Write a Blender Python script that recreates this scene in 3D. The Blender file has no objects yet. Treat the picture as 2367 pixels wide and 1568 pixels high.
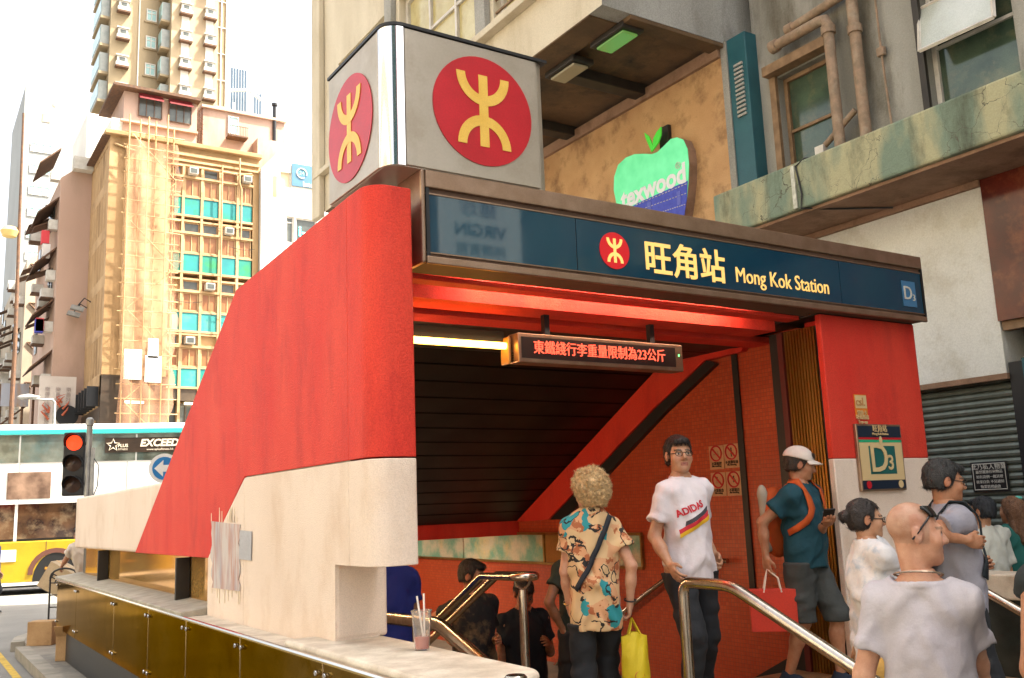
import bpy, bmesh, math, random
import numpy as np
from mathutils import Vector, Matrix
from mathutils.bvhtree import BVHTree
random.seed(7); np.random.seed(7)
R = math.radians
SC = bpy.context.scene
COL = SC.collection

# ------------------------------------------------------------------ camera
# calibrated from the photograph's vanishing points: +X runs along the station sign, +Y along the red side wall
CAM = Vector((0.0, 0.0, 1.75))
RIGHT = Vector((0.84245697, -0.53738677, -0.03849314))
UP = Vector((-0.06226803, -0.16808716, 0.98380354))
BACK = Vector((-0.5351532, -0.82641525, -0.17506821))
cam_d = bpy.data.cameras.new('camera'); cam = bpy.data.objects.new('camera', cam_d); COL.objects.link(cam)
cam.matrix_world = Matrix(((RIGHT.x, UP.x, BACK.x, CAM.x), (RIGHT.y, UP.y, BACK.y, CAM.y),
                           (RIGHT.z, UP.z, BACK.z, CAM.z), (0, 0, 0, 1)))
cam_d.sensor_width = 36; cam_d.lens = 33.2; cam_d.clip_end = 3000; cam_d.clip_start = 0.05
SC.camera = cam
FPX = 2182.96
def ray(px, py):
    a = ((px-1183.5)/FPX, -(py-784)/FPX)
    return RIGHT*a[0] + UP*a[1] - BACK
def at(px, py, depth):                       # photo pixel (2367 wide) + distance along the view axis -> point
    return CAM + ray(px, py)*depth
def onx(px, py, x): r = ray(px, py); return CAM + r*((x-CAM.x)/r.x)
def ony(px, py, y): r = ray(px, py); return CAM + r*((y-CAM.y)/r.y)
def onz(px, py, z): r = ray(px, py); return CAM + r*((z-CAM.z)/r.z)

# ------------------------------------------------------------------ world, sun, exposure
SUN_TO = Vector((0.84, -0.54, 0)).normalized(); SUN_EL = R(57)
sun_vec = Vector((SUN_TO.x*math.cos(SUN_EL), SUN_TO.y*math.cos(SUN_EL), math.sin(SUN_EL)))
w = bpy.data.worlds.new('World'); SC.world = w; w.use_nodes = True
nt = w.node_tree; nt.nodes.clear()
sky = nt.nodes.new('ShaderNodeTexSky'); sky.sky_type = 'NISHITA'; sky.sun_disc = False
sky.sun_elevation = SUN_EL; sky.sun_rotation = math.atan2(SUN_TO.x, SUN_TO.y)
sky.dust_density = 7.0; sky.air_density = 1.0; sky.ozone_density = 0.6; sky.altitude = 20
hs = nt.nodes.new('ShaderNodeHueSaturation'); hs.inputs['Saturation'].default_value = 0.42
bg = nt.nodes.new('ShaderNodeBackground'); bg.inputs[1].default_value = 0.15
out = nt.nodes.new('ShaderNodeOutputWorld')
nt.links.new(sky.outputs[0], hs.inputs['Color']); tint = nt.nodes.new('ShaderNodeMix'); tint.data_type = 'RGBA'; tint.blend_type = 'MULTIPLY'; tint.inputs[0].default_value = 1; tint.inputs[7].default_value = (1, .985, .95, 1)
nt.links.new(hs.outputs[0], tint.inputs[6]); nt.links.new(tint.outputs[2], bg.inputs[0]); nt.links.new(bg.outputs[0], out.inputs[0])
sl = bpy.data.lights.new('sun', 'SUN'); sl.energy = 5.0; sl.angle = R(0.6); sl.color = (1, .93, .80)
so = bpy.data.objects.new('sun', sl); COL.objects.link(so)
so.rotation_euler = sun_vec.to_track_quat('Z', 'Y').to_euler(); so.location = (0, 0, 40)
vs = SC.view_settings; vs.view_transform = 'Standard'; vs.look = 'None'; vs.gamma = 1.0; vs.exposure = 2.05
SC.cycles.max_bounces = 8; SC.cycles.use_denoising = True

# ------------------------------------------------------------------ materials
MATS = {}
def _n(nt, t, **kw):
    n = nt.nodes.new(t)
    for k, v in kw.items(): setattr(n, k, v)
    return n
def hexc(h):                                  # sRGB hex -> linear
    h = h.lstrip('#'); c = [int(h[i:i+2], 16)/255 for i in (0, 2, 4)]
    return tuple(x/12.92 if x <= .04045 else ((x+.055)/1.055)**2.4 for x in c)
def mat(name, c1, c2=None, rough=.6, metal=0., scale=6., bump=0., bscale=60., streak=0., emit=None, estr=0.,
        detail=6., spec=.5, stain=None, stain_amt=0., stain_scale=2., trans=0., alpha=1., coat=0., fac=(.35, .65), vcol=False, ior=1.45, rvar=0., grit=.13, gscale=None):
    """procedural surface: two tones mixed by noise (streak>0 stretches it vertically), an optional stain layer, bump and roughness wear"""
    if name in MATS: return MATS[name]
    m = bpy.data.materials.new(name); m.use_nodes = True; nt = m.node_tree; b = nt.nodes['Principled BSDF']
    L = nt.links.new
    b.inputs['Roughness'].default_value = rough; b.inputs['Metallic'].default_value = metal
    b.inputs['Specular IOR Level'].default_value = spec; b.inputs['IOR'].default_value = ior
    if metal >= .5: b.inputs['Specular Tint'].default_value = (*tuple(min(1, v*1.25) for v in c1), 1)   # coloured metals keep their hue at grazing angles
    if trans: b.inputs['Transmission Weight'].default_value = trans
    if alpha < 1: b.inputs['Alpha'].default_value = alpha
    if coat: b.inputs['Coat Weight'].default_value = coat; b.inputs['Coat Roughness'].default_value = .08
    tc = _n(nt, 'ShaderNodeTexCoord'); mp = _n(nt, 'ShaderNodeMapping'); L(tc.outputs['Object'], mp.inputs[0])
    if streak: mp.inputs['Scale'].default_value = (1, 1, 1/(1+streak))
    col = None
    if vcol:
        at_ = _n(nt, 'ShaderNodeVertexColor', layer_name='Col'); col = at_.outputs[0]
    if c2 is not None or vcol:
        nz = _n(nt, 'ShaderNodeTexNoise'); nz.inputs['Scale'].default_value = scale; nz.inputs['Detail'].default_value = detail
        L(mp.outputs[0], nz.inputs['Vector'])
        mr = _n(nt, 'ShaderNodeMapRange'); mr.inputs[1].default_value, mr.inputs[2].default_value = fac
        L(nz.outputs['Fac'], mr.inputs[0])
        mx = _n(nt, 'ShaderNodeMix', data_type='RGBA')
        L(mr.outputs[0], mx.inputs[0])
        if vcol:
            mx.blend_type = 'MULTIPLY'; L(col, mx.inputs[6]); mx.inputs[7].default_value = (*(c2 or (.8, .8, .8)), 1)
        else:
            mx.inputs[6].default_value = (*c1, 1); mx.inputs[7].default_value = (*c2, 1)
        col = mx.outputs[2]
        if rvar:
            rr = _n(nt, 'ShaderNodeMapRange'); rr.inputs[3].default_value = max(.02, rough-rvar); rr.inputs[4].default_value = min(1, rough+rvar)
            L(nz.outputs['Fac'], rr.inputs[0]); L(rr.outputs[0], b.inputs['Roughness'])
    if stain is not None:
        n2 = _n(nt, 'ShaderNodeTexNoise'); n2.inputs['Scale'].default_value = stain_scale; n2.inputs['Detail'].default_value = 9; n2.inputs['Roughness'].default_value = .68
        L(mp.outputs[0], n2.inputs['Vector'])
        m2 = _n(nt, 'ShaderNodeMapRange'); m2.inputs[1].default_value = .5; m2.inputs[2].default_value = .68; m2.inputs[4].default_value = stain_amt
        L(n2.outputs['Fac'], m2.inputs[0])
        x2 = _n(nt, 'ShaderNodeMix', data_type='RGBA'); L(m2.outputs[0], x2.inputs[0])
        if col is None: x2.inputs[6].default_value = (*c1, 1)
        else: L(col, x2.inputs[6])
        x2.inputs[7].default_value = (*stain, 1); col = x2.outputs[2]
    if grit and (c2 is not None) and not trans and emit is None:      # fine speckle of dust and wear
        ng = _n(nt, 'ShaderNodeTexNoise'); ng.inputs['Scale'].default_value = gscale or max(70., scale*16); ng.inputs['Detail'].default_value = 4; ng.inputs['Roughness'].default_value = .75
        L(tc.outputs['Object'], ng.inputs['Vector'])
        gm = _n(nt, 'ShaderNodeMapRange'); gm.inputs[1].default_value = .36; gm.inputs[2].default_value = .60; gm.inputs[3].default_value = 1-grit; gm.inputs[4].default_value = 1+grit*.25
        L(ng.outputs['Fac'], gm.inputs[0]); cb_ = _n(nt, 'ShaderNodeCombineColor')
        for i in range(3): L(gm.outputs[0], cb_.inputs[i])
        gx = _n(nt, 'ShaderNodeMix', data_type='RGBA'); gx.blend_type = 'MULTIPLY'; gx.inputs[0].default_value = 1; L(col, gx.inputs[6]); L(cb_.outputs[0], gx.inputs[7]); col = gx.outputs[2]
    if col is None: b.inputs['Base Color'].default_value = (*c1, 1)
    else: L(col, b.inputs['Base Color'])
    if bump:
        nb = _n(nt, 'ShaderNodeTexNoise'); nb.inputs['Scale'].default_value = bscale; nb.inputs['Detail'].default_value = 3
        L(tc.outputs['Object'], nb.inputs['Vector'])
        bp = _n(nt, 'ShaderNodeBump'); bp.inputs['Strength'].default_value = min(1., bump); bp.inputs['Distance'].default_value = .01
        L(nb.outputs['Fac'], bp.inputs['Height']); L(bp.outputs[0], b.inputs['Normal'])
    if emit is not None:
        b.inputs['Emission Color'].default_value = (*emit, 1); b.inputs['Emission Strength'].default_value = estr
    MATS[name] = m
    return m

# ------------------------------------------------------------------ mesh builder
OFF = {}                                      # world offset of each object whose vertices were given in world space
class MB:
    def __init__(s): s.v = []; s.f = []; s.sm = False
    def add(s, vs, fs):
        o = len(s.v); s.v += [tuple(v) for v in vs]; s.f += [tuple(i+o for i in f) for f in fs]; return s
    def box(s, a, b):
        x0, y0, z0 = a; x1, y1, z1 = b
        if x0 > x1: x0, x1 = x1, x0
        if y0 > y1: y0, y1 = y1, y0
        if z0 > z1: z0, z1 = z1, z0
        return s.add([(x0,y0,z0),(x1,y0,z0),(x1,y1,z0),(x0,y1,z0),(x0,y0,z1),(x1,y0,z1),(x1,y1,z1),(x0,y1,z1)],
                     [(0,3,2,1),(4,5,6,7),(0,1,5,4),(1,2,6,5),(2,3,7,6),(3,0,4,7)])
    def obox(s, c, ax, ay, az):               # oriented box: centre and three half-axes
        c, ax, ay, az = Vector(c), Vector(ax), Vector(ay), Vector(az)
        vs = [c+ax*i+ay*j+az*k for k in (-1, 1) for i, j in ((-1,-1),(1,-1),(1,1),(-1,1))]
        return s.add(vs, [(0,3,2,1),(4,5,6,7),(0,1,5,4),(1,2,6,5),(2,3,7,6),(3,0,4,7)])
    def prism(s, poly, vec):                  # closed polygon (3-D points) swept along vec
        n = len(poly); P = [Vector(p) for p in poly]; vec = Vector(vec)
        nrm = sum((P[i].cross(P[(i+1) % n]) for i in range(n)), Vector())
        if nrm.dot(vec) < 0: P.reverse()
        vs = P + [p+vec for p in P]
        fs = [tuple(reversed(range(n))), tuple(range(n, 2*n))] + [(i, (i+1) % n, n+(i+1) % n, n+i) for i in range(n)]
        return s.add(vs, fs)
    def tube(s, path, r, seg=8, caps=True, closed=False):
        P = [Vector(p) for p in path]; n = len(P); rs = r if isinstance(r, (list, tuple)) else [r]*n
        rings = []; pu = None
        for i in range(n):
            if closed: t = (P[(i+1) % n]-P[i-1]).normalized()
            else: t = (P[min(i+1, n-1)]-P[max(i-1, 0)]).normalized()
            u = pu - t*pu.dot(t) if pu is not None else None
            if u is None or u.length < 1e-4:
                u = Vector((0, 0, 1)).cross(t)
                if u.length < 1e-3: u = Vector((1, 0, 0)).cross(t)
            u.normalize(); pu = u; v = t.cross(u)
            k = 1.0
            if 0 < i < n-1 and not closed:
                c = (P[i]-P[i-1]).normalized().dot((P[i+1]-P[i]).normalized()); k = 1/max(.6, math.sqrt((1+max(-.9, c))/2))
            rings.append([P[i]+(u*math.cos(a)+v*math.sin(a))*rs[i] for a in (2*math.pi*j/seg for j in range(seg))])
        o = [p for rg in rings for p in rg]; fs = []
        for i in range(n if closed else n-1):
            i2 = (i+1) % n
            for j in range(seg): fs.append((i*seg+j, i*seg+(j+1) % seg, i2*seg+(j+1) % seg, i2*seg+j))
        if caps and not closed: fs += [tuple(reversed(range(seg))), tuple((n-1)*seg+j for j in range(seg))]
        return s.add(o, fs)
    def lathe(s, prof, c=(0,0,0), seg=20, axis='Z'):
        vs = []; fs = []; c = Vector(c); n = len(prof)
        for i in range(seg):
            a = 2*math.pi*i/seg; ca, sa = math.cos(a), math.sin(a)
            for r, h in prof:
                p = {'Z': (r*ca, r*sa, h), 'X': (h, r*ca, r*sa), 'Y': (r*sa, h, r*ca)}[axis]
                vs.append(c+Vector(p))
        for i in range(seg):
            for j in range(n-1): a, b = i*n+j, ((i+1) % seg)*n+j; fs.append((a, b, b+1, a+1))
        return s.add(vs, fs)
    def quad(s, *p): return s.add(p, [tuple(range(len(p)))])
    def grid(s, P):                           # 2-D list of points
        h, w_ = len(P), len(P[0])
        return s.add([p for r in P for p in r], [(i*w_+j, i*w_+j+1, (i+1)*w_+j+1, (i+1)*w_+j) for i in range(h-1) for j in range(w_-1)])
    def build(s, name, m, parent=None, world=True, smooth=None, bevel=0., seg=2, loc=None):
        me = bpy.data.meshes.new(name); off = Vector(loc) if loc else (OFF.get(parent.name, Vector()) if (parent and world) else Vector())
        me.from_pydata([Vector(v)-off for v in s.v], [], s.f); me.update()
        o = bpy.data.objects.new(name, me); COL.objects.link(o)
        if loc: o.location = off
        if m: me.materials.append(m)
        if parent: o.parent = parent
        OFF[o.name] = off if world else Vector()
        if s.sm or smooth:
            bm = bmesh.new(); bm.from_mesh(me); bmesh.ops.remove_doubles(bm, verts=bm.verts, dist=1e-5)
            for e in bm.edges:
                if len(e.link_faces) == 2 and e.calc_face_angle(0) > (smooth if isinstance(smooth, float) else .7): e.smooth = False
            for f in bm.faces: f.smooth = True
            bm.to_mesh(me); bm.free()
        if bevel:
            md = o.modifiers.new('bevel', 'BEVEL'); md.width = bevel; md.segments = seg; md.limit_method = 'ANGLE'; md.angle_limit = R(40)
        return o
def thing(name, label, cat, loc=(0, 0, 0), rz=0., group=None, kind=None):
    o = bpy.data.objects.new(name, None); COL.objects.link(o); o.location = loc; o.rotation_euler = (0, 0, rz); o.empty_display_size = .1
    OFF[o.name] = Vector(loc)
    return tag(o, label, cat, group, kind)
def tag(o, label=None, cat=None, group=None, kind=None):
    if label: o['label'] = label
    if cat: o['category'] = cat
    if group: o['group'] = group
    if kind: o['kind'] = kind
    return o
def dup(root, loc, rz=None, label=None, scale=None):
    r = root.copy(); COL.objects.link(r); r.location = loc
    if rz is not None: r.rotation_euler = (0, 0, rz)
    if label: r['label'] = label
    if scale: r.scale = scale
    def rec(src, dst):
        for ch in src.children:
            c = ch.copy(); COL.objects.link(c); c.parent = dst; rec(ch, c)
    rec(root, r); return r
def copy_part(o, loc):                        # one more alike piece that shares the mesh
    c = o.copy(); COL.objects.link(c); c.location = loc; return c

# ------------------------------------------------------------------ lettering
def text_mesh(txt, size=1., ext=0., off=0., align='CENTER', shear=0., sx=1., space=1.):
    cu = bpy.data.curves.new('lettering', 'FONT'); cu.body = txt; cu.size = size; cu.extrude = ext; cu.offset = off
    cu.align_x = align; cu.align_y = 'CENTER'; cu.shear = shear; cu.resolution_u = 3; cu.space_character = space
    o = bpy.data.objects.new('lettering', cu); COL.objects.link(o)
    dg = bpy.context.evaluated_depsgraph_get(); ev = o.evaluated_get(dg); me = bpy.data.meshes.new_from_object(ev)
    bpy.data.objects.remove(o); bpy.data.curves.remove(cu)
    if sx != 1.:
        for v in me.vertices: v.co.x *= sx
    return me
def text_on(txt, m, parent, origin, u, v, size, name='lettering', ext=.003, world=True, **kw):
    """flat letters whose reading direction is u and whose upright is v, centred on origin"""
    me = text_mesh(txt, size, ext, **kw); u = Vector(u).normalized(); v = Vector(v).normalized(); n = u.cross(v)
    off = OFF.get(parent.name, Vector()) if (parent and world) else Vector(); og = Vector(origin)-off
    for p in me.vertices: c = p.co.copy(); p.co = og+u*c.x+v*c.y+n*c.z
    me.materials.clear(); me.materials.append(m); me.name = name
    o = bpy.data.objects.new(name, me); COL.objects.link(o)
    if parent: o.parent = parent
    OFF[o.name] = off
    return o
# ------------------------------------------------------------------ shared palette
m_red = mat('red_render_paint', (.64, .036, .024), (.70, .068, .038), rough=.62, spec=.25, scale=2.6, bump=.5, bscale=110, streak=2.2, stain=(.44, .028, .024), stain_amt=.6, stain_scale=3.4, fac=(.3, .7), gscale=140, grit=.2)
m_white = mat('white_render_paint', (.80, .67, .56), (.73, .59, .48), rough=.75, scale=1.1, bump=.4, bscale=150, stain=(.56, .38, .24), stain_amt=.42, stain_scale=2.4, streak=.8, fac=(.35, .75), gscale=160)
m_parapet = mat('parapet_stone', (.70, .62, .50), (.50, .42, .32), rough=.6, scale=7, bump=.2, bscale=80, stain=(.30, .22, .15), stain_amt=.45, stain_scale=5)
m_steel = mat('brushed_steel', (.62, .56, .48), (.50, .44, .36), rough=.22, metal=1, scale=30, streak=0, rvar=.08)
m_chrome = mat('polished_steel', (.72, .70, .68), rough=.10, metal=1)
m_bronze = mat('bronze_sign_frame', (.42, .29, .21), (.33, .22, .15), rough=.34, metal=.75, scale=9, rvar=.1)
m_panelgold = mat('bronze_steel_panel', (.40, .285, .15), (.29, .20, .10), rough=.09, metal=1, scale=1.6, rvar=.10, bump=.05, bscale=3, stain=(.16, .09, .03), stain_amt=.5, stain_scale=5)
m_white_b = mat('white_metal', (.7, .68, .62), rough=.5)
m_black = mat('black_metal', (.012, .012, .013), rough=.45)
m_dark = mat('dark_soffit', (.030, .024, .018), (.018, .014, .011), rough=.55, scale=5, bump=.1)
m_slat = mat('dark_ceiling_slat', (.010, .008, .005), (.006, .005, .004), rough=.45, scale=3, metal=.3, rvar=.12)
m_concrete_ledge = mat('grey_ledge', (.42, .38, .30), (.30, .27, .21), rough=.8, scale=8, bump=.3, bscale=90)
m_glass_dark = mat('gold_reflection_glass', (.60, .36, .12), (.42, .24, .07), rough=.06, metal=.5, scale=1.5, rvar=.04)  # gold tone stands in for the street mirrored in the panes
m_blue = mat('dark_blue_glass', (.006, .040, .075), (.008, .052, .085), rough=.04, scale=2, coat=.0, spec=.9, grit=0)
m_logored = mat('logo_red', (.52, .012, .022), (.44, .010, .018), rough=.35, scale=6)
m_logored_lit = mat('logo_red_backlit', (.50, .012, .02), rough=.3, emit=(.9, .03, .03), estr=.06)
m_logogold = mat('logo_yellow', (.80, .52, .10), (.74, .45, .07), rough=.4, scale=9)
m_litletter = mat('backlit_yellow_letters', (.72, .46, .15), rough=.4, emit=(1., .55, .14), estr=.20)
m_lightblue = mat('exit_letter_panel', (.05, .16, .30), rough=.3)
m_paleletter = mat('pale_letters', (.55, .52, .46), rough=.4)
m_signgrey = mat('warm_grey_panel', (.52, .47, .40), (.45, .40, .33), rough=.30, metal=.6, scale=3, stain=(.36, .30, .23), stain_amt=.5, stain_scale=4, rvar=.06, grit=.05)
m_stoneFloor = mat('platform_granite', (.32, .19, .10), (.22, .13, .065), rough=.45, scale=14, bump=.15, bscale=120)

def tile_mat(name, c1, c2, grout, size, rough=.3, bumpd=.003):
    """small square mosaic: a grid in object space with a recessed joint (tiles far too small to pick apart)"""
    m = bpy.data.materials.new(name); m.use_nodes = True; nt = m.node_tree; b = nt.nodes['Principled BSDF']; L = nt.links.new
    tc = _n(nt, 'ShaderNodeTexCoord'); sp = _n(nt, 'ShaderNodeSeparateXYZ'); L(tc.outputs['Object'], sp.inputs[0])
    fr = []
    for ax in ('Y', 'Z'):
        d = _n(nt, 'ShaderNodeMath', operation='DIVIDE'); L(sp.outputs[ax], d.inputs[0]); d.inputs[1].default_value = size
        f = _n(nt, 'ShaderNodeMath', operation='FRACT'); L(d.outputs[0], f.inputs[0])
        s = _n(nt, 'ShaderNodeMath', operation='SUBTRACT'); L(f.outputs[0], s.inputs[0]); s.inputs[1].default_value = .5
        a = _n(nt, 'ShaderNodeMath', operation='ABSOLUTE'); L(s.outputs[0], a.inputs[0]); fr.append((a, d))
    mxn = _n(nt, 'ShaderNodeMath', operation='MAXIMUM'); L(fr[0][0].outputs[0], mxn.inputs[0]); L(fr[1][0].outputs[0], mxn.inputs[1])
    mr = _n(nt, 'ShaderNodeMapRange'); mr.inputs[1].default_value = .41; mr.inputs[2].default_value = .47; L(mxn.outputs[0], mr.inputs[0])
    sn = _n(nt, 'ShaderNodeVectorMath', operation='SNAP'); L(tc.outputs['Object'], sn.inputs[0]); sn.inputs[1].default_value = (10, size, size)
    wn = _n(nt, 'ShaderNodeTexWhiteNoise'); L(sn.outputs[0], wn.inputs['Vector'])
    nz = _n(nt, 'ShaderNodeTexNoise'); nz.inputs['Scale'].default_value = 1.3; L(tc.outputs['Object'], nz.inputs[0])
    av = _n(nt, 'ShaderNodeMath', operation='MULTIPLY'); L(wn.outputs['Value'], av.inputs[0]); L(nz.outputs['Fac'], av.inputs[1])
    av.use_clamp = True
    mx = _n(nt, 'ShaderNodeMix', data_type='RGBA'); L(av.outputs[0], mx.inputs[0]); mx.inputs[6].default_value = (*c1, 1); mx.inputs[7].default_value = (*c2, 1)
    m2 = _n(nt, 'ShaderNodeMix', data_type='RGBA'); L(mr.outputs[0], m2.inputs[0]); L(mx.outputs[2], m2.inputs[6]); m2.inputs[7].default_value = (*grout, 1)
    L(m2.outputs[2], b.inputs['Base Color']); b.inputs['Roughness'].default_value = rough
    sub = _n(nt, 'ShaderNodeMath', operation='MULTIPLY_ADD'); L(mr.outputs[0], sub.inputs[0]); sub.inputs[1].default_value = -1
    tw = _n(nt, 'ShaderNodeMath', operation='MULTIPLY'); L(wn.outputs['Value'], tw.inputs[0]); tw.inputs[1].default_value = .35; L(tw.outputs[0], sub.inputs[2])
    bp = _n(nt, 'ShaderNodeBump'); bp.inputs['Distance'].default_value = bumpd; bp.inputs['Strength'].default_value = .7
    L(sub.outputs[0], bp.inputs['Height']); L(bp.outputs[0], b.inputs['Normal'])
    return m
m_tile = tile_mat('red_mosaic_tile', (.42, .055, .016), (.60, .12, .038), (.26, .045, .02), .032, rough=.33, bumpd=.002)

def facade(mb, o, u, v, n, W, H, holes, depth):
    """sheet W x H with rectangular openings (u0,v0,u1,v1) and their reveals going inwards"""
    o, u, v, n = Vector(o), Vector(u), Vector(v), Vector(n)
    us = sorted({0., W} | {c for h in holes for c in (h[0], h[2]) if 0 < c < W}); vv = sorted({0., H} | {c for h in holes for c in (h[1], h[3]) if 0 < c < H})
    flip = u.cross(v).dot(n) < 0
    def q(*p): mb.quad(*(reversed(p) if flip else p))
    for i in range(len(us)-1):
        for j in range(len(vv)-1):
            cu, cv = (us[i]+us[i+1])/2, (vv[j]+vv[j+1])/2
            if any(h[0] < cu < h[2] and h[1] < cv < h[3] for h in holes): continue
            q(o+u*us[i]+v*vv[j], o+u*us[i+1]+v*vv[j], o+u*us[i+1]+v*vv[j+1], o+u*us[i]+v*vv[j+1])
    for a, b, c, d in holes:
        a, c = max(0, a), min(W, c); b, d = max(0, b), min(H, d)
        p = [o+u*a+v*b, o+u*c+v*b, o+u*c+v*d, o+u*a+v*d]; k = [x-n*depth for x in p]
        for i in range(4): q(p[(i+1) % 4], p[i], k[i], k[(i+1) % 4])
    return mb
MC = {}
def inst(name, mesh, parent, o, u, v):        # a piece that shares mesh data; its local X,Z lie along u,v and -Y faces out
    ob = bpy.data.objects.new(name, mesh); COL.objects.link(ob); u, v = Vector(u), Vector(v); y = v.cross(u)
    off = OFF.get(parent.name, Vector()) if parent else Vector(); og = Vector(o)-off
    ob.parent = parent
    ob.matrix_basis = Matrix(((u.x, y.x, v.x, og.x), (u.y, y.y, v.y, og.y), (u.z, y.z, v.z, og.z), (0, 0, 0, 1)))
    return ob
def mesh_of(mb, m, name, smooth=False):
    me = bpy.data.meshes.new(name); me.from_pydata(mb.v, [], mb.f); me.materials.append(m)
    if smooth:
        for p in me.polygons: p.use_smooth = True
    me.update(); return me
def window(parent, o, u, v, w_, h_, cols=2, rows=1, fr=None, gl=None, bar=.05, dep=.05, splits=None, key=''):
    """o = lower-left corner of the glass plane; a framed window with its own pane; alike windows share mesh data"""
    k = (round(w_, 2), round(h_, 2), cols, rows, fr.name, gl.name, bar, dep, key)
    if k not in MC:
        mb = MB()
        mb.box((0, -dep, 0), (bar, 0, h_)); mb.box((w_-bar, -dep, 0), (w_, 0, h_)); mb.box((bar, -dep, 0), (w_-bar, 0, bar)); mb.box((bar, -dep, h_-bar), (w_-bar, 0, h_))
        for i in range(1, cols): x = w_*i/cols; mb.box((x-bar*.4, -dep*.9, bar), (x+bar*.4, 0, h_-bar))
        for sp in (splits or [i/rows for i in range(1, rows)]): z = h_*sp; mb.box((bar, -dep*.8, z-bar*.35), (w_-bar, 0, z+bar*.35))
        pb = MB(); pb.quad((bar*.5, -dep*.3, bar*.5), (w_-bar*.5, -dep*.3, bar*.5), (w_-bar*.5, -dep*.3, h_-bar*.5), (bar*.5, -dep*.3, h_-bar*.5))
        MC[k] = (mesh_of(mb, fr, 'window'), mesh_of(pb, gl, 'pane'))
    a = inst('window', MC[k][0], parent, o, u, v)
    p = bpy.data.objects.new('pane', MC[k][1]); COL.objects.link(p); p.parent = a
    return a

X, Y, Z = Vector((1, 0, 0)), Vector((0, 1, 0)), Vector((0, 0, 1))

# ------------------------------------------------------------------ ground
def asphalt():
    return mat('asphalt', (.16, .152, .138), (.21, .20, .18), rough=.85, scale=.7, bump=.5, bscale=240, stain=(.13, .12, .11), stain_amt=.5, stain_scale=.5)
g = MB(); N = 24
g.quad((-900, -900, 0), (900, -900, 0), (900, 900, 0), (-900, 900, 0))
tag(g.build('road', asphalt()), kind='structure')
# pavement: a raised slab with kerb stones along its street edge
m_pave = mat('pavement_slab', (.20, .18, .15), (.27, .24, .19), rough=.8, scale=3, bump=.3, bscale=90, stain=(.09, .08, .07), stain_amt=.6, stain_scale=2)
m_kerb = mat('kerb_stone', (.30, .27, .22), (.22, .20, .16), rough=.8, scale=5, bump=.3, bscale=70)
pv = MB(); poly = [(1.62, -30, 0), (8.9, -30, 0), (8.9, 40, 0), (6.9, 40, 0), (6.9, 19.5, 0)]
for i in range(7): a = R(90*i/6); poly.append((1.62+2.2-2.2*math.sin(a), 15.6+2.2*math.cos(a)*1.0, 0))
pv.prism([(x, y, .002) for x, y, z in poly], (0, 0, .123))
pave = tag(pv.build('pavement', m_pave), kind='structure')
kb = MB(); kb.box((-.085, 0, 0), (.085, .985, .13))
km = mesh_of(kb, m_kerb, 'kerb_stone')
for i in range(40):
    y = -22+i; 
    if y > 14.6: break
    o = bpy.data.objects.new('kerb_stone', km); COL.objects.link(o); o.parent = pave; o.location = (1.53, y, .004)
for i in range(5):
    a = R(90*(i+.5)/5); o = bpy.data.objects.new('kerb_stone', km); COL.objects.link(o); o.parent = pave
    o.scale = (1, .72, 1); cx, cy, rr = 3.82, 15.6, 2.29
    o.location = (cx-rr*math.cos(a-.155)*1., cy+rr*math.sin(a-.155), .004); o.rotation_euler = (0, 0, -a)
m_yel = mat('yellow_road_paint', (.55, .36, .03), (.40, .26, .03), rough=.7, scale=9, stain=(.12, .10, .06), stain_amt=.8, stain_scale=8)
for dx in (.16, .40):
    l = MB(); P = [Vector((1.44-dx, -20, .004)), Vector((1.44-dx, 15.6, .004))]
    l.quad((1.40-dx, -20, .004), (1.49-dx, -20, .004), (1.49-dx, 20.6, .004), (1.40-dx, 20.6, .004))
    l.build('yellow_line', m_yel, None); bpy.context.view_layer.update()
    o = bpy.data.objects[-1] if False else None
for o in [o for o in bpy.data.objects if o.name.startswith('yellow_line')]: tag(o, kind='structure')
m_wpaint = mat('white_road_paint', (.62, .60, .55), (.45, .43, .38), rough=.7, scale=6, stain=(.15, .14, .12), stain_amt=.7, stain_scale=6)
for i in range(6):
    l = MB(); x = -6.5+i*1.15; l.quad((x, 19.6, .004), (x+.55, 19.6, .004), (x+.55, 23.2, .004), (x, 23.2, .004))
    tag(l.build('crossing_stripe', m_wpaint), kind='structure')

# ------------------------------------------------------------------ station entrance: walls
ST = thing('station_entrance', 'red and white painted concrete station entrance with its slanted side wall and stairwell', 'station entrance', (2.1, 4.3, .13))
xw, xi = 1.92, 2.15                          # outer and inner face of the side wall
PZ = .50                                      # level of the raised entrance platform
pfy = 4.42                                    # front of the right pillar
yf = 4.26                                     # front of the pillar
def yz(pts, x=xw): return [(x, a, b) for a, b in pts]
zt, zm = 3.42, 2.01
def rounded_plan(x0, x1, y0, y1, r, seg=7):   # outer corner rounded at (x0,y0), small at (x1,y0)
    p = [(x1, y1), (x0, y1)]
    for i in range(seg+1): a = R(180+90*i/seg); p.append((x0+r+r*math.cos(a), y0+r+r*math.sin(a)))
    for i in range(4): a = R(270+90*i/3); p.append((x1-.025+.025*math.cos(a), y0+.025+.025*math.sin(a)))
    return p
yj = 4.55
mb = MB(); pl_ = rounded_plan(xw, xi+.02, yf, yj, .12)
mb.prism([(x, y, zm+.008) for x, y in pl_], (0, 0, zt-zm-.008)); mb.sm = True
mb.build('pillar', m_red, ST, smooth=.5, bevel=.004)
mb = MB(); mb.prism([(x, y, 1.49) for x, y in pl_], (0, 0, zm-1.49)); mb.build('pillar_base', m_white, ST, smooth=.5, bevel=.004)
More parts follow.
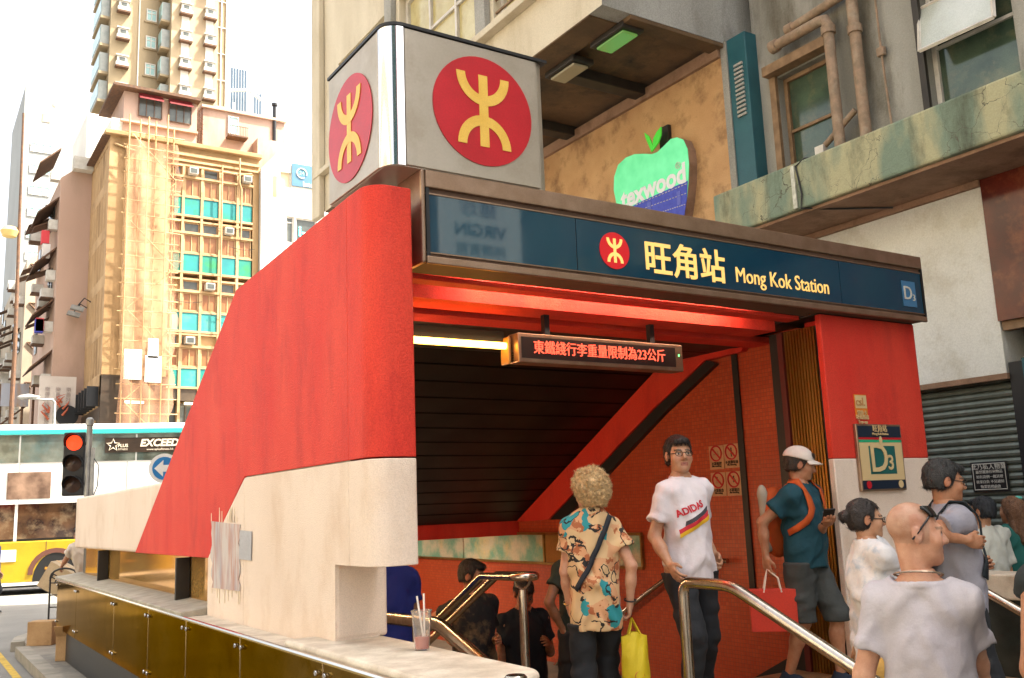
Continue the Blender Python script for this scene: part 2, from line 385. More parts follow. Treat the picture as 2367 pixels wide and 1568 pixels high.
# red diagonal band of the side wall
mb = MB(); mb.prism(yz([(yj, zm+.008), (yj, zt), (6.555, 3.345), (9.73, 1.46), (7.17, 1.47), (6.76, 1.745), (6.303, zm+.008)]), (xi-xw, 0, 0))
mb.build('red_side_wall', m_red, ST, bevel=.004)
# joint between red and white, a thin shadow groove filler set back
mb = MB(); mb.prism(yz([(6.30, zm), (6.30, zm+.008), (yj, zm+.008), (yj, zm)], xw+.012), (xi-xw-.02, 0, 0)); mb.build('paint_joint', m_concrete_ledge, ST)
# white lower wall, split by the upright joint seen in the photograph
yr = 4.74
mb = MB(); mb.prism(yz([(yj, zm), (6.297, zm), (6.297, 1.06), (yr, 1.06), (yr, 1.49), (yj, 1.49)]), (xi-xw+.02, 0, 0)); mb.build('white_wall_panel', m_white, ST, bevel=.003)
mb = MB(); mb.prism(yz([(6.303, zm), (6.757, 1.745), (7.165, 1.47), (7.165, 1.06), (6.303, 1.06)], xw+.001), (xi-xw, 0, 0)); mb.build('white_wall_panel', m_white, ST, bevel=.003)
# upper white tail running to the far end of the wall
mb = MB(); mb.prism(yz([(9.74, 1.462), (8.62, 2.085), (13.5, 2.085), (13.5, 1.45)], xw+.004), (xi-xw-.006, 0, 0)); mb.build('white_tail_wall', m_white, ST, bevel=.03, seg=3)
# graffiti-scrubbed notice remains on the white wall
# --- window slot under the wall: fins, panes, ledge
for ya, yb in ((7.18, 8.02), (8.10, 11.60), (11.68, 13.2)):
    mb = MB(); mb.box((2.02, ya, 1.13), (2.035, yb, 1.455)); mb.build('pane', m_glass_dark, ST)
for y in (8.06, 11.64):
    mb = MB(); mb.box((1.905, y-.02, 1.118), (2.015, y+.02, 1.45)); mb.build('fin', m_dark, ST, bevel=.004)
mb = MB(); mb.prism([(1.735, 7.17, 1.06), (1.735, 7.17, 1.10), (2.05, 7.17, 1.135), (2.05, 7.17, 1.06)], (0, 6.5, 0)); mb.build('ledge', m_concrete_ledge, ST, bevel=.008)
mb = MB(); mb.box((2.036, 7.18, .95), (2.3, 13.5, 1.46)); mb.build('slot_backing', m_black, ST)
mb = MB(); mb.box((1.754, yr+.31, 1.050), (xw+.002, 7.168, 1.066)); mb.build('wall_ledge', m_parapet, ST)
# --- metal cladding panels with knobs
js = [13.4, 10.65, 9.1, 7.07+1.2, 7.07, 5.80, 4.48, 3.42]
js = [13.55, 12.0, 9.75, 8.28, 7.07, 5.80, 4.48, 3.45]
for i in range(len(js)-1):
    a, b = js[i+1]+.006, js[i]-.006
    mb = MB(); mb.box((1.752, a, .48), (1.80, b, 1.052)); p = mb.build('cladding_panel', m_panelgold, ST, bevel=.006)
    for zz in (1.0, .56):
        for yy in (a+.05, b-.05):
            k = MB(); k.lathe([(0, -.02), (.013, -.02), (.016, -.012), (.012, 0), (.012, .006)], (1.752, yy, zz), 10, 'X'); k.build('knob', m_chrome, p, smooth=True)
mb = MB(); mb.box((1.80, 3.45, .13), (2.15, 13.5, 1.05)); mb.build('plinth_core', m_black, ST)  # black stands in for shade in the recess under the panels
mb = MB(); mb.tube([(1.742, 3.42, 1.066), (1.742, 13.5, 1.066)], .014, 8); mb.build('trim_rail', m_chrome, ST, smooth=True)
# --- parapet with its rounded end, reaching towards the camera
pin = [onz(895, 1470, 1.10), onz(1130, 1530, 1.10)]
xin = 2.205
pp = [(1.752, yr+.3), (1.752, 3.36)]
for i in range(9): a = R(180+90*i/8); pp.append((1.752+.20+.20*math.cos(a), 3.36+.20*math.sin(a)))
for i in range(9): a = R(270+90*i/8); pp.append((xin-.20+.20*math.cos(a), 3.36+.20*math.sin(a)))
pp += [(xin, yr+.3)]
mb = MB(); mb.prism([(x, y, 1.068) for x, y in pp if y <= yr+.3], (0, 0, .04)); mb.build('parapet_top', m_parapet, ST, smooth=.5, bevel=.018, seg=3)
mb = MB(); mb.prism([(1.752+(x-1.752)*.94+.02, y+.02, .13) for x, y in pp], (0, 0, .938)); mb.build('parapet_wall', m_white, ST, smooth=.5)
mb = MB(); mb.box((xw+.003, yr-.004, 1.109), (xin+.012, yr+.30, 1.4885)); mb.build('recess_column', m_white, ST, bevel=.02, seg=3)
mb = MB(); mb.box((xi+.032, 5.06, .0), (xi+.14, 6.2, 1.488)); mb.build('inner_wall', m_white, ST)

# ------------------------------------------------------------------ right pillar, portal beam, soffit
px0, px1 = 5.52, 6.665
pl2 = [(px0, 4.47), (px0, pfy)]
for i in range(6): a = R(270+90*i/5); pl2.append((px1-.07+.07*math.cos(a), pfy+.07+.07*math.sin(a)))
pl2.append((px1, 4.72)); pl2.append((5.70, 4.72)); pl2.append((5.70, 4.47))
mb = MB(); mb.prism([(x, y, 2.0) for x, y in pl2], (0, 0, 1.04)); mb.build('right_pillar', m_red, ST, smooth=.5, bevel=.008)
mb = MB(); mb.prism([(x, y, .13) for x, y in pl2], (0, 0, 1.868)); mb.build('right_pillar_base', m_white, ST, smooth=.5, bevel=.008)
# soffit strips (front to back): red, recessed strip light, red, dark gap, red, dark
def strip(name, y0, y1, z, m, x0=xi+.025, x1=px0-.003, t=.05):
    mb = MB(); mb.box((x0, y0, z), (x1, y1, z+t)); return mb.build(name, m, ST, bevel=.004)
mb = MB(); mb.box((xi+.025, 4.84, 2.985), (px0-.003, 4.88, 3.20)); mb.build('cove_face', m_red, ST)
mb = MB(); mb.box((xi+.025, 4.604, 3.15), (px0-.003, 4.839, 3.20)); mb.build('cove_top', m_red, ST)
strip('soffit_board', 4.605, 4.72, 3.03, m_red, t=.03)
strip('soffit_board', 4.881, 5.10, 2.985, m_red)
strip('soffit_gap', 5.103, 5.19, 3.02, m_dark)
strip('soffit_board', 5.193, 5.42, 2.97, m_red, x1=5.88)
strip('soffit_gap', 5.423, 5.56, 2.99, m_dark, x1=5.88)
mb = MB(); mb.box((xi+.03, 4.89, 3.06), (6.65, 5.6, 3.30)); mb.box((px0+.01, 4.45, 3.041), (6.65, 4.889, 3.30)); mb.build('portal_beam', m_dark, ST)
# roof following the red wall's outline
mb = MB(); mb.prism([(xi+.003, 4.7, 3.302), (xi+.003, 6.5, 3.302), (xi+.003, 9.6, 1.75), (xi+.003, 13.4, 1.75), (xi+.003, 13.4, 1.62), (xi+.003, 9.5, 1.62), (xi+.003, 6.45, 3.18), (xi+.003, 5.62, 3.18), (xi+.003, 5.62, 3.2), (xi+.003, 4.7, 3.2)][:4]+[(xi+.003, 13.4, 1.64), (xi+.003, 9.62, 1.64), (xi+.003, 6.48, 3.19), (xi+.003, 5.7, 3.24)], (4.2, 0, 0)); mb.build('roof', m_concrete_ledge, ST)
# sloping slatted ceiling over the stair
xr = 5.9
for i in range(3):
    mb = MB(); mb.box((xi+.15, 5.565+i*.30, 2.995), (xr-.005, 5.565+i*.30+.285, 3.02)); mb.build('ceiling_slat', m_slat, ST, bevel=.004)
c0, c1 = Vector((0, 6.46, 3.02)), Vector((0, 9.09, 1.59)); nsl = 13; d = (c1-c0)/nsl; nn = Vector((0, d.z, -d.y)).normalized()
for i in range(nsl):
    a = c0+d*(i+.03); b = c0+d*(i+.95)
    mb = MB(); mb.prism([(xi+.15, a.y, a.z), (xi+.15, b.y, b.z), (xi+.15, b.y-nn.y*.03, b.z-nn.z*.03), (xi+.15, a.y-nn.y*.03, a.z-nn.z*.03)], (xr-xi-.16, 0, 0))
    mb.build('ceiling_slat', m_slat, ST, bevel=.004)
mb = MB(); k = -nn*.06; e = d.normalized()
mb.quad((xi+.14, c0.y+k.y, c0.z+k.z), (xr, c0.y+k.y, c0.z+k.z), (xr, c1.y+k.y, c1.z+k.z), (xi+.14, c1.y+k.y, c1.z+k.z)); mb.build('ceiling_backing', m_black, ST)
mb = MB(); mb.box((xi+.14, 9.115, 1.44), (xr-.005, 9.25, 1.64)); mb.build('bulkhead', m_red, ST)
# tiled right-hand stair wall
mb = MB(); mb.box((xr, 4.73, -3.2), (xr+.2, 13.6, 3.2)); mb.build('tiled_wall', m_tile, ST)
# diagonal red beam with its black edge
def onr(px, py, dx): p = onx(px, py, xr-dx); return (p.x, p.y, p.z)
mb = MB(); mb.prism([(xr-.07, 9.07, 1.585), (xr-.07, 6.46, 3.01), (xr-.07, 5.45, 3.01), (xr-.07, 5.5, 2.955), (xr-.07, 5.93, 2.945), (xr-.07, 6.64, 2.60), (xr-.07, 8.43, 1.605)], (.065, 0, 0)); mb.build('sloping_beam', m_red, ST)
mb = MB(); mb.prism([(xr-.05, 8.428, 1.603), (xr-.05, 6.64, 2.597), (xr-.05, 5.93, 2.942), (xr-.05, 5.82, 2.90), (xr-.05, 6.52, 2.545), (xr-.05, 8.16, 1.603)], (.048, 0, 0)); mb.build('beam_edge', m_black, ST)
# upright black strip, golden folding-gate pocket and frames at the side of the opening
def upr(name, pxa, pxb, m, dx=.03, zlo=.50, zhi=3.0, py=1000):
    a, b = onx(pxa, py, xr-dx), onx(pxb, py, xr-dx)
    mb = MB(); mb.box((xr-dx, min(a.y, b.y), zlo), (xr-.002, max(a.y, b.y), zhi)); return mb.build(name, m, ST, bevel=.003)
upr('joint_strip', 1703, 1716, m_black, .02, .95)
m_gold = mat('corrugated_gold_metal', (.28, .145, .035), (.18, .085, .018), rough=.4, metal=.7, scale=6, streak=5, rvar=.12)
m_maroon = mat('maroon_metal', (.10, .012, .01), rough=.5)
gx = 5.62                                     # plane of the folding gate pocket
def gy(px): return onx(px, 1000, gx).y
def gbox(name, pa, pb, m, dx): mb = MB(); mb.box((gx-dx, min(gy(pa), gy(pb)), PZ), (gx+.06, max(gy(pa), gy(pb)), 2.983)); return mb.build(name, m, ST, bevel=.003)
gbox('gate_frame', 1800, 1819, m_black, .02); gbox('gate_frame', 1820, 1832, m_maroon, .03); gbox('gate_frame', 1909, 1932, m_black, .015)
g0, g1 = gy(1833), gy(1908); n = 11; mb = MB()
for i in range(n): a = g0+(g1-g0)*i/n; b = g0+(g1-g0)*(i+.62)/n; mb.box((gx-.01, a, PZ), (gx+.022, b, 2.983))
mb.box((gx+.022, min(g0, g1), PZ), (gx+.05, max(g0, g1), 2.983)); mb.build('folding_gate', m_gold, ST)
mb = MB(); mb.box((gx+.061, 4.73, PZ), (xr-.003, gy(1800), 3.0)); mb.build('gate_pocket', m_black, ST)
# advertising strip let into the tiled wall, its mirrored colours painted in
m_mirror = mat('advert_painted_mirror', (.72, .72, .55), (.26, .55, .42), rough=.10, metal=.2, scale=3.2, detail=4, rvar=.05, stain=(.85, .70, .34), stain_amt=.9, stain_scale=2.2, fac=(.42, .58))
sy = [6.95, 8.55, 8.62, 10.35, 12.9]
for a, b in ((7.0, 7.75), (8.62, 10.36), (10.37, 12.95)):
    mb = MB(); mb.box((xr-.02, a+.01, 1.155), (xr-.004, b-.01, 1.44)); mb.build('advert_pane', m_mirror, ST)
mb = MB()
for z in (1.13, 1.445): mb.box((xr-.035, 6.98, z-.0), (xr-.003, 12.98, z+.022))
for y in (6.97, 7.75, 8.59, 12.97): mb.box((xr-.034, y, 1.153), (xr-.003, y+.025, 1.444))
mb.build('advert_frame', mat('brass_frame', (.40, .26, .10), (.30, .18, .06), rough=.35, metal=.8, scale=8), ST)
mb = MB(); mb.box((xr-.02, 7.785, 1.155), (xr-.004, 8.585, 1.44)); mb.build('advert_pane', m_glass_dark, ST)
# inner left wall of the stairwell and end wall below
mb = MB(); mb.box((xi+.02, 6.2, -3.2), (xi+.14, 13.6, 1.62)); mb.build('left_stair_wall', m_tile, ST)
mb = MB(); mb.box((xi+.14, 13.4, -3.2), (xr, 13.6, 1.62)); mb.build('end_wall', m_tile, ST)
# stairs down
for i in range(16):
    mb = MB(); y = 5.0+i*.30; z = PZ-(i+1)*.155
    mb.box((xi+.142, y, z-.25), (xr-.004, y+.32, z)); mb.build('stair_step', m_stoneFloor, ST, bevel=.01)
    mb = MB(); mb.box((xi+.145, y-.001, z+.002), (xr-.006, y+.03, z+.008)); 
mb = MB(); mb.box((xi+.142, 9.8, -2.3), (xr-.004, 13.4, -2.05)); mb.build('lower_floor', m_stoneFloor, ST)
# plinth stone along the tiled wall
mb = MB(); mb.prism([(xr-.022, 4.78, PZ+.004), (xr-.022, 4.78, PZ+.13), (xr-.022, 5.10, PZ+.13), (xr-.022, 8.5, -1.13), (xr-.022, 8.5, -1.5), (xr-.022, 5.02, PZ-.1)], (.019, 0, 0)); mb.build('skirting', m_black, ST)

# raised entrance platform and its steps
pf = MB(); pf.box((xin+.002, 3.62, .128), (6.36, 5.0, PZ)); pf = pf.build('entrance_platform', m_stoneFloor, bevel=.012); tag(pf, kind='structure')
for i, (ya, zz) in enumerate(((3.30, .377), (2.98, .253))):
    mb = MB(); mb.box((xin+.002, ya, .128), (6.36, [3.618, 3.298][i], zz)); mb.build('entrance_step', m_stoneFloor, pf, bevel=.012)
    mb = MB(); mb.box((xin+.01, ya-.002, zz+.001), (6.35, ya+.05, zz+.005)); mb.build('step_nosing', m_yel, pf)
mb = MB(); mb.box((xin+.01, 3.622, PZ+.001), (6.35, 3.67, PZ+.005)); mb.build('step_nosing', m_yel, pf)
# right parapet: beige coping over dark cladding
m_darkstone = mat('dark_polished_stone', (.016, .022, .020), (.03, .038, .033), rough=.14, scale=7, spec=.6)
mb = MB(); mb.box((6.37, 2.2, .13), (6.62, 4.415, 1.0)); pr = mb.build('right_parapet', m_darkstone, ST, bevel=.01)
mb = MB(); mb.box((6.35, 2.18, 1.002), (6.64, 4.416, 1.17)); mb.build('right_parapet_coping', m_parapet, ST, bevel=.012)

# ------------------------------------------------------------------ box sign on the roof with the round emblem
def emblem(parent, o, u, v, n, rad, mr, mg, off=.004, rx=1.0):
    """round disc with the three-pronged emblem, flat pieces a few mm proud of each other"""
    o, u, v, n = map(Vector, (o, u, v, n))
    def P(a, b, h): return o+u*(a*rad*rx)+v*(b*rad)+n*h
    mb = MB(); ring = [P(math.cos(t), math.sin(t), .001) for t in (2*math.pi*i/48 for i in range(48))]
    mb.prism(ring, n*off); d = mb.build('emblem_disc', mr, parent)
    mb = MB(); h = off+.0015; t = n*.003
    mb.prism([P(-.09, -.66, h), (P(.09, -.66, h)), P(.09, .66, h), P(-.09, .66, h)], t)
    for s in (1, -1):                        # upper cup and lower arch
        cy = .62*s; r0, r1 = .36, .535; arc_o = []; arc_i = []
        for i in range(21):
            a = R(180+180*i/20); 
            arc_o.append((r1*math.cos(a), (cy+.04*s)+s*r1*math.sin(a)*1.06)); arc_i.append((r0*math.cos(a), (cy+.04*s)+s*r0*math.sin(a)*1.06))
        q = [P(x, y, h+.0008) for x, y in arc_o] + [P(x, y, h+.0008) for x, y in reversed(arc_i)]
        for i in range(20):
            mb.prism([P(*arc_o[i], h+.0008), P(*arc_o[i+1], h+.0008), P(*arc_i[i+1], h+.0008), P(*arc_i[i], h+.0008)], t)
    mb.build('emblem_symbol', mg, d)
    return d
BX = thing('box_sign', 'warm grey metal box sign with round red emblems on top of the red pillar', 'sign', (2.5, 4.7, 3.56))
bx0, bx1, by0, by1, bz0, bz1 = 2.05, 3.10, 4.30, 5.12, 3.56, 4.36
rr = .105
def arcp(r, n=9): return [(bx0+rr+r*math.cos(R(180+90*i/n)), by0+rr+r*math.sin(R(180+90*i/n))) for i in range(n+1)]
mb = MB(); plan = [(bx0+.012, by1)]+arcp(rr-.012)+[(bx1-.06, by0+.012), (bx1-.02, by0+.035), (bx1, by0+.08), (bx1, by1)]
mb.prism([(x, y, bz0) for x, y in plan], (0, 0, bz1-bz0)); mb.build('casing', m_signgrey, BX, smooth=.5)
mb = MB(); mb.box((bx0, by0+rr+.006, bz0+.006), (bx0+.011, by1-.004, bz1-.006)); mb.build('side_panel', m_signgrey, BX, bevel=.004)
mb = MB(); mb.box((bx0+rr+.006, by0, bz0+.006), (bx1-.075, by0+.011, bz1-.006)); mb.build('front_panel', m_signgrey, BX, bevel=.004)
mb = MB(); q = arcp(rr)+list(reversed(arcp(rr-.01))); 
for i in range(9): a, b = arcp(rr), arcp(rr-.01); mb.prism([(*a[i], bz0+.004), (*a[i+1], bz0+.004), (*b[i+1], bz0+.004), (*b[i], bz0+.004)], (0, 0, bz1-bz0-.006))
mb.build('rounded_corner', m_chrome, BX, smooth=.6)
mb = MB(); mb.prism([(x, y, bz1+.001) for x, y in [(bx0-.006, by1+.005)]+[(bx0+rr+(rr+.006)*math.cos(R(180+90*i/9)), by0+rr+(rr+.006)*math.sin(R(180+90*i/9))) for i in range(10)]+[(bx1+.006, by0-.006), (bx1+.006, by1+.005)]], (0, 0, .018)); mb.build('top_trim', m_black, BX)
emblem(BX, (2.650, by0-.001, 3.965), X, Z, -Y, .325, m_logored, m_logogold)
emblem(BX, (bx0-.001, 4.79, 3.93), -Y, Z, -X, .315, m_logored, m_logogold)
mb = MB()
for x, y in ((2.3, 4.6), (2.9, 4.6), (2.3, 5.0), (2.9, 5.0)): mb.box((x-.03, y-.03, 3.30), (x+.03, y+.03, bz0))
mb.build('mounting_feet', m_bronze, BX)

# ------------------------------------------------------------------ station name sign
SG = thing('station_name_sign', 'long dark blue illuminated station name sign in a bronze frame above the entrance', 'sign', (4.4, 4.35, 3.04))
sx0, sx1, sy_ = 2.275, 6.645, 4.306
mb = MB(); mb.prism([(sx0, 4.33, 3.05), (sx0, 4.33, 3.55), (sx0, 4.56, 3.55), (sx0, 4.60, 3.48), (sx0, 4.60, 3.09), (sx0, 4.56, 3.05)], (sx1-sx0, 0, 0)); mb.build('casing', mat('brown_casing', (.13, .075, .048), (.10, .058, .036), rough=.7, scale=6), SG)
mb = MB(); mb.box((sx0-.03, 4.306, 3.04), (sx0-.002, 4.60, 3.562)); mb.build('end_cap', m_bronze, SG, bevel=.012)
mb = MB(); mb.box((sx0, sy_, 3.463), (sx1, 4.329, 3.562)); mb.build('top_frame', m_bronze, SG, bevel=.006)
mb = MB(); mb.box((sx0, sy_, 3.04), (sx1, 4.329, 3.082)); mb.build('bottom_frame', m_bronze, SG, bevel=.006)
mb = MB(); mb.box((sx0, sy_+.012, 3.428), (sx1-.003, 4.329, 3.436)); mb.box((sx0, sy_+.012, 3.100), (sx1-.003, 4.329, 3.106)); mb.build('gilt_line', m_bronze, SG)
mb = MB(); mb.box((sx0+.002, sy_+.006, 3.082), (sx0+.022, 4.329, 3.463)); mb.build('end_frame', m_black, SG)
mb = MB(); mb.box((sx1-.012, sy_+.003, 3.082), (sx1, 4.329, 3.463)); mb.build('end_frame', m_black, SG)
j = [sx0+.024, ony(1335, 540, sy_).x, ony(1945, 640, sy_).x, sx1-.014]
for a, b in zip(j, j[1:]):
    mb = MB(); mb.box((a+.003, sy_+.016, 3.108), (b-.003, 4.328, 3.426)); mb.build('face_panel', m_blue, SG)
yg = sy_+.014
p = ony(1420, 580, yg); emblem(SG, p, X, Z, -Y, .115, m_logored_lit, m_litletter, .003)
p = ony(1586, 612, yg); text_on('旺角站', m_litletter, SG, p, X, Z, .235, ext=.003, off=.0035)
p = ony(1812, 648, yg); o_ = text_on('Mong Kok Station', m_litletter, SG, p-Z*.012, X, Z, .150, ext=.003, off=0., sx=.86)
p = ony(2101, 680, yg); mb = MB(); mb.box((p.x-.082, yg-.004, p.z-.10), (p.x+.082, yg+.001, p.z+.10)); ep = mb.build('exit_panel', m_lightblue, SG)
text_on('D', m_paleletter, ep, Vector((p.x-.02, yg-.006, p.z)), X, Z, .15); text_on('3', m_paleletter, ep, Vector((p.x+.05, yg-.006, p.z-.03)), X, Z, .075)
# fluorescent tube in the cove behind the sign: it washes the red cove face and the steps
CL = thing('cove_lamp', 'fluorescent tube tucked behind the name sign washing the red soffit with light', 'light', (3.9, 4.66, 3.12))
mb = MB(); mb.tube([(2.75, 4.66, 3.115), (5.05, 4.66, 3.115)], .016, 10); mb.build('tube', mat('cove_tube', (.9, .8, .7), emit=(1., .80, .58), estr=13.), CL, smooth=True)
mb = MB(); mb.box((2.70, 4.63, 3.134), (5.10, 4.69, 3.149)); mb.build('batten', m_white_b, CL)
# fill tubes added along the left stair wall, hidden by the red pillar
for i, y in enumerate((5.35, 6.75, 8.1)):
    z = 2.86-.41*(y-5.35)-.28
    t = thing('stair_fill_lamp', ['uppermost', 'middle', 'lowest'][i]+' added fill light tube on the left stair wall behind the red pillar', 'light', (xi+.2, y, z))
    mb = MB(); mb.tube([(xi+.24, y, z), (xi+.24, y+1.15, z-.41*1.15)], .018, 8); mb.build('tube', mat('stair_fill_tube', (.9, .8, .6), emit=(1., .66, .34), estr=20.), t, smooth=True)
    mb = MB(); mb.tube([(xi+.19, y, z), (xi+.19, y+1.15, z-.41*1.15)], .03, 4); mb.build('batten', m_white_b, t)
# unseen panels added behind the bulkhead to light the lower stair wall
for i, (y, x) in enumerate(((9.9, 4.1), (11.6, 4.1))):
    t = thing('lobby_fill_light', ['unseen fill light panel added just behind the red bulkhead', 'unseen fill light panel added deeper in the lower lobby at the stair foot'][i], 'light', (x, y, 1.58))
    mb = MB(); mb.box((x-1.2, y-.15, 1.56), (x+1.2, y+.15, 1.575)); mb.build('diffuser', mat('lobby_fill_glow', (.9, .85, .75), emit=(1., .82, .60), estr=4.), t)
    mb = MB(); mb.box((x-1.25, y-.18, 1.576), (x+1.25, y+.18, 1.63)); mb.build('housing', m_white_b, t)

# LED message board
LB = thing('message_board', 'hanging message board with red glowing Chinese characters under the entrance soffit', 'sign', (4.1, 4.95, 2.6))
yl = 4.95; A, B, C_, D_ = [ony(*q, yl) for q in ((1199, 766), (1580, 800), (1578, 858), (1198, 838))]
lx0, lx1 = (A.x+D_.x)/2, (B.x+C_.x)/2; lz1, lz0 = (A.z+B.z)/2, (C_.z+D_.z)/2
mb = MB(); mb.box((lx0, yl, lz0), (lx1, yl+.12, lz1)); mb.build('case', m_bronze, LB, bevel=.008)
mb = MB(); mb.box((lx0+.022, yl-.004, lz0+.028), (lx1-.075, yl+.002, lz1-.026)); mb.build('screen', mat('led_screen', (.035, .022, .020), rough=.3), LB)
mb = MB(); mb.box((lx1-.066, yl-.004, lz0+.028), (lx1-.02, yl+.002, lz1-.026)); gp = mb.build('side_grille', m_bronze, LB)
mb = MB(); mb.box((lx1-.047, yl-.007, (lz0+lz1)/2+.01), (lx1-.040, yl-.003, (lz0+lz1)/2+.024)); mb.build('status_light', mat('green_led', (.1, .8, .1), emit=(.1, 1, .15), estr=2), gp)
text_on('東鐵綫行李重量限制為23公斤', mat('red_led_letters', (.8, .1, .05), emit=(1., .10, .05), estr=.5), LB, Vector(((lx0+lx1)/2-.03, yl-.006, (lz0+lz1)/2)), X, Z, .094, off=.0004, sx=.92)
for x in (lx0+.25, lx1-.25): mb = MB(); mb.box((x-.02, yl+.03, lz1-.002), (x+.02, yl+.07, 2.986)); mb.build('hanger', m_black, LB)
# yellow tube lamp beside it
TL = thing('tube_lamp', 'lit yellow fluorescent tube beside the hanging message board', 'light', (3.0, 5.05, 2.75))
a, b = ony(955, 786, 5.05), ony(1168, 800, 5.05); zc = (a.z+b.z)/2
mb = MB(); mb.tube([(xi+.16, 5.05, zc), (b.x, 5.05, zc)], .022, 10); mb.build('tube', mat('lamp_tube', (.9, .8, .4), emit=(1., .50, .06), estr=4.), TL, smooth=True)
mb = MB(); mb.box((xi+.15, 5.08, zc-.005), (b.x+.01, 5.14, zc+.10)); mb.build('batten', m_black, TL)
m_amber = mat('amber_plastic', (.50, .28, .07), (.40, .21, .05), rough=.4, scale=9)
mb = MB(); mb.box((b.x+.004, 5.02, zc-.12), (lx0-.01, 5.12, zc+.06)); h = mb.build('end_housing', m_amber, TL, bevel=.01)
mb = MB()
for i in range(4): mb.box((b.x+.03, 5.014, zc-.10+i*.016), (b.x+.07, 5.02, zc-.094+i*.016))
mb.build('vent_slots', m_black, h)

# ------------------------------------------------------------------ plaques and stickers on the right pillar
EX = thing('exit_plaque', 'framed exit plaque with a white D3 on a teal square on the right pillar', 'sign', (5.9, 4.4100, 1.6))
a, b, c, d_ = [ony(*q, 4.4050) for q in ((1975, 988), (2078, 975), (2092, 1132), (1990, 1138))]
ex0, ex1 = (a.x+d_.x)/2, (b.x+c.x)/2; ez1, ez0 = (a.z+b.z)/2, (c.z+d_.z)/2; W_, H_ = ex1-ex0, ez1-ez0
mb = MB(); mb.box((ex0, 4.3920, ez0), (ex1, 4.4180, ez1)); mb.build('frame', m_bronze, EX, bevel=.005)
def exq(name, u0, v0, u1, v1, m, h=.002, par=EX):
    mb = MB(); mb.box((ex0+W_*u0, 4.3910-h, ez0+H_*v0), (ex0+W_*u1, 4.3930, ez0+H_*v1)); return mb.build(name, m, par)
m_cream = mat('cream_print', (.62, .46, .24), rough=.35); m_navy = mat('navy_print', (.012, .02, .04), rough=.3); m_teal = mat('teal_print', (.015, .11, .10), rough=.3)
exq('navy_header', .03, .80, .97, .97, m_navy); exq('red_stripe', .03, .765, .97, .798, m_logored); exq('green_stripe', .03, .725, .97, .763, mat('green_print', (.02, .35, .17), rough=.3))
exq('cream_field', .03, .16, .97, .722, m_cream); exq('navy_footer', .03, .03, .97, .158, m_navy)
sq = exq('teal_square', .22, .25, .80, .67, m_teal, .004)
for i, (u_, m) in enumerate(((.15, m_logored), (.86, m_cream))):
    mb = MB(); r_ = [(ex0+W_*u_+.028*math.cos(t), 4.3875, ez0+H_*.094+.028*math.sin(t)) for t in (2*math.pi*k/20 for k in range(20))]; mb.prism(r_, (0, -.002, 0)); mb.build('round_symbol', m, EX)
mb = MB(); r_ = [(ex0+W_*.5+.016*math.cos(t), 4.3880, ez0+H_*.745+.036*math.sin(t)) for t in (2*math.pi*k/20 for k in range(20))]; mb.prism(r_, (0, -.004, 0)); mb.build('line_marker', m_cream, EX)
q = lambda u_, v_, h=.008: Vector((ex0+W_*u_, 4.3910-h, ez0+H_*v_))
text_on('D', m_cream, sq, q(.42, .47), X, Z, .29, off=.002); text_on('3', m_cream, sq, q(.67, .41), X, Z, .15, off=.002)
text_on('旺角站', m_cream, EX, q(.5, .925), X, Z, .056); text_on('Mong Kok Station', m_cream, EX, q(.5, .850), X, Z, .025)
PO = thing('small_poster', 'small orange and white poster stuck on the red pillar above the exit plaque', 'poster', (5.75, 4.4100, 2.3))
a, c = ony(1973, 912, 4.4160), ony(2006, 966, 4.4160)
mb = MB(); mb.box((a.x, 4.4120, c.z), (c.x, 4.4185, a.z)); mb.build('sheet', mat('orange_print', (.62, .20, .02), rough=.5), PO)
mb = MB(); mb.box((a.x+.004, 4.4100, a.z-.10), (c.x-.004, 4.4125, a.z-.006)); mb.build('pale_panel', m_cream, PO)
text_on('csl.', mat('tan_print', (.45, .22, .08), rough=.5), PO, Vector(((a.x+c.x)/2-.01, 4.4080, a.z-.055)), X, Z, .085)
for i in range(3): text_on(['儲值卡', '增值服務', 'Top-up'][i], m_cream, PO, Vector(((a.x+c.x)/2, 4.4100, a.z-.135-i*.033)), X, Z, .036)

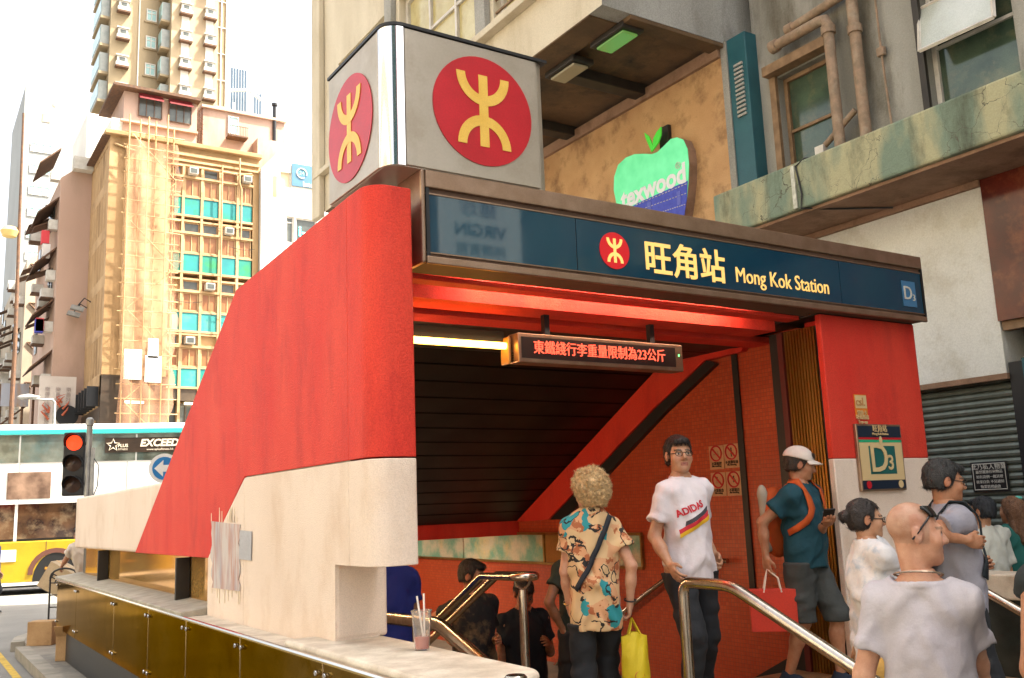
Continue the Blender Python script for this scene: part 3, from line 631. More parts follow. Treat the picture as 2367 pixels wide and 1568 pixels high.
def sticker(px, py, w_, h_, kind, label):
    p = onx(px, py, xr-.004); t = thing('prohibition_sticker', label, 'sticker', (xr-.004, p.y, p.z-h_/2), group='prohibition stickers on the tiled wall')
    mb = MB(); mb.box((xr-.010, p.y-w_/2, p.z-h_/2), (xr-.001, p.y+w_/2, p.z+h_/2)); mb.build('sheet', mat('sticker_cream', (.55, .33, .17), (.48, .28, .14), rough=.45, scale=8), t, bevel=.002)
    c = Vector((xr-.012, p.y, p.z+h_*.17)); rad = w_*.37
    mb = MB(); mb.tube([c+Vector((0, rad*math.cos(t_), rad*math.sin(t_))) for t_ in (2*math.pi*k/24 for k in range(24))], w_*.045, 5, closed=True)
    mb.obox(c, (.002, 0, 0), (0, rad*.7, rad*.7), (0, -w_*.03, w_*.03)); ring = mb.build('red_ring', m_logored, t)
    mb = MB(); s = rad*.5
    if kind == 0: mb.obox(c+Vector((.003, 0, -s*.2)), (.001, 0, 0), (0, s*1.1, 0), (0, 0, s*.16)); mb.obox(c+Vector((.003, -s*.6, s*.4)), (.001, 0, 0), (0, s*.12, 0), (0, 0, s*.4))
    elif kind == 1:
        mb.lathe([(0, -.001), (s*.3, -.001), (s*.3, .001), (0, .001)], c+Vector((.003, 0, s*.9)), 10, 'X'); mb.obox(c+Vector((.003, 0, 0)), (.001, 0, 0), (0, s*.3, 0), (0, 0, s*.6)); mb.obox(c+Vector((.003, 0, -s*.8)), (.001, 0, 0), (0, s*.2, 0), (0, 0, s*.5)); mb.obox(c+Vector((.003, -s*.6, -s*.4)), (.001, 0, 0), (0, s*.18, 0), (0, 0, s*.18))
    elif kind == 2: mb.lathe([(0, -.001), (s*.35, -.001), (s*.35, .001), (0, .001)], c+Vector((.003, s*.4, s*.7)), 10, 'X'); mb.obox(c+Vector((.003, s*.3, -s*.2)), (.001, 0, 0), (0, s*.4, 0), (0, 0, s*.55)); mb.obox(c+Vector((.003, -s*.6, -s*.5)), (.001, 0, 0), (0, s*.35, 0), (0, 0, s*.3))
    else: mb.lathe([(0, -.001), (s*.35, -.001), (s*.35, .001), (0, .001)], c+Vector((.003, 0, s*.7)), 10, 'X'); mb.obox(c+Vector((.003, 0, -s*.2)), (.001, 0, 0), (0, s*.35, 0), (0, 0, s*.55)); mb.obox(c+Vector((.003, 0, 0)), (.001, 0, 0), (0, s*.75, s*.3), (0, -s*.06, s*.15))
    mb.build('pictogram', m_black, t)
    for k in range(2): text_on(['不准吸煙', '不准拋垃圾', '不准飲食', '不准擺賣'][kind] if k == 0 else ['No smoking', 'No littering', 'No eating', 'No hawking'][kind], mat('sticker_ink', (.06, .03, .02), rough=.5), t, Vector((xr-.0125, p.y, p.z-h_*(.27+.1*k))), -Y, Z, [.030, .022][k])
for (px, py, k, lab) in ((1657, 1058, 0, 'cream no smoking sticker, upper left of the four on the red tiles'), (1692, 1054, 1, 'cream no littering sticker, upper right of the four on the red tiles'),
                         (1662, 1120, 2, 'cream no eating sticker, lower left of the four on the red tiles'), (1698, 1118, 3, 'cream no hawking sticker, lower right of the four on the red tiles')):
    sticker(px, py, .17, .20, k, lab)

# scrubbed poster remains with drips on the white side wall
m_rag = mat('torn_poster_paper', (.66, .60, .57), (.56, .34, .28), rough=.8, scale=16, streak=3.5, fac=(.42, .62), stain=(.42, .46, .54), stain_amt=.7, stain_scale=7, alpha=.82)
TP = thing('torn_poster', 'torn and smeared poster remains stuck on the white side wall', 'poster', (xw-.01, 6.7, 1.15))
def wallp(px, py, dx=.006): p = onx(px, py, xw-dx); return (p.x, p.y, p.z)
rnd = random.Random(3)
left = [(489+rnd.uniform(-3, 3), y) for y in range(1205, 1362, 14)]; rgt = [(553+rnd.uniform(-3, 3), y+8) for y in range(1205, 1372, 14)]
mb = MB(); mb.prism([wallp(*q) for q in left]+[wallp(*q) for q in reversed(rgt)], (.004, 0, 0)); mb.build('sheet', m_rag, TP)
mb = MB(); mb.prism([wallp(*q, .009) for q in ((554, 1226), (581, 1229), (580, 1296), (552, 1293))], (.003, 0, 0)); mb.build('blank_sheet', mat('grey_paper', (.46, .47, .50), (.40, .40, .42), rough=.85, scale=4), TP)
mb = MB()
for i in range(22):
    x = rnd.uniform(486, 555); up = rnd.random() < .45; y0 = 1208 if up else 1360; L_ = rnd.uniform(10, 38)*(-1 if up else 1)
    mb.prism([wallp(x-.7, y0, .003), wallp(x+.7, y0, .003), wallp(x+.5, y0+L_, .003), wallp(x-.3, y0+L_, .003)], (.002, 0, 0))
tag(mb.build('paste_drips', mat('dried_paste', (.80, .66, .48), rough=.7), TP), kind='stuff')

# ------------------------------------------------------------------ handrails
def rail(name, pts, r, label, posts=(), m=m_steel, extra=None):
    t = thing(name, label, 'handrail', (pts[0][0], pts[0][1], PZ))
    P = [Vector(p) for p in pts]; Q = [P[0]]
    for i in range(1, len(P)-1):              # round each bend
        a = (P[i-1]-P[i]).normalized(); b = (P[i+1]-P[i]).normalized(); d = min(.07, (P[i-1]-P[i]).length*.4, (P[i+1]-P[i]).length*.4)
        for k in range(6): s = k/5; Q.append(P[i]+a*d*(1-s)**2+b*d*s**2)
    Q.append(P[-1]); mb = MB(); mb.tube(Q, r, 12); mb.build('rail', m, t, smooth=True)
    for (x, y, z0, z1) in posts: mb = MB(); mb.tube([(x, y, z0), (x, y, z1)], r*.9, 12); mb.build('post', m, t, smooth=True); mb = MB(); mb.lathe([(r*2.2, 0), (r*2.2, .008), (r, .02)], (x, y, z0+.001), 16); mb.build('base_flange', m, t, smooth=True)
    return t
hx = 3.567
b1 = onx(1690, 1350, hx); b2 = onx(2010, 1568, hx)
dirv = (b2-b1); b3 = b1+dirv*1.25
a1 = onx(1578, 1345, hx)
rail('handrail', [(hx, a1.y, PZ+.01), (hx, a1.y, a1.z), (hx, b1.y, a1.z-.005), b3, (hx, b3.y-.02, .2)], .030, 'polished steel handrail running down the front steps beside the man in the white tee', [])
h2 = 2.47; c1, c2_, c3 = onx(880, 1428, h2), onx(1015, 1443, h2), onx(1085, 1505, h2); c4 = c3+(c3-c2_)*1.1
rail('handrail', [(h2, c1.y+1.5, c1.z-.7), (h2, c1.y+.1, c1.z), (h2, c2_.y, c2_.z), c4], .037, 'wide steel handrail inside the white parapet behind the plastic cup', [(h2, c2_.y+.25, PZ, c2_.z)])
h3 = 6.2; d1, d2 = onx(2228, 1340, h3), onx(2312, 1388, h3); d3 = d2+(d2-d1)*1.2
rail('handrail', [(h3, d1.y+.9, d1.z+.01), (h3, d1.y, d1.z), d2, d3], .030, 'steel handrail by the right parapet with the beige coping', [(h3, d1.y+.55, PZ, d1.z)])
cx = 3.05; r0 = onx(1205, 1332, cx)
cr = thing('handrail', 'double steel stair handrail ending in a flat loop on a post', 'handrail', (cx, r0.y, PZ))
w_ = .055; bend = onx(1132, 1340, cx); pts = [(cx-w_, bend.y+3.0, r0.z-.01-3.0*.517), (cx-w_, bend.y, r0.z-.01), (cx-w_, r0.y+.02, r0.z)]
for i in range(9): a = R(180+180*i/8); pts.append((cx+w_*1.25*math.cos(a), r0.y-.02+w_*1.4*math.sin(a), r0.z))
pts += [(cx+w_, r0.y+.02, r0.z), (cx+w_, bend.y, r0.z-.01), (cx+w_, bend.y+3.0, r0.z-.01-3.0*.517)]
mb = MB(); mb.tube(pts, .024, 10); mb.build('rail', m_steel, cr, smooth=True)
mb = MB(); mb.tube([(cx, r0.y-.01, PZ+.002), (cx, r0.y-.01, r0.z-.075)], .026, 12); mb.build('post', m_steel, cr, smooth=True)
mb = MB(); mb.tube([(cx-w_, r0.y-.01, r0.z-.01), (cx-w_*.8, r0.y-.01, r0.z-.05), (cx, r0.y-.01, r0.z-.078), (cx+w_*.8, r0.y-.01, r0.z-.05), (cx+w_, r0.y-.01, r0.z-.01)], .007, 6); mb.build('saddle', m_steel, cr, smooth=True)
mb = MB(); 
for s in (.9, 1.9): mb.tube([(cx-w_, bend.y+s, r0.z-s*.517-.012), (cx+w_, bend.y+s, r0.z-s*.517-.012)], .008, 6)
mb.build('tie_bar', m_steel, cr)
# wall rail on the tiled side
mb = MB(); p1 = onx(1650, 1297, xr-.08); p0 = onx(1682, 1297, xr-.08)
wr = thing('wall_handrail', 'brown steel handrail fixed along the red tiled stair wall', 'handrail', (xr-.08, 5.2, 1.2))
mb.tube([(xr-.08, p0.y, p0.z), (xr-.08, p0.y+.45, p0.z), (xr-.08, p0.y+3.2, p0.z-1.45)], .022, 10); mb.build('rail', m_steel, wr, smooth=True)
mb = MB()
for y, z in ((p0.y+.25, p0.z), (p0.y+1.4, p0.z-.5), (p0.y+2.6, p0.z-1.13)): mb.tube([(xr-.08, y, z-.01), (xr-.08, y, z-.06), (xr-.002, y, z-.06)], .008, 6)
mb.build('bracket', m_steel, wr)
# ------------------------------------------------------------------ concrete building on the right
m_conc = mat('weathered_concrete', (.33, .32, .285), (.19, .18, .15), rough=.85, scale=1.5, bump=.6, bscale=30, stain=(.085, .07, .045), stain_amt=.85, stain_scale=2.2, streak=2.5)
m_conc2 = mat('grey_concrete', (.38, .37, .34), (.26, .25, .22), rough=.85, scale=1.4, bump=.5, bscale=40, stain=(.13, .115, .09), stain_amt=.75, stain_scale=2.4, streak=2.5, grit=.25)
m_slab = mat('algae_stained_slab', (.37, .35, .21), (.17, .225, .165), rough=.85, scale=2.2, bump=.9, bscale=16, stain=(.075, .085, .055), stain_amt=.95, stain_scale=2.4, streak=2.0, fac=(.42, .56))
def crackle(m, scale=3.2, width=.035, dark=(.03, .03, .025)):
    # add a net of shrinkage cracks (colour + relief) over an existing material
    nt = m.node_tree; L = nt.links.new; b = nt.nodes['Principled BSDF']; tc = _n(nt, 'ShaderNodeTexCoord'); nz = _n(nt, 'ShaderNodeTexNoise'); nz.inputs['Scale'].default_value = 3; nz.inputs['Detail'].default_value = 6; L(tc.outputs['Object'], nz.inputs[0])
    ad = _n(nt, 'ShaderNodeMix', data_type='VECTOR'); ad.inputs[0].default_value = .30; L(tc.outputs['Object'], ad.inputs[4]); L(nz.outputs['Color'], ad.inputs[5])
    v = _n(nt, 'ShaderNodeTexVoronoi', feature='DISTANCE_TO_EDGE'); v.inputs['Scale'].default_value = scale; L(ad.outputs[1], v.inputs['Vector'])
    n2 = _n(nt, 'ShaderNodeTexNoise'); n2.inputs['Scale'].default_value = 1.4; L(tc.outputs['Object'], n2.inputs[0])
    wd = _n(nt, 'ShaderNodeMapRange'); wd.inputs[1].default_value = .45; wd.inputs[2].default_value = .7; wd.inputs[3].default_value = .001; wd.inputs[4].default_value = width; L(n2.outputs['Fac'], wd.inputs[0])
    lt = _n(nt, 'ShaderNodeMath', operation='LESS_THAN'); L(v.outputs['Distance'], lt.inputs[0]); L(wd.outputs[0], lt.inputs[1])
    old = b.inputs['Base Color'].links[0].from_socket; x = _n(nt, 'ShaderNodeMix', data_type='RGBA'); L(lt.outputs[0], x.inputs[0]); L(old, x.inputs[6]); x.inputs[7].default_value = (*dark, 1); L(x.outputs[2], b.inputs['Base Color'])
    return m
crackle(m_slab, 5.5, .016, (.09, .085, .06))
m_under = mat('flaking_underside', (.33, .20, .13), (.24, .14, .085), rough=.9, scale=3, bump=.6, bscale=18, stain=(.13, .07, .035), stain_amt=.7, stain_scale=2.5)
m_wwall = mat('stained_white_panel', (.74, .74, .70), (.66, .66, .61), rough=.7, scale=1.2, bump=.15, bscale=60, stain=(.40, .35, .24), stain_amt=.45, stain_scale=2.2)
m_orangew = mat('orange_tinged_wall', (.54, .33, .155), (.44, .25, .11), rough=.75, scale=2, bump=.3, bscale=40, stain=(.17, .085, .035), stain_amt=.75, stain_scale=2.6)
m_wood = mat('brown_timber', (.26, .16, .085), (.17, .10, .05), rough=.7, scale=9, streak=0, bump=.3, bscale=50)
m_greenglass = mat('dirty_green_glass', (.035, .06, .042), (.075, .11, .075), rough=.10, scale=2.3, metal=.15, spec=.8, stain=(.16, .15, .085), stain_amt=.7, stain_scale=3.5, rvar=.06)
m_white_fr = mat('white_window_frame', (.62, .58, .52), (.50, .46, .40), rough=.5, scale=8)
m_pipe = mat('cast_iron_pipe', (.30, .20, .13), (.20, .14, .09), rough=.7, scale=12, bump=.4, bscale=70, stain=(.36, .30, .22), stain_amt=.6, stain_scale=5)
m_teald = mat('dark_teal_metal', (.012, .075, .095), (.02, .10, .12), rough=.45, scale=3)
RB = thing('concrete_building', 'weathered concrete building with drain pipes and a green stained ledge on the right', 'building', (8.9, 4.0, .13))
xu, xg = 8.6, 8.95                            # upper wall plane and ground-floor wall plane
# upper wall with its two window openings
def uz(px, py, x=xu): p = onx(px, py, x); return p.y, p.z
w1l, w1t = uz(1797, 182); w1r, _ = uz(1916, 150); _, w1b = uz(1832, 425)
w2l, w2t = uz(2128, 20); w2r, _ = uz(2345, 60); _, w2b = uz(2150, 262)
Y0, Y1, Zb, Zt = -14.0, 7.45, 5.0, 24.
holes = [(Y1-w1l, w1b-Zb, Y1-w1r, w1t-Zb), (Y1-w2l, w2b-Zb, Y1-w2r, w2t+.25-Zb)]
for k in range(1, 6):
    for y in (5.9, 3.6, 1.2, -1.5, -4.5): holes.append((Y1-y-.6, 2.6+k*3., Y1-y+.6, 4.1+k*3.))
mb = facade(MB(), (xu, Y1, Zb), -Y, Z, -X, Y1-Y0, Zt-Zb, holes, .22); mb.build('upper_wall', m_conc, RB)
mb = MB(); mb.box((xu+.23, Y0, 5.01), (16, 7.7, Zt)); mb.box((xg+.31, Y0, .1), (16, 12, 4.99)); mb.build('building_core', m_conc2, RB)
# ground-floor wall, then the shutter below it
z_sh = 2.83
e = onx(2292, 500, xg).y
mb = MB(); mb.box((xg-.10, e, z_sh), (xg+.3, 11.5, 5.0)); mb.build('white_wall', m_wwall, RB, bevel=.006)
# ledge slab
mb = MB(); mb.box((8.0, -9, 4.80), (xu-.002, 7.80, 5.335)); mb.build('ledge_slab', m_slab, RB, bevel=.025, seg=2)
mb = MB(); mb.box((8.06, -9, 4.765), (xg+.2, 7.78, 4.799)); mb.build('ledge_underside', m_under, RB)
mb = MB(); mb.box((xg-.16, e-.002, 4.70), (xg-.101, 7.7, 4.764)); mb.build('ledge_moulding', m_under, RB)
mb = MB(); mb.box((7.985, 6.55, 4.82), (7.9995, 6.60, 5.30)); mb.build('render_patch', mat('white_patch', (.6, .6, .52), (.4, .4, .33), rough=.8, scale=20), RB)
# windows of the upper wall
def rwin(l, t, r, b, wt):
    a = thing if False else None
    W_, H_ = l-r, t-b
    return window(RB, (xu+.16, l, b), -Y, Z, W_, H_, 1, 2, wt, m_greenglass, .05, .06, splits=[.5])
rwin(w1l, w1t, w1r, w1b, m_wood); rwin(w2l, w2t+.25, w2r, w2b, m_white_fr)
# open hopper sash of the right window
s0, s1, s2, s3 = onx(2126, 118, xu-.16), onx(2297, 40, xu-.16), onx(2290, -62, xu+.02), onx(2124, 22, xu+.02); mbf = MB()
for (p, q) in ((s0, s1), (s1, s2), (s2, s3), (s3, s0)): mbf.tube([p, q], .022, 4)
sash = mbf.build('open_sash', m_white_fr, RB)
mb = MB(); mb.quad(s0, s1, s2, s3); mb.build('sash_glass', mat('pale_glass', (.55, .57, .52), (.42, .44, .38), rough=.08, scale=2, metal=.2), sash)
# timber box hood round the left window
mb = MB(); mb.box((xu-.16, w1r-.08, w1t+.02), (xu-.002, w1l+.10, w1t+.14)); mb.build('window_hood', m_wood, RB, bevel=.008)
mb = MB(); mb.box((xu-.05, w1l+.001, w1b), (xu-.002, w1l+.09, w1t+.018)); mb.build('window_jamb', m_wood, RB)
mb = MB(); mb.box((xu-.10, w2r, w2t+.36), (xu-.002, w2l+.14, w2t+.45)); mb.build('window_hood', m_conc, RB)
mb = MB(); mb.box((xu-.05, w2l+.001, w2b), (xu-.002, w2l+.07, w2t+.35)); mb.build('window_jamb', m_dark, RB)
# louvre box at the left end
l0, l1 = onx(1708, 300, xu).y, onx(1766, 300, xu).y
mb = MB(); mb.box((xu-.20, l1, 5.3), (xu+.02, l0, 7.42)); lv = mb.build('louvre_box', m_teald, RB, bevel=.01)
mb = MB(); mb.box((xu-.22, l0-.10, 5.3), (xu-.201, l0, 7.42)); mb.build('corner_post', m_conc2, RB)
for i in range(13):
    z = 6.35+i*.055; mb = MB(); mb.box((xu-.225, l1+.06, z), (xu-.203, l1+.20, z+.028)); mb.build('louvre_slat', m_conc2, lv)
# drain pipes
def rpipe(name, pts, r, px_off=0, m=m_pipe, collars=(), par=RB):
    mb = MB(); Q = [Vector(p) for p in pts]; mb.tube(Q, r, 10)
    for c, dr in collars: c = Vector(c); dr = Vector(dr).normalized(); mb.tube([c-dr*.05, c-dr*.045, c+dr*.045, c+dr*.05], [r*1.05, r*1.3, r*1.3, r*1.05], 10)
    return mb.build(name, m, par, smooth=True)
xp = xu-.13
def pp_(px, py, x=xp): return onx(px, py, x)
A = pp_(1975, -40); B = pp_(1990, 305)
yv = (A.y+B.y)/2
rpipe('drain_pipe', [(xp, yv, 12), (xp, yv, 5.34)], .062, collars=[((xp, yv, pp_(1972, 70).z), Z), ((xp, yv, 5.38), Z), ((xp, yv, 9.), Z)])
C1, C2, C3, C4 = pp_(1790, 108, xp-.05), pp_(1900, 46, xp-.05), pp_(1915, 60, xp-.05), pp_(1940, 330, xp-.05)
y2 = (C3.y+C4.y)/2
rpipe('drain_pipe', [C1, Vector((xp-.05, y2+.12, C2.z)), Vector((xp-.05, y2+.03, C2.z-.02)), Vector((xp-.05, y2, C2.z-.10)), Vector((xp-.05, y2, 5.34))], .062, collars=[(C1, (0, 1, 0)), ((xp-.05, y2, C2.z-.16), Z)])
D1, D2 = pp_(1826, 68, xp+.02), pp_(1960, -20, xp+.02)
rpipe('drain_pipe', [D1, D2, D2+Vector((0, -.5, .05))], .055, collars=[(D1, (0, 1, 0)), (D2, (0, 1, .2))])
W1, W2_ = pp_(1900, 345, xp-.02), pp_(1977, 255, xp-.02)
rpipe('waste_pipe', [W1, W2_], .035, collars=[((W1+W2_)/2, W2_-W1)])
mb = MB(); p = pp_(1898, 348, xp-.04); mb.obox(p, (.04, 0, 0), (0, .06, 0), (0, 0, .05)); mb.build('junction_box', m_white_fr, RB, bevel=.01)
cb = pp_(2037, 120, xp+.08); rpipe('conduit', [(xp+.08, cb.y, 9), (xp+.08, cb.y, cb.z), (xp+.08, cb.y-.03, 5.34)], .012)
mb = MB(); mb.obox(cb, (.03, 0, 0), (0, .045, 0), (0, 0, .05)); mb.build('junction_box', m_pipe, RB, bevel=.012)
p = pp_(1898, 355, 7.985)
rpipe('loose_cable', [Vector((8.30, p.y-.02, 5.345)), Vector((8.02, p.y+.25, 5.345)), Vector((7.985, p.y+.35, 5.28)), Vector((7.985, p.y+.30, 4.95)), Vector((7.985, p.y+.33, 4.80)), Vector((8.2, p.y+.1, 4.755)), Vector((8.75, p.y-.25, 4.745))], .010, m=m_black)
# shutter: individual slats
SHy1 = 7.6; ns = 34
sh = MB(); sh.prism([(0, 0, 0), (-.018, 0, .012), (-.022, 0, .036), (-.014, 0, .058), (0, 0, .070), (.006, 0, .070), (.006, 0, 0)], (0, SHy1-e-.02, 0))
m_shut = mat('dark_green_shutter', (.17, .19, .16), (.11, .125, .10), rough=.42, metal=.45, scale=4, stain=(.11, .09, .055), stain_amt=.5, stain_scale=5, rvar=.1)
shm = mesh_of(sh, m_shut, 'shutter_slat')
SHP = MB().box((xg+.012, e, .13), (xg+.02, SHy1, z_sh)).build('shutter', m_black, RB)
for i in range(37):
    o = bpy.data.objects.new('shutter_slat', shm); COL.objects.link(o); o.parent = SHP; o.location = Vector((xg, e+.01, .18+i*.0715))-OFF[SHP.name]
mb = MB(); mb.box((xg-.13, e-.02, z_sh-.055), (xg-.10+.02, SHy1, z_sh-.001)); mb.build('shutter_lintel', m_under, RB)
mb = MB(); mb.box((xg-.09, e-.16, .13), (xg+.05, e-.022, z_sh+.1)); mb.build('shutter_guide', m_black, RB)
mb = MB(); mb.box((xg-.12, e-.30, 1.95), (xg-.092, e-.17, 2.95)); mb.build('door_frame', m_teald, RB)
# shop sign panel beyond the guide
m_maroonw = mat('maroon_lacquer_board', (.13, .022, .012), (.07, .012, .010), rough=.14, scale=3, streak=0, stain=(.24, .07, .03), stain_amt=.7, stain_scale=4)
mb = MB(); mb.box((xg-.14, -4, 3.33), (xg-.02, e-.004, 4.76)); mb.build('shop_fascia', m_maroonw, RB)
mb = MB(); mb.box((xg-.10, -4, 3.24), (xg-.0, e-.02, 3.328)); mb.build('fascia_sill', m_wood, RB)
mb = MB(); mb.box((xg-.06, -4, 1.95), (xg-.0, e-.32, 3.238)); mb.build('shop_glass', m_greenglass, RB)
mb = MB(); mb.box((xg-.08, e-.31, 2.0), (xg-.0, e-.26, 3.238)); mb.build('shop_mullion', m_wood, RB)
mb = MB(); mb.box((xg-.05, -4, .13), (xg-.0, e-.17, 1.94)); mb.build('shop_base', m_darkstone, RB)
NT = thing('warning_notice', 'white bordered dark notice with Chinese text on the roller shutter', 'notice', (xg-.03, 5.0, 1.5))
a, c = onx(2243, 1070, xg-.032), onx(2335, 1135, xg-.032)
mb = MB(); mb.box((xg-.036, c.y, c.z), (xg-.024, a.y, a.z)); mb.build('board', m_black, NT)
m_wp = mat('white_print', (.55, .53, .47), rough=.6)
mb = MB(); cc = [Vector((xg-.038, a.y-.02, a.z-.02)), Vector((xg-.038, c.y+.02, a.z-.02)), Vector((xg-.038, c.y+.02, c.z+.02)), Vector((xg-.038, a.y-.02, c.z+.02))]
mb.tube(cc, .006, 4, closed=True); mb.build('border', m_wp, NT)
hh = a.z-c.z
for i, (s, t_) in enumerate(((.062, '此乃私人物業'), (.036, '嚴禁擺放任何物品'), (.036, '如有違例一概清理'), (.036, '後果自負 不另通知'), (.036, '物業管理處啟'))):
    text_on(t_, m_wp, NT, Vector((xg-.0375, (a.y+c.y)/2, a.z-hh*(.18+.165*i))), -Y, Z, s*.95)

# ------------------------------------------------------------------ neighbouring building whose upper floors reach out over the pavement
PB = thing('overhanging_building', 'pale building whose upper floors jut out over the pavement behind the sign', 'building', (7.5, 11, .13))
zs = 7.40; xq = 6.45; ye = 7.78; yz_ = 16.6
m_pale = mat('pale_cream_wall', (.62, .55, .42), (.52, .45, .33), rough=.75, scale=1.2, bump=.25, bscale=40, stain=(.36, .29, .18), stain_amt=.5, stain_scale=1.5, streak=2)
m_yellowwin = mat('pale_yellow_glass', (.46, .38, .16), (.56, .50, .28), rough=.12, scale=1.5, spec=.7, stain=(.30, .22, .07), stain_amt=.5, stain_scale=2)
# front (street) face with window openings
holes = []; wins = []
for k in range(5):
    z0 = .95 if k == 0 else .95+k*3.1
    for (ya, yb) in ((8.65, 10.1), (10.55, 13.0), (13.5, 15.6)):
        holes.append((yz_-yb, z0, yz_-ya, z0+1.75)); wins.append((yb, zs+z0, yb-ya))
mb = facade(MB(), (xq, yz_, zs), -Y, Z, -X, yz_-ye, 16.5, holes, .25); mb.build('street_wall', m_pale, PB)
for i, (yb, z0, w_) in enumerate(wins):
    o = window(PB, (xq+.2, yb, z0), -Y, Z, w_, 1.75, 3 if w_ > 2 else 2, 1, m_white_fr, m_yellowwin, .07, .08, splits=[.33, .67] if w_ < 2 else [.5])
# louvre grille bars in front of the near window
for i in range(9):
    mb = MB(); z = zs+1.02+i*.19; mb.box((xq+.02, 8.66, z), (xq+.05, 10.09, z+.025)); mb.build('grille_bar', m_wood, PB)
mb = MB(); mb.box((xq-.14, ye-.02, zs+.70), (xq-.002, yz_, zs+.80)); mb.build('sill_band', m_pale, PB, bevel=.01)
for y in (10.32, 13.25): mb = MB(); mb.box((xq-.10, y-.13, zs+.802), (xq-.003, y+.13, zs+16)); mb.build('pilaster', m_conc2, PB, bevel=.01)
mb = MB(); mb.box((xq-.12, yz_-.3, zs-.1), (xq-.003, yz_+.1, zs+16)); mb.build('corner_pilaster', m_pale, PB, bevel=.02)
# hooded sunshade at the far corner
for k in range(1, 3):
    mb = MB(); mb.box((xq-.45, 15.4, zs+2.95+k*3.1), (xq-.125, yz_+.6, zs+3.10+k*3.1)); mb.build('sun_hood', m_pale, PB, bevel=.01)
mb = MB(); mb.box((xq+.26, ye+.26, zs+.1), (15, yz_-.01, zs+16.4)); mb.build('building_core', m_conc2, PB)
# end wall facing the camera, soffit, beams
mb = MB(); mb.box((xq+.001, ye, zs), (xu+.4, ye+.25, zs+16.5)); mb.build('end_wall', m_conc2, PB)
m_soff = mat('stained_soffit', (.15, .085, .038), (.095, .055, .026), rough=.85, scale=2.4, bump=.4, bscale=40, stain=(.02, .017, .014), stain_amt=.9, stain_scale=1.3)
mb = MB(); mb.box((xq+.26, ye+.26, zs+.05), (xu-.002, yz_-.3, zs+.098)); mb.build('soffit', m_soff, PB)
mb = MB(); mb.box((xq+.001, ye+.251, zs-.02), (xq+.42, yz_-.3, zs+.048)); mb.build('edge_beam', m_soff, PB, bevel=.01)
mb = MB(); mb.box((xq+.421, ye-.0, zs-.06), (xu-.21, ye+.22, zs-.001)); mb.build('end_beam', m_soff, PB, bevel=.01)
for y in (9.35, 11.0, 12.7):
    mb = MB(); mb.box((xq+.425, y-.11, zs-.10), (xu-.21, y+.11, zs+.049)); mb.build('cross_beam', m_dark, PB, bevel=.01)
mb = MB(); mb.box((xu-.2, l0+.003, .13), (xu+.2, yz_, zs-.002)); mb.build('mezzanine_wall', m_orangew, PB)
mb = MB(); mb.box((xu-.26, l0+.01, zs-.16), (xu-.202, yz_, zs-.004)); mb.build('wall_cornice', m_under, PB)
# soffit lamps
for i, (px, py) in enumerate(((1425, 82), (1315, 155))):
    p = onz(px, py, zs-.03)
    t = thing('soffit_lamp', ['bulkhead lamp with a faint green glow under the overhanging floor', 'pale unlit bulkhead lamp farther in under the overhanging floor'][i], 'lamp', p)
    mb = MB(); mb.box((p.x-.17, p.y-.32, zs-.10), (p.x+.17, p.y+.32, zs-.022)); mb.build('housing', m_dark, t, bevel=.02)
    mb = MB(); mb.box((p.x-.12, p.y-.26, zs-.135), (p.x+.12, p.y+.26, zs-.101)); mb.build('diffuser', mat('green_lamp_glass', (.07, .13, .05), rough=.2, emit=(.35, .8, .15), estr=.06) if i == 0 else mat('pale_lamp_glass', (.34, .30, .2), rough=.2), t, bevel=.02)
# apple shaped sign
AP = thing('apple_sign', 'bright green apple shaped shop sign with lettering and a blue denim band', 'sign', (xu-.4, 9.2, 5.3))
ax = xu-.34
def ap(px, py, x=ax): p = onx(px, py, x); return Vector((x, p.y, p.z))
apo = [(1508, 357), (1521, 352), (1537, 337), (1552, 322), (1566, 318), (1580, 323), (1590, 345), (1593, 380), (1592, 420), (1588, 460), (1582, 500), (1575, 540), (1560, 590), (1535, 610), (1500, 600), (1470, 575), (1445, 530), (1428, 480), (1420, 440), (1421, 410), (1430, 382), (1448, 365), (1468, 357), (1488, 356)]
mb = MB(); mb.prism([ap(*q) for q in apo], (.26, 0, 0)); mb.build('sign_box', m_under, AP)
m_apple = mat('apple_green_face', (.10, .62, .26), (.16, .72, .36), rough=.3, scale=4, emit=(.12, .75, .32), estr=.09)
mb = MB(); mb.prism([ap(*q, ax-.001) for q in apo], (-.012, 0, 0)); mb.build('apple_face', m_apple, AP)
cx_, cy_ = 1507, 430
dn = [(1410+i*12, 510-(i*12)*.335+0) for i in range(17)]
band = [q for q in [(1424, 482), (1432, 497), (1476, 469), (1590, 418), (1588, 460), (1582, 500), (1575, 540), (1560, 588), (1535, 606), (1500, 596), (1470, 570), (1445, 525)]]
mb = MB(); mb.prism([ap(*q, ax-.014) for q in band], (-.005, 0, 0)); dband = mb.build('denim_band', mat('denim_blue', (.035, .045, .30), (.05, .07, .38), rough=.6, scale=20, emit=(.05, .07, .5), estr=.04), AP)
for (a, b) in (((1470, 474), (1590, 424)), ((1478, 486), (1589, 446)), ((1500, 500), (1586, 472))):
    n_ = 16
    mb = MB()
    for i in range(n_):
        p, q = Vector((*a, 0)).lerp(Vector((*b, 0)), i/n_), Vector((*a, 0)).lerp(Vector((*b, 0)), (i+.55)/n_); mb.tube([ap(p.x, p.y, ax-.021), ap(q.x, q.y, ax-.021)], .006, 4)
    tag(mb.build('stitching', m_wp, dband), kind='stuff')
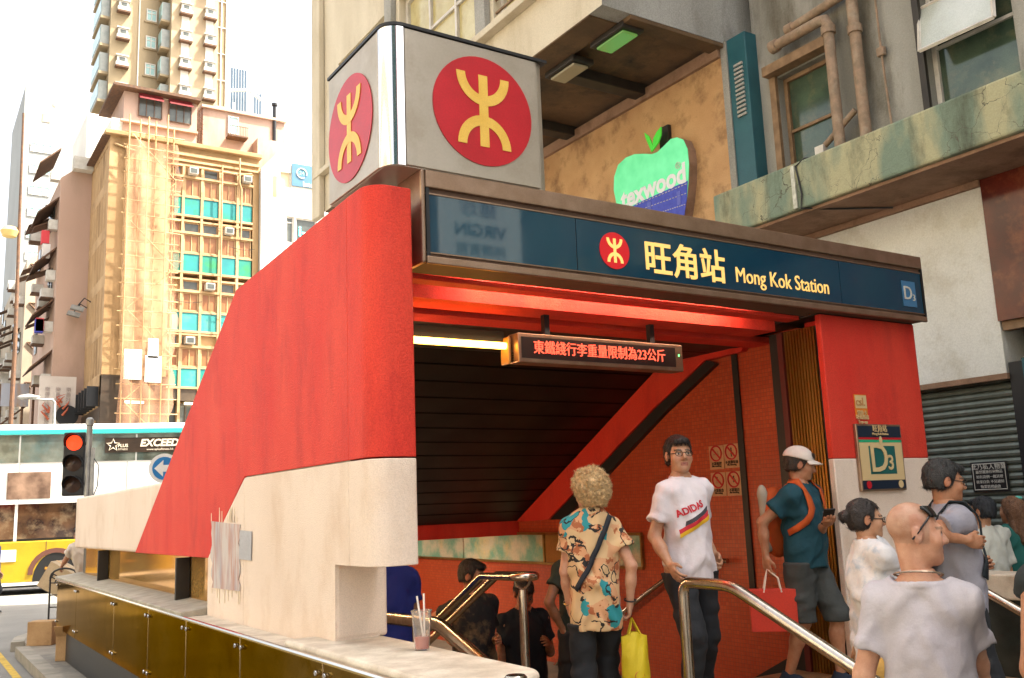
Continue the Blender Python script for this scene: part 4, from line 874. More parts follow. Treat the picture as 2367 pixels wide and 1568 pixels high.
for q in (1500, 1568):
    mb = MB(); mb.prism([ap(q-4, 463-(q-1500)*.37+6, ax-.022), ap(q+5, 460-(q-1500)*.37+6, ax-.022), ap(q+6, 492-(q-1500)*.37+6, ax-.022), ap(q-2, 495-(q-1500)*.37+6, ax-.022)], (-.004, 0, 0)); mb.build('belt_loop', mat('denim_light', (.10, .12, .45), rough=.6), dband)
p = ap(1508, 434, ax-.018); u_ = (ap(1588, 402, ax-.018)-ap(1430, 472, ax-.018)).normalized(); v_ = Vector((-1, 0, 0)).cross(u_)
text_on('texwood', mat('white_sign_letters', (.62, .62, .62), rough=.4, emit=(.9, .9, .9), estr=.03), AP, p, u_, v_, .37, off=.012, sx=.97)
text_on('®', m_wp, AP, ap(1567, 384, ax-.018), u_, v_, .13)
m_leaf = mat('leaf_green', (.05, .50, .03), rough=.35, emit=(.08, .7, .05), estr=.08)
for lf in ([(1508, 352), (1494, 318), (1492, 308), (1502, 316), (1511, 338)], [(1510, 350), (1512, 322), (1520, 306), (1530, 294), (1530, 312), (1524, 330)]):
    mb = MB(); mb.prism([ap(*q, ax-.002) for q in lf], (-.02, 0, 0)); mb.build('leaf', m_leaf, AP)
for q in (1540,):
    a = ap(q, 306, ax+.13); mb = MB(); mb.box((ax+.08, a.y-.09, a.z-.25), (xu-.203, a.y+.09, a.z+.07)); mb.build('bracket', m_dark, AP)

# ------------------------------------------------------------------ things behind the camera that show only as reflections
VS = thing('projecting_shop_sign', 'white projecting guesthouse sign mirrored in the left end of the dark blue name sign', 'sign', (7.6, -4.05, 5.6))
mb = MB(); mb.box((6.95, -4.12, 5.62), (8.45, -4.0, 6.75)); mb.build('sign_box', mat('white_sign_face', (.72, .70, .62), rough=.4, emit=(.9, .95, .85), estr=.35), VS, bevel=.01)  # glow added to brighten its reflection in the name sign
mb = MB(); mb.tube([(8.4, -4.06, 6.5), (8.62, -4.06, 6.5)], .03, 6); mb.build('bracket', m_black, VS)
text_on('維珍', mat('purple_print', (.22, .10, .24), rough=.5), VS, Vector((7.62, -3.996, 6.52)), -X, Z, .36)
text_on('VIRGIN', mat('navy_sign_print', (.03, .06, .14), rough=.5), VS, Vector((7.66, -3.996, 6.16)), -X, Z, .30, off=.006)
text_on('持牌賓館', m_teald, VS, Vector((7.66, -3.996, 5.83)), -X, Z, .24)
OB = thing('opposite_building', 'tan shophouse block across the road mirrored in the metal cladding', 'building', (-22, 8, 0))
holes = [(2+i*3.2, 4.4+k*3.1, 4.2+i*3.2, 6.1+k*3.1) for i in range(14) for k in range(4)]
mb = facade(MB(), (-20, -18, 0), Y, Z, X, 48, 18, holes, .2); mb.build('street_wall', m_pale, OB)
mb = MB(); mb.box((-30, -18, 0), (-20.25, 30, 17.9)); mb.build('building_core', m_dark, OB)
for i in range(14):
    for k in range(4): window(OB, (-20.15, -18+2+i*3.2, 4.4+k*3.1), Y, Z, 2.2, 1.7, 2, 1, m_white_fr, m_greenglass, .08, .06)
for i in range(6):
    mb = MB(); mb.box((-20, -17.5+i*8, 3.0), (-19.7, -10.0+i*8, 4.1)); mb.build('shop_fascia', [m_logored, m_teald, m_cream][i % 3], OB)
RBK = thing('rear_building', 'dark fronted tower behind the camera mirrored in the polished corner of the box sign', 'building', (-9, -25, 0))
holes = [(1+i*2.6, 3.6+k*3., 2.9+i*2.6, 5.4+k*3.) for i in range(5) for k in range(7)]
mb = facade(MB(), (-16, -22, 0), X, Z, Y, 13.5, 26, holes, .2); mb.build('front_wall', m_teald, RBK)
mb = MB(); mb.box((-16, -32, 0), (-2.5, -22.25, 25.9)); mb.build('building_core', m_dark, RBK)
for i in range(5):
    for k in range(7): window(RBK, (-16+2.9+i*2.6, -22.15, 3.6+k*3.), -X, Z, 1.9, 1.8, 2, 1, m_white_fr, m_greenglass, .08, .06)
mb = MB(); mb.box((-2.4, -22.1, 3), (-1.4, -21.9, 20)); mb.build('vertical_neon_sign', m_logored, RBK)
# ------------------------------------------------------------------ buildings across the junction
m_yb = mat('ochre_yellow_render', (.45, .29, .14), (.35, .21, .09), rough=.85, scale=.5, bump=.2, bscale=12, stain=(.15, .08, .025), stain_amt=.75, stain_scale=.6, streak=1)
m_ybt = mat('ochre_frame', (.50, .33, .17), (.40, .25, .12), rough=.8, scale=.9, stain=(.17, .09, .035), stain_amt=.5, stain_scale=1.2)
m_turq = mat('turquoise_panel', (.006, .16, .17), (.01, .22, .20), rough=.5, scale=1.6, stain=(.01, .20, .06), stain_amt=.6, stain_scale=1.4)
m_turq2 = mat('turquoise_panel_faded', (.02, .21, .20), (.03, .26, .25), rough=.55, scale=2, stain=(.10, .20, .14), stain_amt=.7, stain_scale=2)
m_turq3 = mat('turquoise_panel_green', (.008, .17, .12), (.012, .20, .15), rough=.5, scale=2, stain=(.03, .24, .05), stain_amt=.7, stain_scale=1.5)
m_curt = mat('orange_curtained_glass', (.24, .085, .03), (.32, .14, .055), rough=.35, scale=3, streak=6)
m_dkgl = mat('dark_window_glass', (.06, .065, .06), (.10, .11, .10), rough=.12, scale=2)
m_pink = mat('faded_pink_render', (.50, .34, .26), (.42, .28, .21), rough=.85, scale=.35, bump=.2, bscale=8, stain=(.32, .22, .15), stain_amt=.6, stain_scale=.5, streak=2)
m_pinklt = mat('pale_pink_wall', (.46, .31, .24), (.38, .25, .185), rough=.8, scale=.6, stain=(.24, .14, .09), stain_amt=.6, stain_scale=.9, streak=2)
m_whiteb = mat('white_facade', (.78, .74, .68), (.72, .68, .60), rough=.7, scale=.3)
m_tower = mat('beige_tower_render', (.36, .28, .17), (.27, .21, .125), rough=.85, scale=.25, stain=(.15, .105, .06), stain_amt=.6, stain_scale=.25, streak=4)
m_greyb = mat('grey_beige_render', (.45, .38, .29), (.38, .31, .23), rough=.85, scale=.4, stain=(.28, .21, .14), stain_amt=.5, stain_scale=.5, streak=2)
m_metalg = mat('galvanised_grey', (.36, .36, .34), (.26, .26, .25), rough=.5, metal=.5, scale=6)
m_acw = mat('air_conditioner_white', (.55, .52, .46), (.45, .42, .36), rough=.6, scale=5)
m_rust = mat('rusty_iron', (.14, .07, .035), (.08, .045, .03), rough=.85, scale=8)
m_bluegl = mat('pale_teal_glass', (.25, .42, .40), (.35, .52, .50), rough=.12, scale=1.2)
def z1(x, y): return (x/2.785*.9468, y/2.785*.9468)
def z2(x, y): return (x/2.785*.9468, (500+y/2.785)*.9468)

# --- corner building with the turquoise window panels
YBD = thing('corner_building', 'ochre yellow corner building with rows of turquoise panels under its windows', 'building', (10.5, 48, 0))
yb0 = 45.; x0, x1 = 7.22, 14.28; zt_ = 19.6
cols = [10.12, 10.58, 11.47, 12.34, 13.21, 13.98]
mb = MB(); mb.box((x0+.002, yb0+.02, 8.3), (10.0, yb0+.5, zt_)); mb.build('front_pier', m_yb, YBD)
mb = MB(); mb.box((13.98, yb0+.02, 3), (x1, yb0+.5, zt_)); mb.build('front_pier', m_yb, YBD)
mb = MB(); mb.box((10.001, yb0+.02, 18.65), (13.979, yb0+.5, zt_)); mb.build('front_frieze', m_yb, YBD)
mb = MB(); mb.box((x0+.01, yb0+.55, .0), (x1-.01, 58, zt_-.4)); mb.build('building_core', m_yb, YBD)
mb = MB(); mb.box((x0-.25, yb0-.25, zt_), (x1+.1, 58, zt_+.22)); mb.build('cornice', m_yb, YBD, bevel=.03)
mb = MB(); mb.box((9.6, yb0-.12, 19.15), (x1, yb0+.02, 19.3)); mb.box((9.6, yb0-.10, 18.85), (x1, yb0+.02, 18.95)); mb.build('string_course', m_ybt, YBD)
for c in cols[1:5]:
    mb = MB(); mb.box((c-.06, yb0-.06, 5.2), (c+.06, yb0+.3, 18.65)); mb.build('mullion_fin', m_ybt, YBD)
rows = [17.08, 14.28, 11.41, 8.74]           # tops of the turquoise panels
for ri, zt2 in enumerate(rows):
    for z, hgt, pr in ((zt2-.93, .10, .07), (zt2+.02, .07, .04), (zt2+1.02, .11, .09), (zt2+1.62, .09, .05)):
        mb = MB(); mb.box((10.001, yb0-pr, z-hgt/2), (13.979, yb0+.3, z+hgt/2)); mb.build('window_beam', m_ybt, YBD)
    for i in range(5):
        a, b = cols[i]+.075, cols[i+1]-.075
        mb = MB(); mb.box((a-.012, yb0-.01, zt2-.878), (b+.012, yb0+.06, zt2-.018)); mb.build('turquoise_panel', [m_turq, m_turq2, m_turq3][(i*3+ri*2+(i*ri) % 2) % 3], YBD)
        window(YBD, (a, yb0+.06, zt2+.07), X, Z, b-a, .89, 2 if b-a > .5 else 1, 1, m_ybt, m_curt, .055, .06)
        window(YBD, (a, yb0+.12, zt2+1.085), X, Z, b-a, .48, 1, 1, m_ybt, [m_dkgl, m_curt, m_yb, m_dkgl, m_dkgl][(i*2+ri) % 5], .045, .05, key=str((i*2+ri) % 5))
# dark first-floor band and shop below
m_shopdark = mat('dark_brown_fascia', (.075, .05, .032), (.05, .035, .022), rough=.4, scale=2)
mb = MB(); mb.box((x0, yb0+.0, 7.2), (x1, yb0+.4, 8.28)); mb.build('shop_fascia', m_shopdark, YBD)
mb = MB(); mb.box((x0, yb0-.02, 0), (x0+.75, yb0+.4, 7.2)); mb.build('shop_pier', m_shopdark, YBD)
window(YBD, (x0+.8, yb0+.3, 3.9), X, Z, 5.9, 3.2, 4, 1, m_shopdark, m_dkgl, .10, .10)
mb = MB(); mb.box((x0+.8, yb0+.2, 0), (x1, yb0+.35, 3.9)); mb.build('shop_base', m_shopdark, YBD)
for i, x in enumerate((8.6, 11.2)):
    mb = MB(); mb.box((x-.4, yb0-.3, 7.0), (x+.4, yb0-.2, 7.1)); mb.build('shop_light', mat('warm_shop_light', (.9, .8, .6), emit=(1, .85, .55), estr=2.), YBD)
# left (street) face with long window strips
holes = []
nb, nr = 9, 5
L_ = 52.4-yb0
for r_ in range(nr):
    for c in range(nb):
        u0 = .45+c*(L_-.7)/nb; holes.append((u0, 1.0+r_*2.28, u0+(L_-.7)/nb-.14, 2.75+r_*2.28))
mb = facade(MB(), (x0, yb0+L_, 7.4), -Y, Z, -X, L_, zt_-7.4, holes, .18); mb.build('side_wall', m_ybt, YBD)
for r_ in range(nr):
    for c in range(nb):
        u0 = .45+c*(L_-.7)/nb
        window(YBD, (x0+.12, yb0+L_-u0, 8.4+r_*2.28), -Y, Z, (L_-.7)/nb-.14, 1.75, 1, 2, m_ybt, m_bluegl if (r_+c) % 3 else m_dkgl, .05, .05)
mb = MB(); mb.box((x0-.35, yb0, zt_-.1), (x0-.001, yb0+L_, zt_-.02)); mb.build('eaves_board', m_rust, YBD)
for k in range(9):
    mb = MB(); mb.box((x0-.5, yb0+.4+k*.8, 6.9), (x0-.02, yb0+.5+k*.8, 7.8)); mb.build('canopy_fin', m_black, YBD)
mb = MB(); mb.box((x0-.02, yb0, .1), (x0+.02, yb0+L_, 6.85)); mb.build('side_shopfront', m_shopdark, YBD)
window(YBD, (x0-.03, yb0+3.2, 3.6), -Y, Z, 2.4, 2.7, 1, 1, m_ybt, mat('pale_green_poster', (.50, .52, .30), (.25, .40, .22), rough=.4, scale=3), .12, .1)
rnd = random.Random(17)
for (ci, ri) in ((1, 0), (3, 1), (2, 2), (4, 0), (1, 3)):
    xa = cols[ci]+.2; mb = MB(); mb.box((xa, yb0-.35, rows[ri]+1.12), (xa+.42, yb0+.10, rows[ri]+1.45)); a_ = mb.build('air_conditioner', m_acw, YBD, bevel=.02)
    mb = MB(); mb.box((xa+.05, yb0-.36, rows[ri]+1.17), (xa+.37, yb0-.351, rows[ri]+1.40)); mb.build('grille', m_dkgl, a_)
for k in range(7):
    mb = MB(); xa, za = rnd.uniform(10.2, 13.6), rnd.uniform(8.5, 17.5); P_ = [(xa+.25*j, yb0-.10, za-.10*math.sin(j*math.pi/5)) for j in range(6)]; mb.tube(P_, .012, 4); mb.build('sagging_cable', m_black, YBD)
# pipes on the facade
for pts, r_ in ((([7.95, yb0-.06, zt_-.3], [7.95, yb0-.06, 8.6]), .045), (([12.36, yb0-.28, 18.9], [12.36, yb0-.28, 8]), .04), (([13.22, yb0-.26, 19.4], [13.22, yb0-.26, 18.1], [13.32, yb0-.26, 17.8], [13.32, yb0-.26, 15.2]), .045), (([7.4, yb0-.05, 19.2], [8.3, yb0-.05, 19.0]), .05), (([11.0, yb0-.2, 18.6], [13.2, yb0-.2, 18.55], [13.85, yb0-.2, 18.7]), .05)):
    mb = MB(); mb.tube(pts, r_, 6); mb.build('drain_pipe', m_ybt, YBD, smooth=True)
# roof house with red awnings
mb = MB(); mb.box((7.85, 45.5, zt_+.2), (11.28, 49, 22.15)); rh = mb.build('roof_house', m_pinklt, YBD)
mb = MB(); mb.box((7.3, 45.0, 22.16), (11.35, 49.2, 22.30)); mb.build('roof_house_slab', m_rust, YBD)
for a, b in ((8.5, 9.6), (9.9, 11.0)):
    o = window(YBD, (a, 45.47, 20.98), X, Z, b-a, 1.0, 3, 1, m_rust, m_dkgl, .04, .05)
    mb = MB(); mb.prism([(a, 45.48, 22.14), (a, 45.10, 21.85), (a, 45.10, 21.78), (a, 45.48, 22.0)], (b-a, 0, 0)); mb.build('awning', mat('red_awning', (.26, .025, .03), (.18, .02, .02), rough=.7, scale=3), YBD)
    mb = MB(); mb.box((a, 45.40, 21.98), (b, 45.46, 22.15)); mb.build('awning_box', MATS['red_awning'], YBD)
mb = MB(); mb.box((7.7, 45.3, 20.55), (11.3, 45.49, 20.65)); mb.build('roof_house_string', m_pinklt, YBD)
mb = MB(); mb.box((11.75, 46.2, zt_+.2), (16.0, 50, 22.35)); mb.build('roof_house', m_pinklt, YBD)
mb = MB(); mb.box((11.65, 46.05, 22.36), (16.1, 50.1, 22.5)); mb.build('roof_house_slab', m_pink, YBD)
window(YBD, (13.0, 46.17, 21.2), X, Z, .55, .95, 1, 1, m_white_fr, m_bluegl, .05, .05)
mb = MB(); mb.box((12.9, 45.6, 20.88), (13.9, 46.18, 20.96)); mb.build('balcony_slab', m_rust, YBD)
mb = MB()
for i in range(12): mb.tube([(12.9+i*.085, 45.62, 20.96), (12.9+i*.085, 45.62, 21.45)], .012, 4)
mb.tube([(12.9, 45.62, 21.45), (13.9, 45.62, 21.45)], .018, 4); tag(mb.build('balcony_railing', m_rust, YBD), kind='stuff')
mb = MB()
for i in range(5): mb.tube([(11.35+.12*(i % 2), 45.6+i*.1, 20.0), (11.35+.12*(i % 2), 45.6+i*.1, 22.0)], .02, 4)
for i in range(8): mb.tube([(11.33, 45.6, 20.1+i*.26), (11.75, 46.1, 20.1+i*.26)], .016, 4)
tag(mb.build('fire_ladder', m_rust, YBD), kind='stuff')
mb = MB(); mb.box((14.3, 45.35, 19.06), (15.75, 46.19, 20.9)); mb.build('side_annex', m_pinklt, YBD)
mb = MB(); mb.tube([(15.45, 46.15, 20.4), (15.45, 46.15, 23.2)], .10, 8); mb.tube([(15.45, 46.15, 23.2), (15.45, 46.15, 23.32)], .16, 8); mb.build('flue', m_black, YBD, smooth=True)
mb = MB(); mb.box((7.35, 45.6, zt_+.2), (8.4, 48, 20.75)); mb.build('white_roof_shed', m_whiteb, YBD)

# --- bamboo scaffold with its netting
BS = thing('bamboo_scaffold', 'bamboo scaffold hung with sheer orange netting on the yellow corner building', 'scaffold', (9.1, 44.3, 0))
m_bam = mat('bamboo_pole', (.58, .38, .17), (.46, .28, .11), rough=.6, scale=6)
ys_ = 44.35
rnd = random.Random(11)
for i in range(6):
    x = 7.95+i*.42; dx = rnd.uniform(-.10, .10); mb = MB(); mb.tube([(x, ys_+.15*(i % 2), 0.1), (x+dx, ys_+.15*(i % 2), 20.2+rnd.uniform(-.4, .9))], .036, 6); mb.build('upright_pole', m_bam, BS, smooth=True)
for i in range(26):
    z = 3.2+i*.66; mb = MB(); dz = rnd.uniform(-.10, .10); mb.tube([(7.8-rnd.uniform(0, .15), ys_+.08, z), (10.25+rnd.uniform(0, .2), ys_+.08, z+dz)], .028, 6); mb.build('cross_pole', m_bam, BS, smooth=True)
for i in range(7):
    z = 5.0+i*2.1; mb = MB(); s = 1 if i % 2 else -1; mb.tube([(9.1-s*1.0, ys_+.05, z), (9.1+s*1.0, ys_+.05, z+2.0)], .026, 6); mb.build('brace_pole', m_bam, BS, smooth=True)
def net_mat():
    m = bpy.data.materials.new('orange_netting'); m.use_nodes = True; nt = m.node_tree; b = nt.nodes['Principled BSDF']; L = nt.links.new
    b.inputs['Roughness'].default_value = .9
    tc = _n(nt, 'ShaderNodeTexCoord'); nz = _n(nt, 'ShaderNodeTexNoise'); nz.inputs['Scale'].default_value = .9; nz.inputs['Detail'].default_value = 5; L(tc.outputs['Object'], nz.inputs[0])
    mr = _n(nt, 'ShaderNodeMapRange'); mr.inputs[1].default_value = .3; mr.inputs[2].default_value = .7; mr.inputs[3].default_value = .30; mr.inputs[4].default_value = .58; L(nz.outputs['Fac'], mr.inputs[0])
    L(mr.outputs[0], b.inputs['Alpha'])
    mx = _n(nt, 'ShaderNodeMix', data_type='RGBA'); mx.inputs[6].default_value = (.40, .19, .10, 1); mx.inputs[7].default_value = (.50, .28, .17, 1); L(nz.outputs['Fac'], mx.inputs[0]); L(mx.outputs[2], b.inputs['Base Color'])
    b.inputs['Transmission Weight'].default_value = 0
    return m
mb = MB(); rows_ = []
for j in range(60):
    z = 5.2+j*(19.3-5.2)/59; r_ = []
    edge = 10.2+.10*math.sin(z*1.9)+.06*math.sin(z*4.7+1)
    for i in range(20):
        s = i/19; r_.append((7.9-.35*max(0, (9-z)/4)*.5+(edge-7.9)*s, ys_-.12+.06*math.sin(s*17+z*.4)+.05*math.sin(z*1.3+s*5), z+.06*math.sin(s*9)*(1 if j == 0 else 0)))
    rows_.append(r_)
mb.grid(rows_); mb.build('netting', net_mat(), BS, smooth=True)
for (xa, za, xb, zb) in ((8.0, 8.0, 8.75, 9.35), (8.9, 7.9, 9.6, 9.1), (9.0, 9.0, 9.45, 9.9)):
    mb = MB(); mb.box((xa, 44.15, za), (xb, 44.18, zb)); mb.build('white_sheet', m_whiteb, BS)

# --- white building behind the red wall with its internet banner
WB = thing('white_building', 'bright white building with a blue internet banner beside the yellow one', 'building', (17, 44, 0))
yw = 44.7; wx0 = 14.31
wl = [(ony(*z2(1945, 75), yw), ony(*z2(2000, 265), yw)), (ony(*z2(2010, 85), yw), ony(*z2(2155, 300), yw))]
holes = [(a.x-wx0, b.z, b.x-wx0, a.z) for a, b in wl]
ow = (ony(*z1(1905, 1090), yw), ony(*z1(1980, 1280), yw)); holes.append((ow[0].x-wx0, ow[1].z, ow[1].x-wx0, ow[0].z))
mb = facade(MB(), (wx0, yw, 0), X, Z, -Y, 12, 19.05, holes, .2); mb.build('front_wall', m_whiteb, WB)
mb = MB(); mb.prism([(wx0, yw, 19.052), (wx0+.9, yw, 20.1), (wx0+12, yw, 20.8), (wx0+12, yw, 19.052)], (0, .3, 0)); mb.build('gable', m_whiteb, WB)
mb = MB(); mb.box((wx0+.01, yw+.25, 0), (wx0+12, 50, 19.0)); mb.build('building_core', m_whiteb, WB)
for a, b in wl: window(WB, (a.x, yw+.15, b.z), X, Z, b.x-a.x, a.z-b.z, 1, 1, m_white_fr, m_dkgl, .08, .06, splits=[.78] if b.x-a.x < .6 else [.02])
window(WB, (ow[0].x, yw+.15, ow[1].z), X, Z, ow[1].x-ow[0].x, ow[0].z-ow[1].z, 1, 1, m_white_fr, mat('cream_blind', (.62, .52, .34), rough=.7), .06, .06, splits=[.8])
p = ony(*z2(2055, 185), yw+.1); text_on('i-', mat('cyan_window_sign', (.1, .6, .6), emit=(.2, .9, .85), estr=.8), WB, p, X, Z, .75, off=.02)
mb = MB(); mb.box((wx0+.6, yw-.02, ony(*z1(1815, 1330), yw).z), (wx0+.8, yw-.001, ony(*z1(1820, 1190), yw).z)); mb.build('narrow_window', m_ybt, WB)
IB = thing('internet_banner', 'blue banner with white 24 hour internet lettering on the white building', 'banner', (16.6, 44.6, 18))
a, b = ony(*z1(1985, 1110), yw-.06), ony(*z1(2200, 1295), yw-.06)
mb = MB(); mb.box((a.x, yw-.08, b.z), (b.x+.35, yw-.03, a.z)); mb.build('banner_sheet', mat('steel_blue_print', (.06, .15, .24), (.07, .18, .27), rough=.4, scale=2), IB)
p = ony(*z1(2052, 1180), yw-.09); r_ = .26
mb = MB(); mb.tube([p+Vector((r_*math.cos(t), 0, r_*math.sin(t))) for t in [R(-20+i*320/24) for i in range(25)]], .035, 5); mb.build('ring_symbol', m_wp, IB)
text_on('24', mat('green_print_light', (.20, .55, .40), rough=.5), IB, p, X, Z, .30, off=.006)
p = ony(*z1(2150, 1185), yw-.09); text_on('HRS', m_wp, IB, p+X*.06, X, Z, .40, off=.004, sx=.8)
p = ony(*z1(2120, 1262), yw-.09); text_on('Internet', m_wp, IB, p+X*.1, X, Z, .36, off=.010)

# --- pink building and the grey one up the street
def side_clutter(root, x, ya, yb, z0, z1_, n, seed, s=1.):
    rnd = random.Random(seed)
    for i in range(n):
        y = rnd.uniform(ya, yb); z = rnd.uniform(z0, z1_); k = rnd.random()
        if k < .45:
            mb = MB(); mb.box((x-.55*s, y-.35*s, z), (x-.003, y+.35*s, z+.45*s)); a = mb.build('air_conditioner', m_acw, root)
            mb = MB(); mb.box((x-.58*s, y-.40*s, z-.06), (x-.004, y+.40*s, z-.005)); mb.build('bracket_tray', m_rust, a)
        elif k < .75:
            mb = MB(); l = rnd.uniform(.8, 1.6); mb.prism([(x-.004, y-l/2, z+.5), (x-1.0*s, y-l/2, z), (x-1.0*s, y-l/2, z+.05), (x-.004, y-l/2, z+.56)], (0, l, 0)); mb.build('lean_to_awning', m_rust, root)
        else:
            mb = MB(); l = rnd.uniform(.7, 1.2); mb.box((x-.06, y-l/2, z), (x-.002, y+l/2, z+1.2)); mb.build('window_bay', m_dkgl, root)
PK = thing('pink_building', 'faded pink party wall building with awnings and air conditioners up the street', 'building', (7, 54, 0))
mb = MB(); mb.prism([(5.8, 50, 0), (5.8, 50, 18.9), (6.6, 50, 19.6), (9.0, 50, 20.2), (9.0, 50, 0)], (0, 9, 0)); mb.build('wall', m_pink, PK)
mb = MB(); mb.box((6.9, 50.02, 19.5), (9.2, 55, 22.6)); mb.build('upper_wall', m_whiteb, PK)
for k in range(5):
    mb = MB(); mb.prism([(5.795, 50.3, 8.6+k*2.6+1.5), (4.85, 50.3, 8.0+k*2.6+1.2), (4.85, 50.3, 8.08+k*2.6+1.2), (5.795, 50.3, 8.7+k*2.6+1.5)], (0, 3.2, 0)); mb.build('lean_to_awning', m_rust, PK)
    mb = MB(); mb.box((5.4, 50.4, 8.5+k*2.6), (5.797, 50.9, 9.0+k*2.6)); mb.build('air_conditioner', m_acw, PK)
mb = MB(); mb.box((6.3, 49.4, 19.3), (7.2, 49.98, 19.95)); mb.build('air_conditioner', m_acw, PK)
for y, z, c in ((50.6, 15.6, (.55, .05, .06)), (50.55, 14.9, (.6, .56, .52)), (50.2, 11.0, (.05, .06, .35)), (50.2, 11.05, (.5, .06, .07))):
    mb = MB(); mb.box((5.0+.2*(z % 1), y, z), (5.35+.2*(z % 1), y+.4, z+.65)); mb.build('laundry', mat('laundry_%d' % int(z*100), c, rough=.8), PK)
side_clutter(PK, 5.8, 51, 58, 8.5, 18, 22, 2)
mb = MB(); mb.box((5.9, 49.9, 6.9), (6.7, 49.995, 8.5)); mb.build('bricked_arch', m_yb, PK)
BBo = thing('billboard', 'pale billboard with columns of faded Chinese characters on the pink building', 'billboard', (5.9, 49, 5))
a, b = ony(*z2(270, 1165), 49.), ony(*z2(490, 1480), 49.)
mb = MB(); mb.box((a.x, 48.9, b.z-1.5), (b.x+.1, 49, a.z)); mb.build('board', mat('pale_board', (.58, .52, .46), (.50, .43, .38), rough=.7, scale=1), BBo)
for i in range(3): text_on('\n'.join('樂善好施廣結良緣福'), mat('faded_ink', (.32, .26, .24), rough=.7), BBo, Vector((a.x+.35+i*.45, 48.88, a.z-1.6)), X, Z, .24)
mb = MB(); mb.lathe([(0, 0), (.5, .0), (.5, .06), (0, .06)], (b.x-.25, 48.86, b.z+.3), 20, 'Y'); mb.build('black_figure_mark', m_black, BBo)
mb = MB(); rnd = random.Random(4)
for i in range(9): q = Vector((b.x-.9+rnd.uniform(-.35, .5), 48.8, b.z+.1+i*.1)); mb.tube([q, q+Vector((rnd.uniform(-.3, .3), -.1, .25)), q+Vector((rnd.uniform(-.3, .4), -.1, .4))], [.06, .04, .01], 5)
tag(mb.build('red_flame_ornament', mat('red_orange_ornament', (.40, .09, .04), rough=.5), BBo), kind='stuff')
GB = thing('grey_building', 'grey beige old apartment building covered in air conditioners farther up the street', 'building', (6, 66, 0))
mb = MB(); mb.prism([(5.55, 62, 0), (5.55, 62, 17.5), (5.9, 62, 17.9), (7.5, 62, 17.9), (7.5, 62, 0)], (0, 22, 0)); mb.build('wall', m_greyb, GB)
side_clutter(GB, 5.55, 62.3, 82, 8, 17, 70, 8)
for i in range(4):
    mb = MB(); z = 8.5+i*2.4; mb.tube([(5.75, 61.95, z+1.6), (7.3, 61.95, z)], .05, 4); mb.tube([(5.75, 61.95, z+1.6), (7.3, 61.95, z+1.6)], .04, 4); mb.build('sign_strut', m_rust, GB)
BB2 = thing('roadside_billboard', 'blue grey billboard with rust streaks on a steel trellis at the left edge', 'billboard', (4.4, 55, 4))
a, b = ony(*z2(10, 1215), 54.), ony(*z2(190, 1375), 54.)
mb = MB(); mb.box((a.x, 53.9, b.z), (b.x, 54, a.z)); mb.build('board', mat('blue_grey_board', (.36, .38, .42), (.28, .29, .33), rough=.6, scale=.8, stain=(.40, .22, .08), stain_amt=.8, stain_scale=1.2, streak=4), BB2)
mb = MB()
for i in range(6): mb.tube([(a.x+i*.5, 54.1, 0), (a.x+i*.5, 54.1, a.z)], .06, 4)
for i in range(5): mb.tube([(a.x, 54.1, 2+i*1.2), (b.x, 54.1, 3.1+i*1.2)], .045, 4); mb.tube([(a.x, 54.1, 3.1+i*1.2), (b.x, 54.1, 3.1+i*1.2)], .045, 4)
tag(mb.build('trellis', m_rust, BB2), kind='stuff')
FH = thing('far_street_block', 'hazy low apartment block at the far end of the street', 'building', (4, 100, 0))
mb = MB(); mb.box((4.6, 90, 0), (9, 140, 14)); mb.build('wall', m_greyb, FH); side_clutter(FH, 4.6, 91, 120, 5, 13, 40, 21, 1.2)

# --- tall beige tower
TW = thing('apartment_tower', 'tall beige apartment tower with columns of air conditioners and stained walls', 'building', (15, 78, 0))
yt = 70.
m_bay = mat('bay_window_grey', (.30, .31, .28), (.22, .24, .22), rough=.3, scale=2)
mb = MB(); mb.box((10.95, yt, 0), (14.95, 76, 62)); mb.build('left_wing', m_tower, TW)
mb = MB(); mb.box((14.951, yt-1.6, 0), (18.4, 90, 62)); mb.build('right_wing', mat('cream_tower_tile', (.40, .31, .19), (.32, .24, .145), rough=.7, scale=.3, stain=(.28, .20, .12), stain_amt=.5, stain_scale=.3, streak=5), TW)
mb = MB(); mb.box((18.401, yt-.6, 0), (19.4, 88, 62)); mb.build('service_strip', m_tower, TW)
acm = MB(); acm.box((-.35, -.30, 0), (.35, 0, .48)); acm.box((-.44, -.42, -.28), (.44, 0, -.03)); acm.box((-.44, -.38, .50), (.44, 0, .58)); acm = mesh_of(acm, m_acw, 'air_conditioner')
acg = MB(); acg.box((-.20, -.31, .10), (.20, -.301, .38)); acg = mesh_of(acg, m_dkgl, 'grille')
trm = MB(); trm.box((-.46, -.46, -.42), (.46, 0, -.285)); trm = mesh_of(trm, m_rust, 'stained_tray')
def ac(x, y, z):
    for nm, me in (('air_conditioner', acm),):
        o = bpy.data.objects.new(nm, me); COL.objects.link(o); o.parent = TW; o.location = Vector((x, y, z))-OFF[TW.name]
        for n2, m2_ in (('grille', acg), ('stained_tray', trm)): c = bpy.data.objects.new(n2, m2_); COL.objects.link(c); c.parent = o
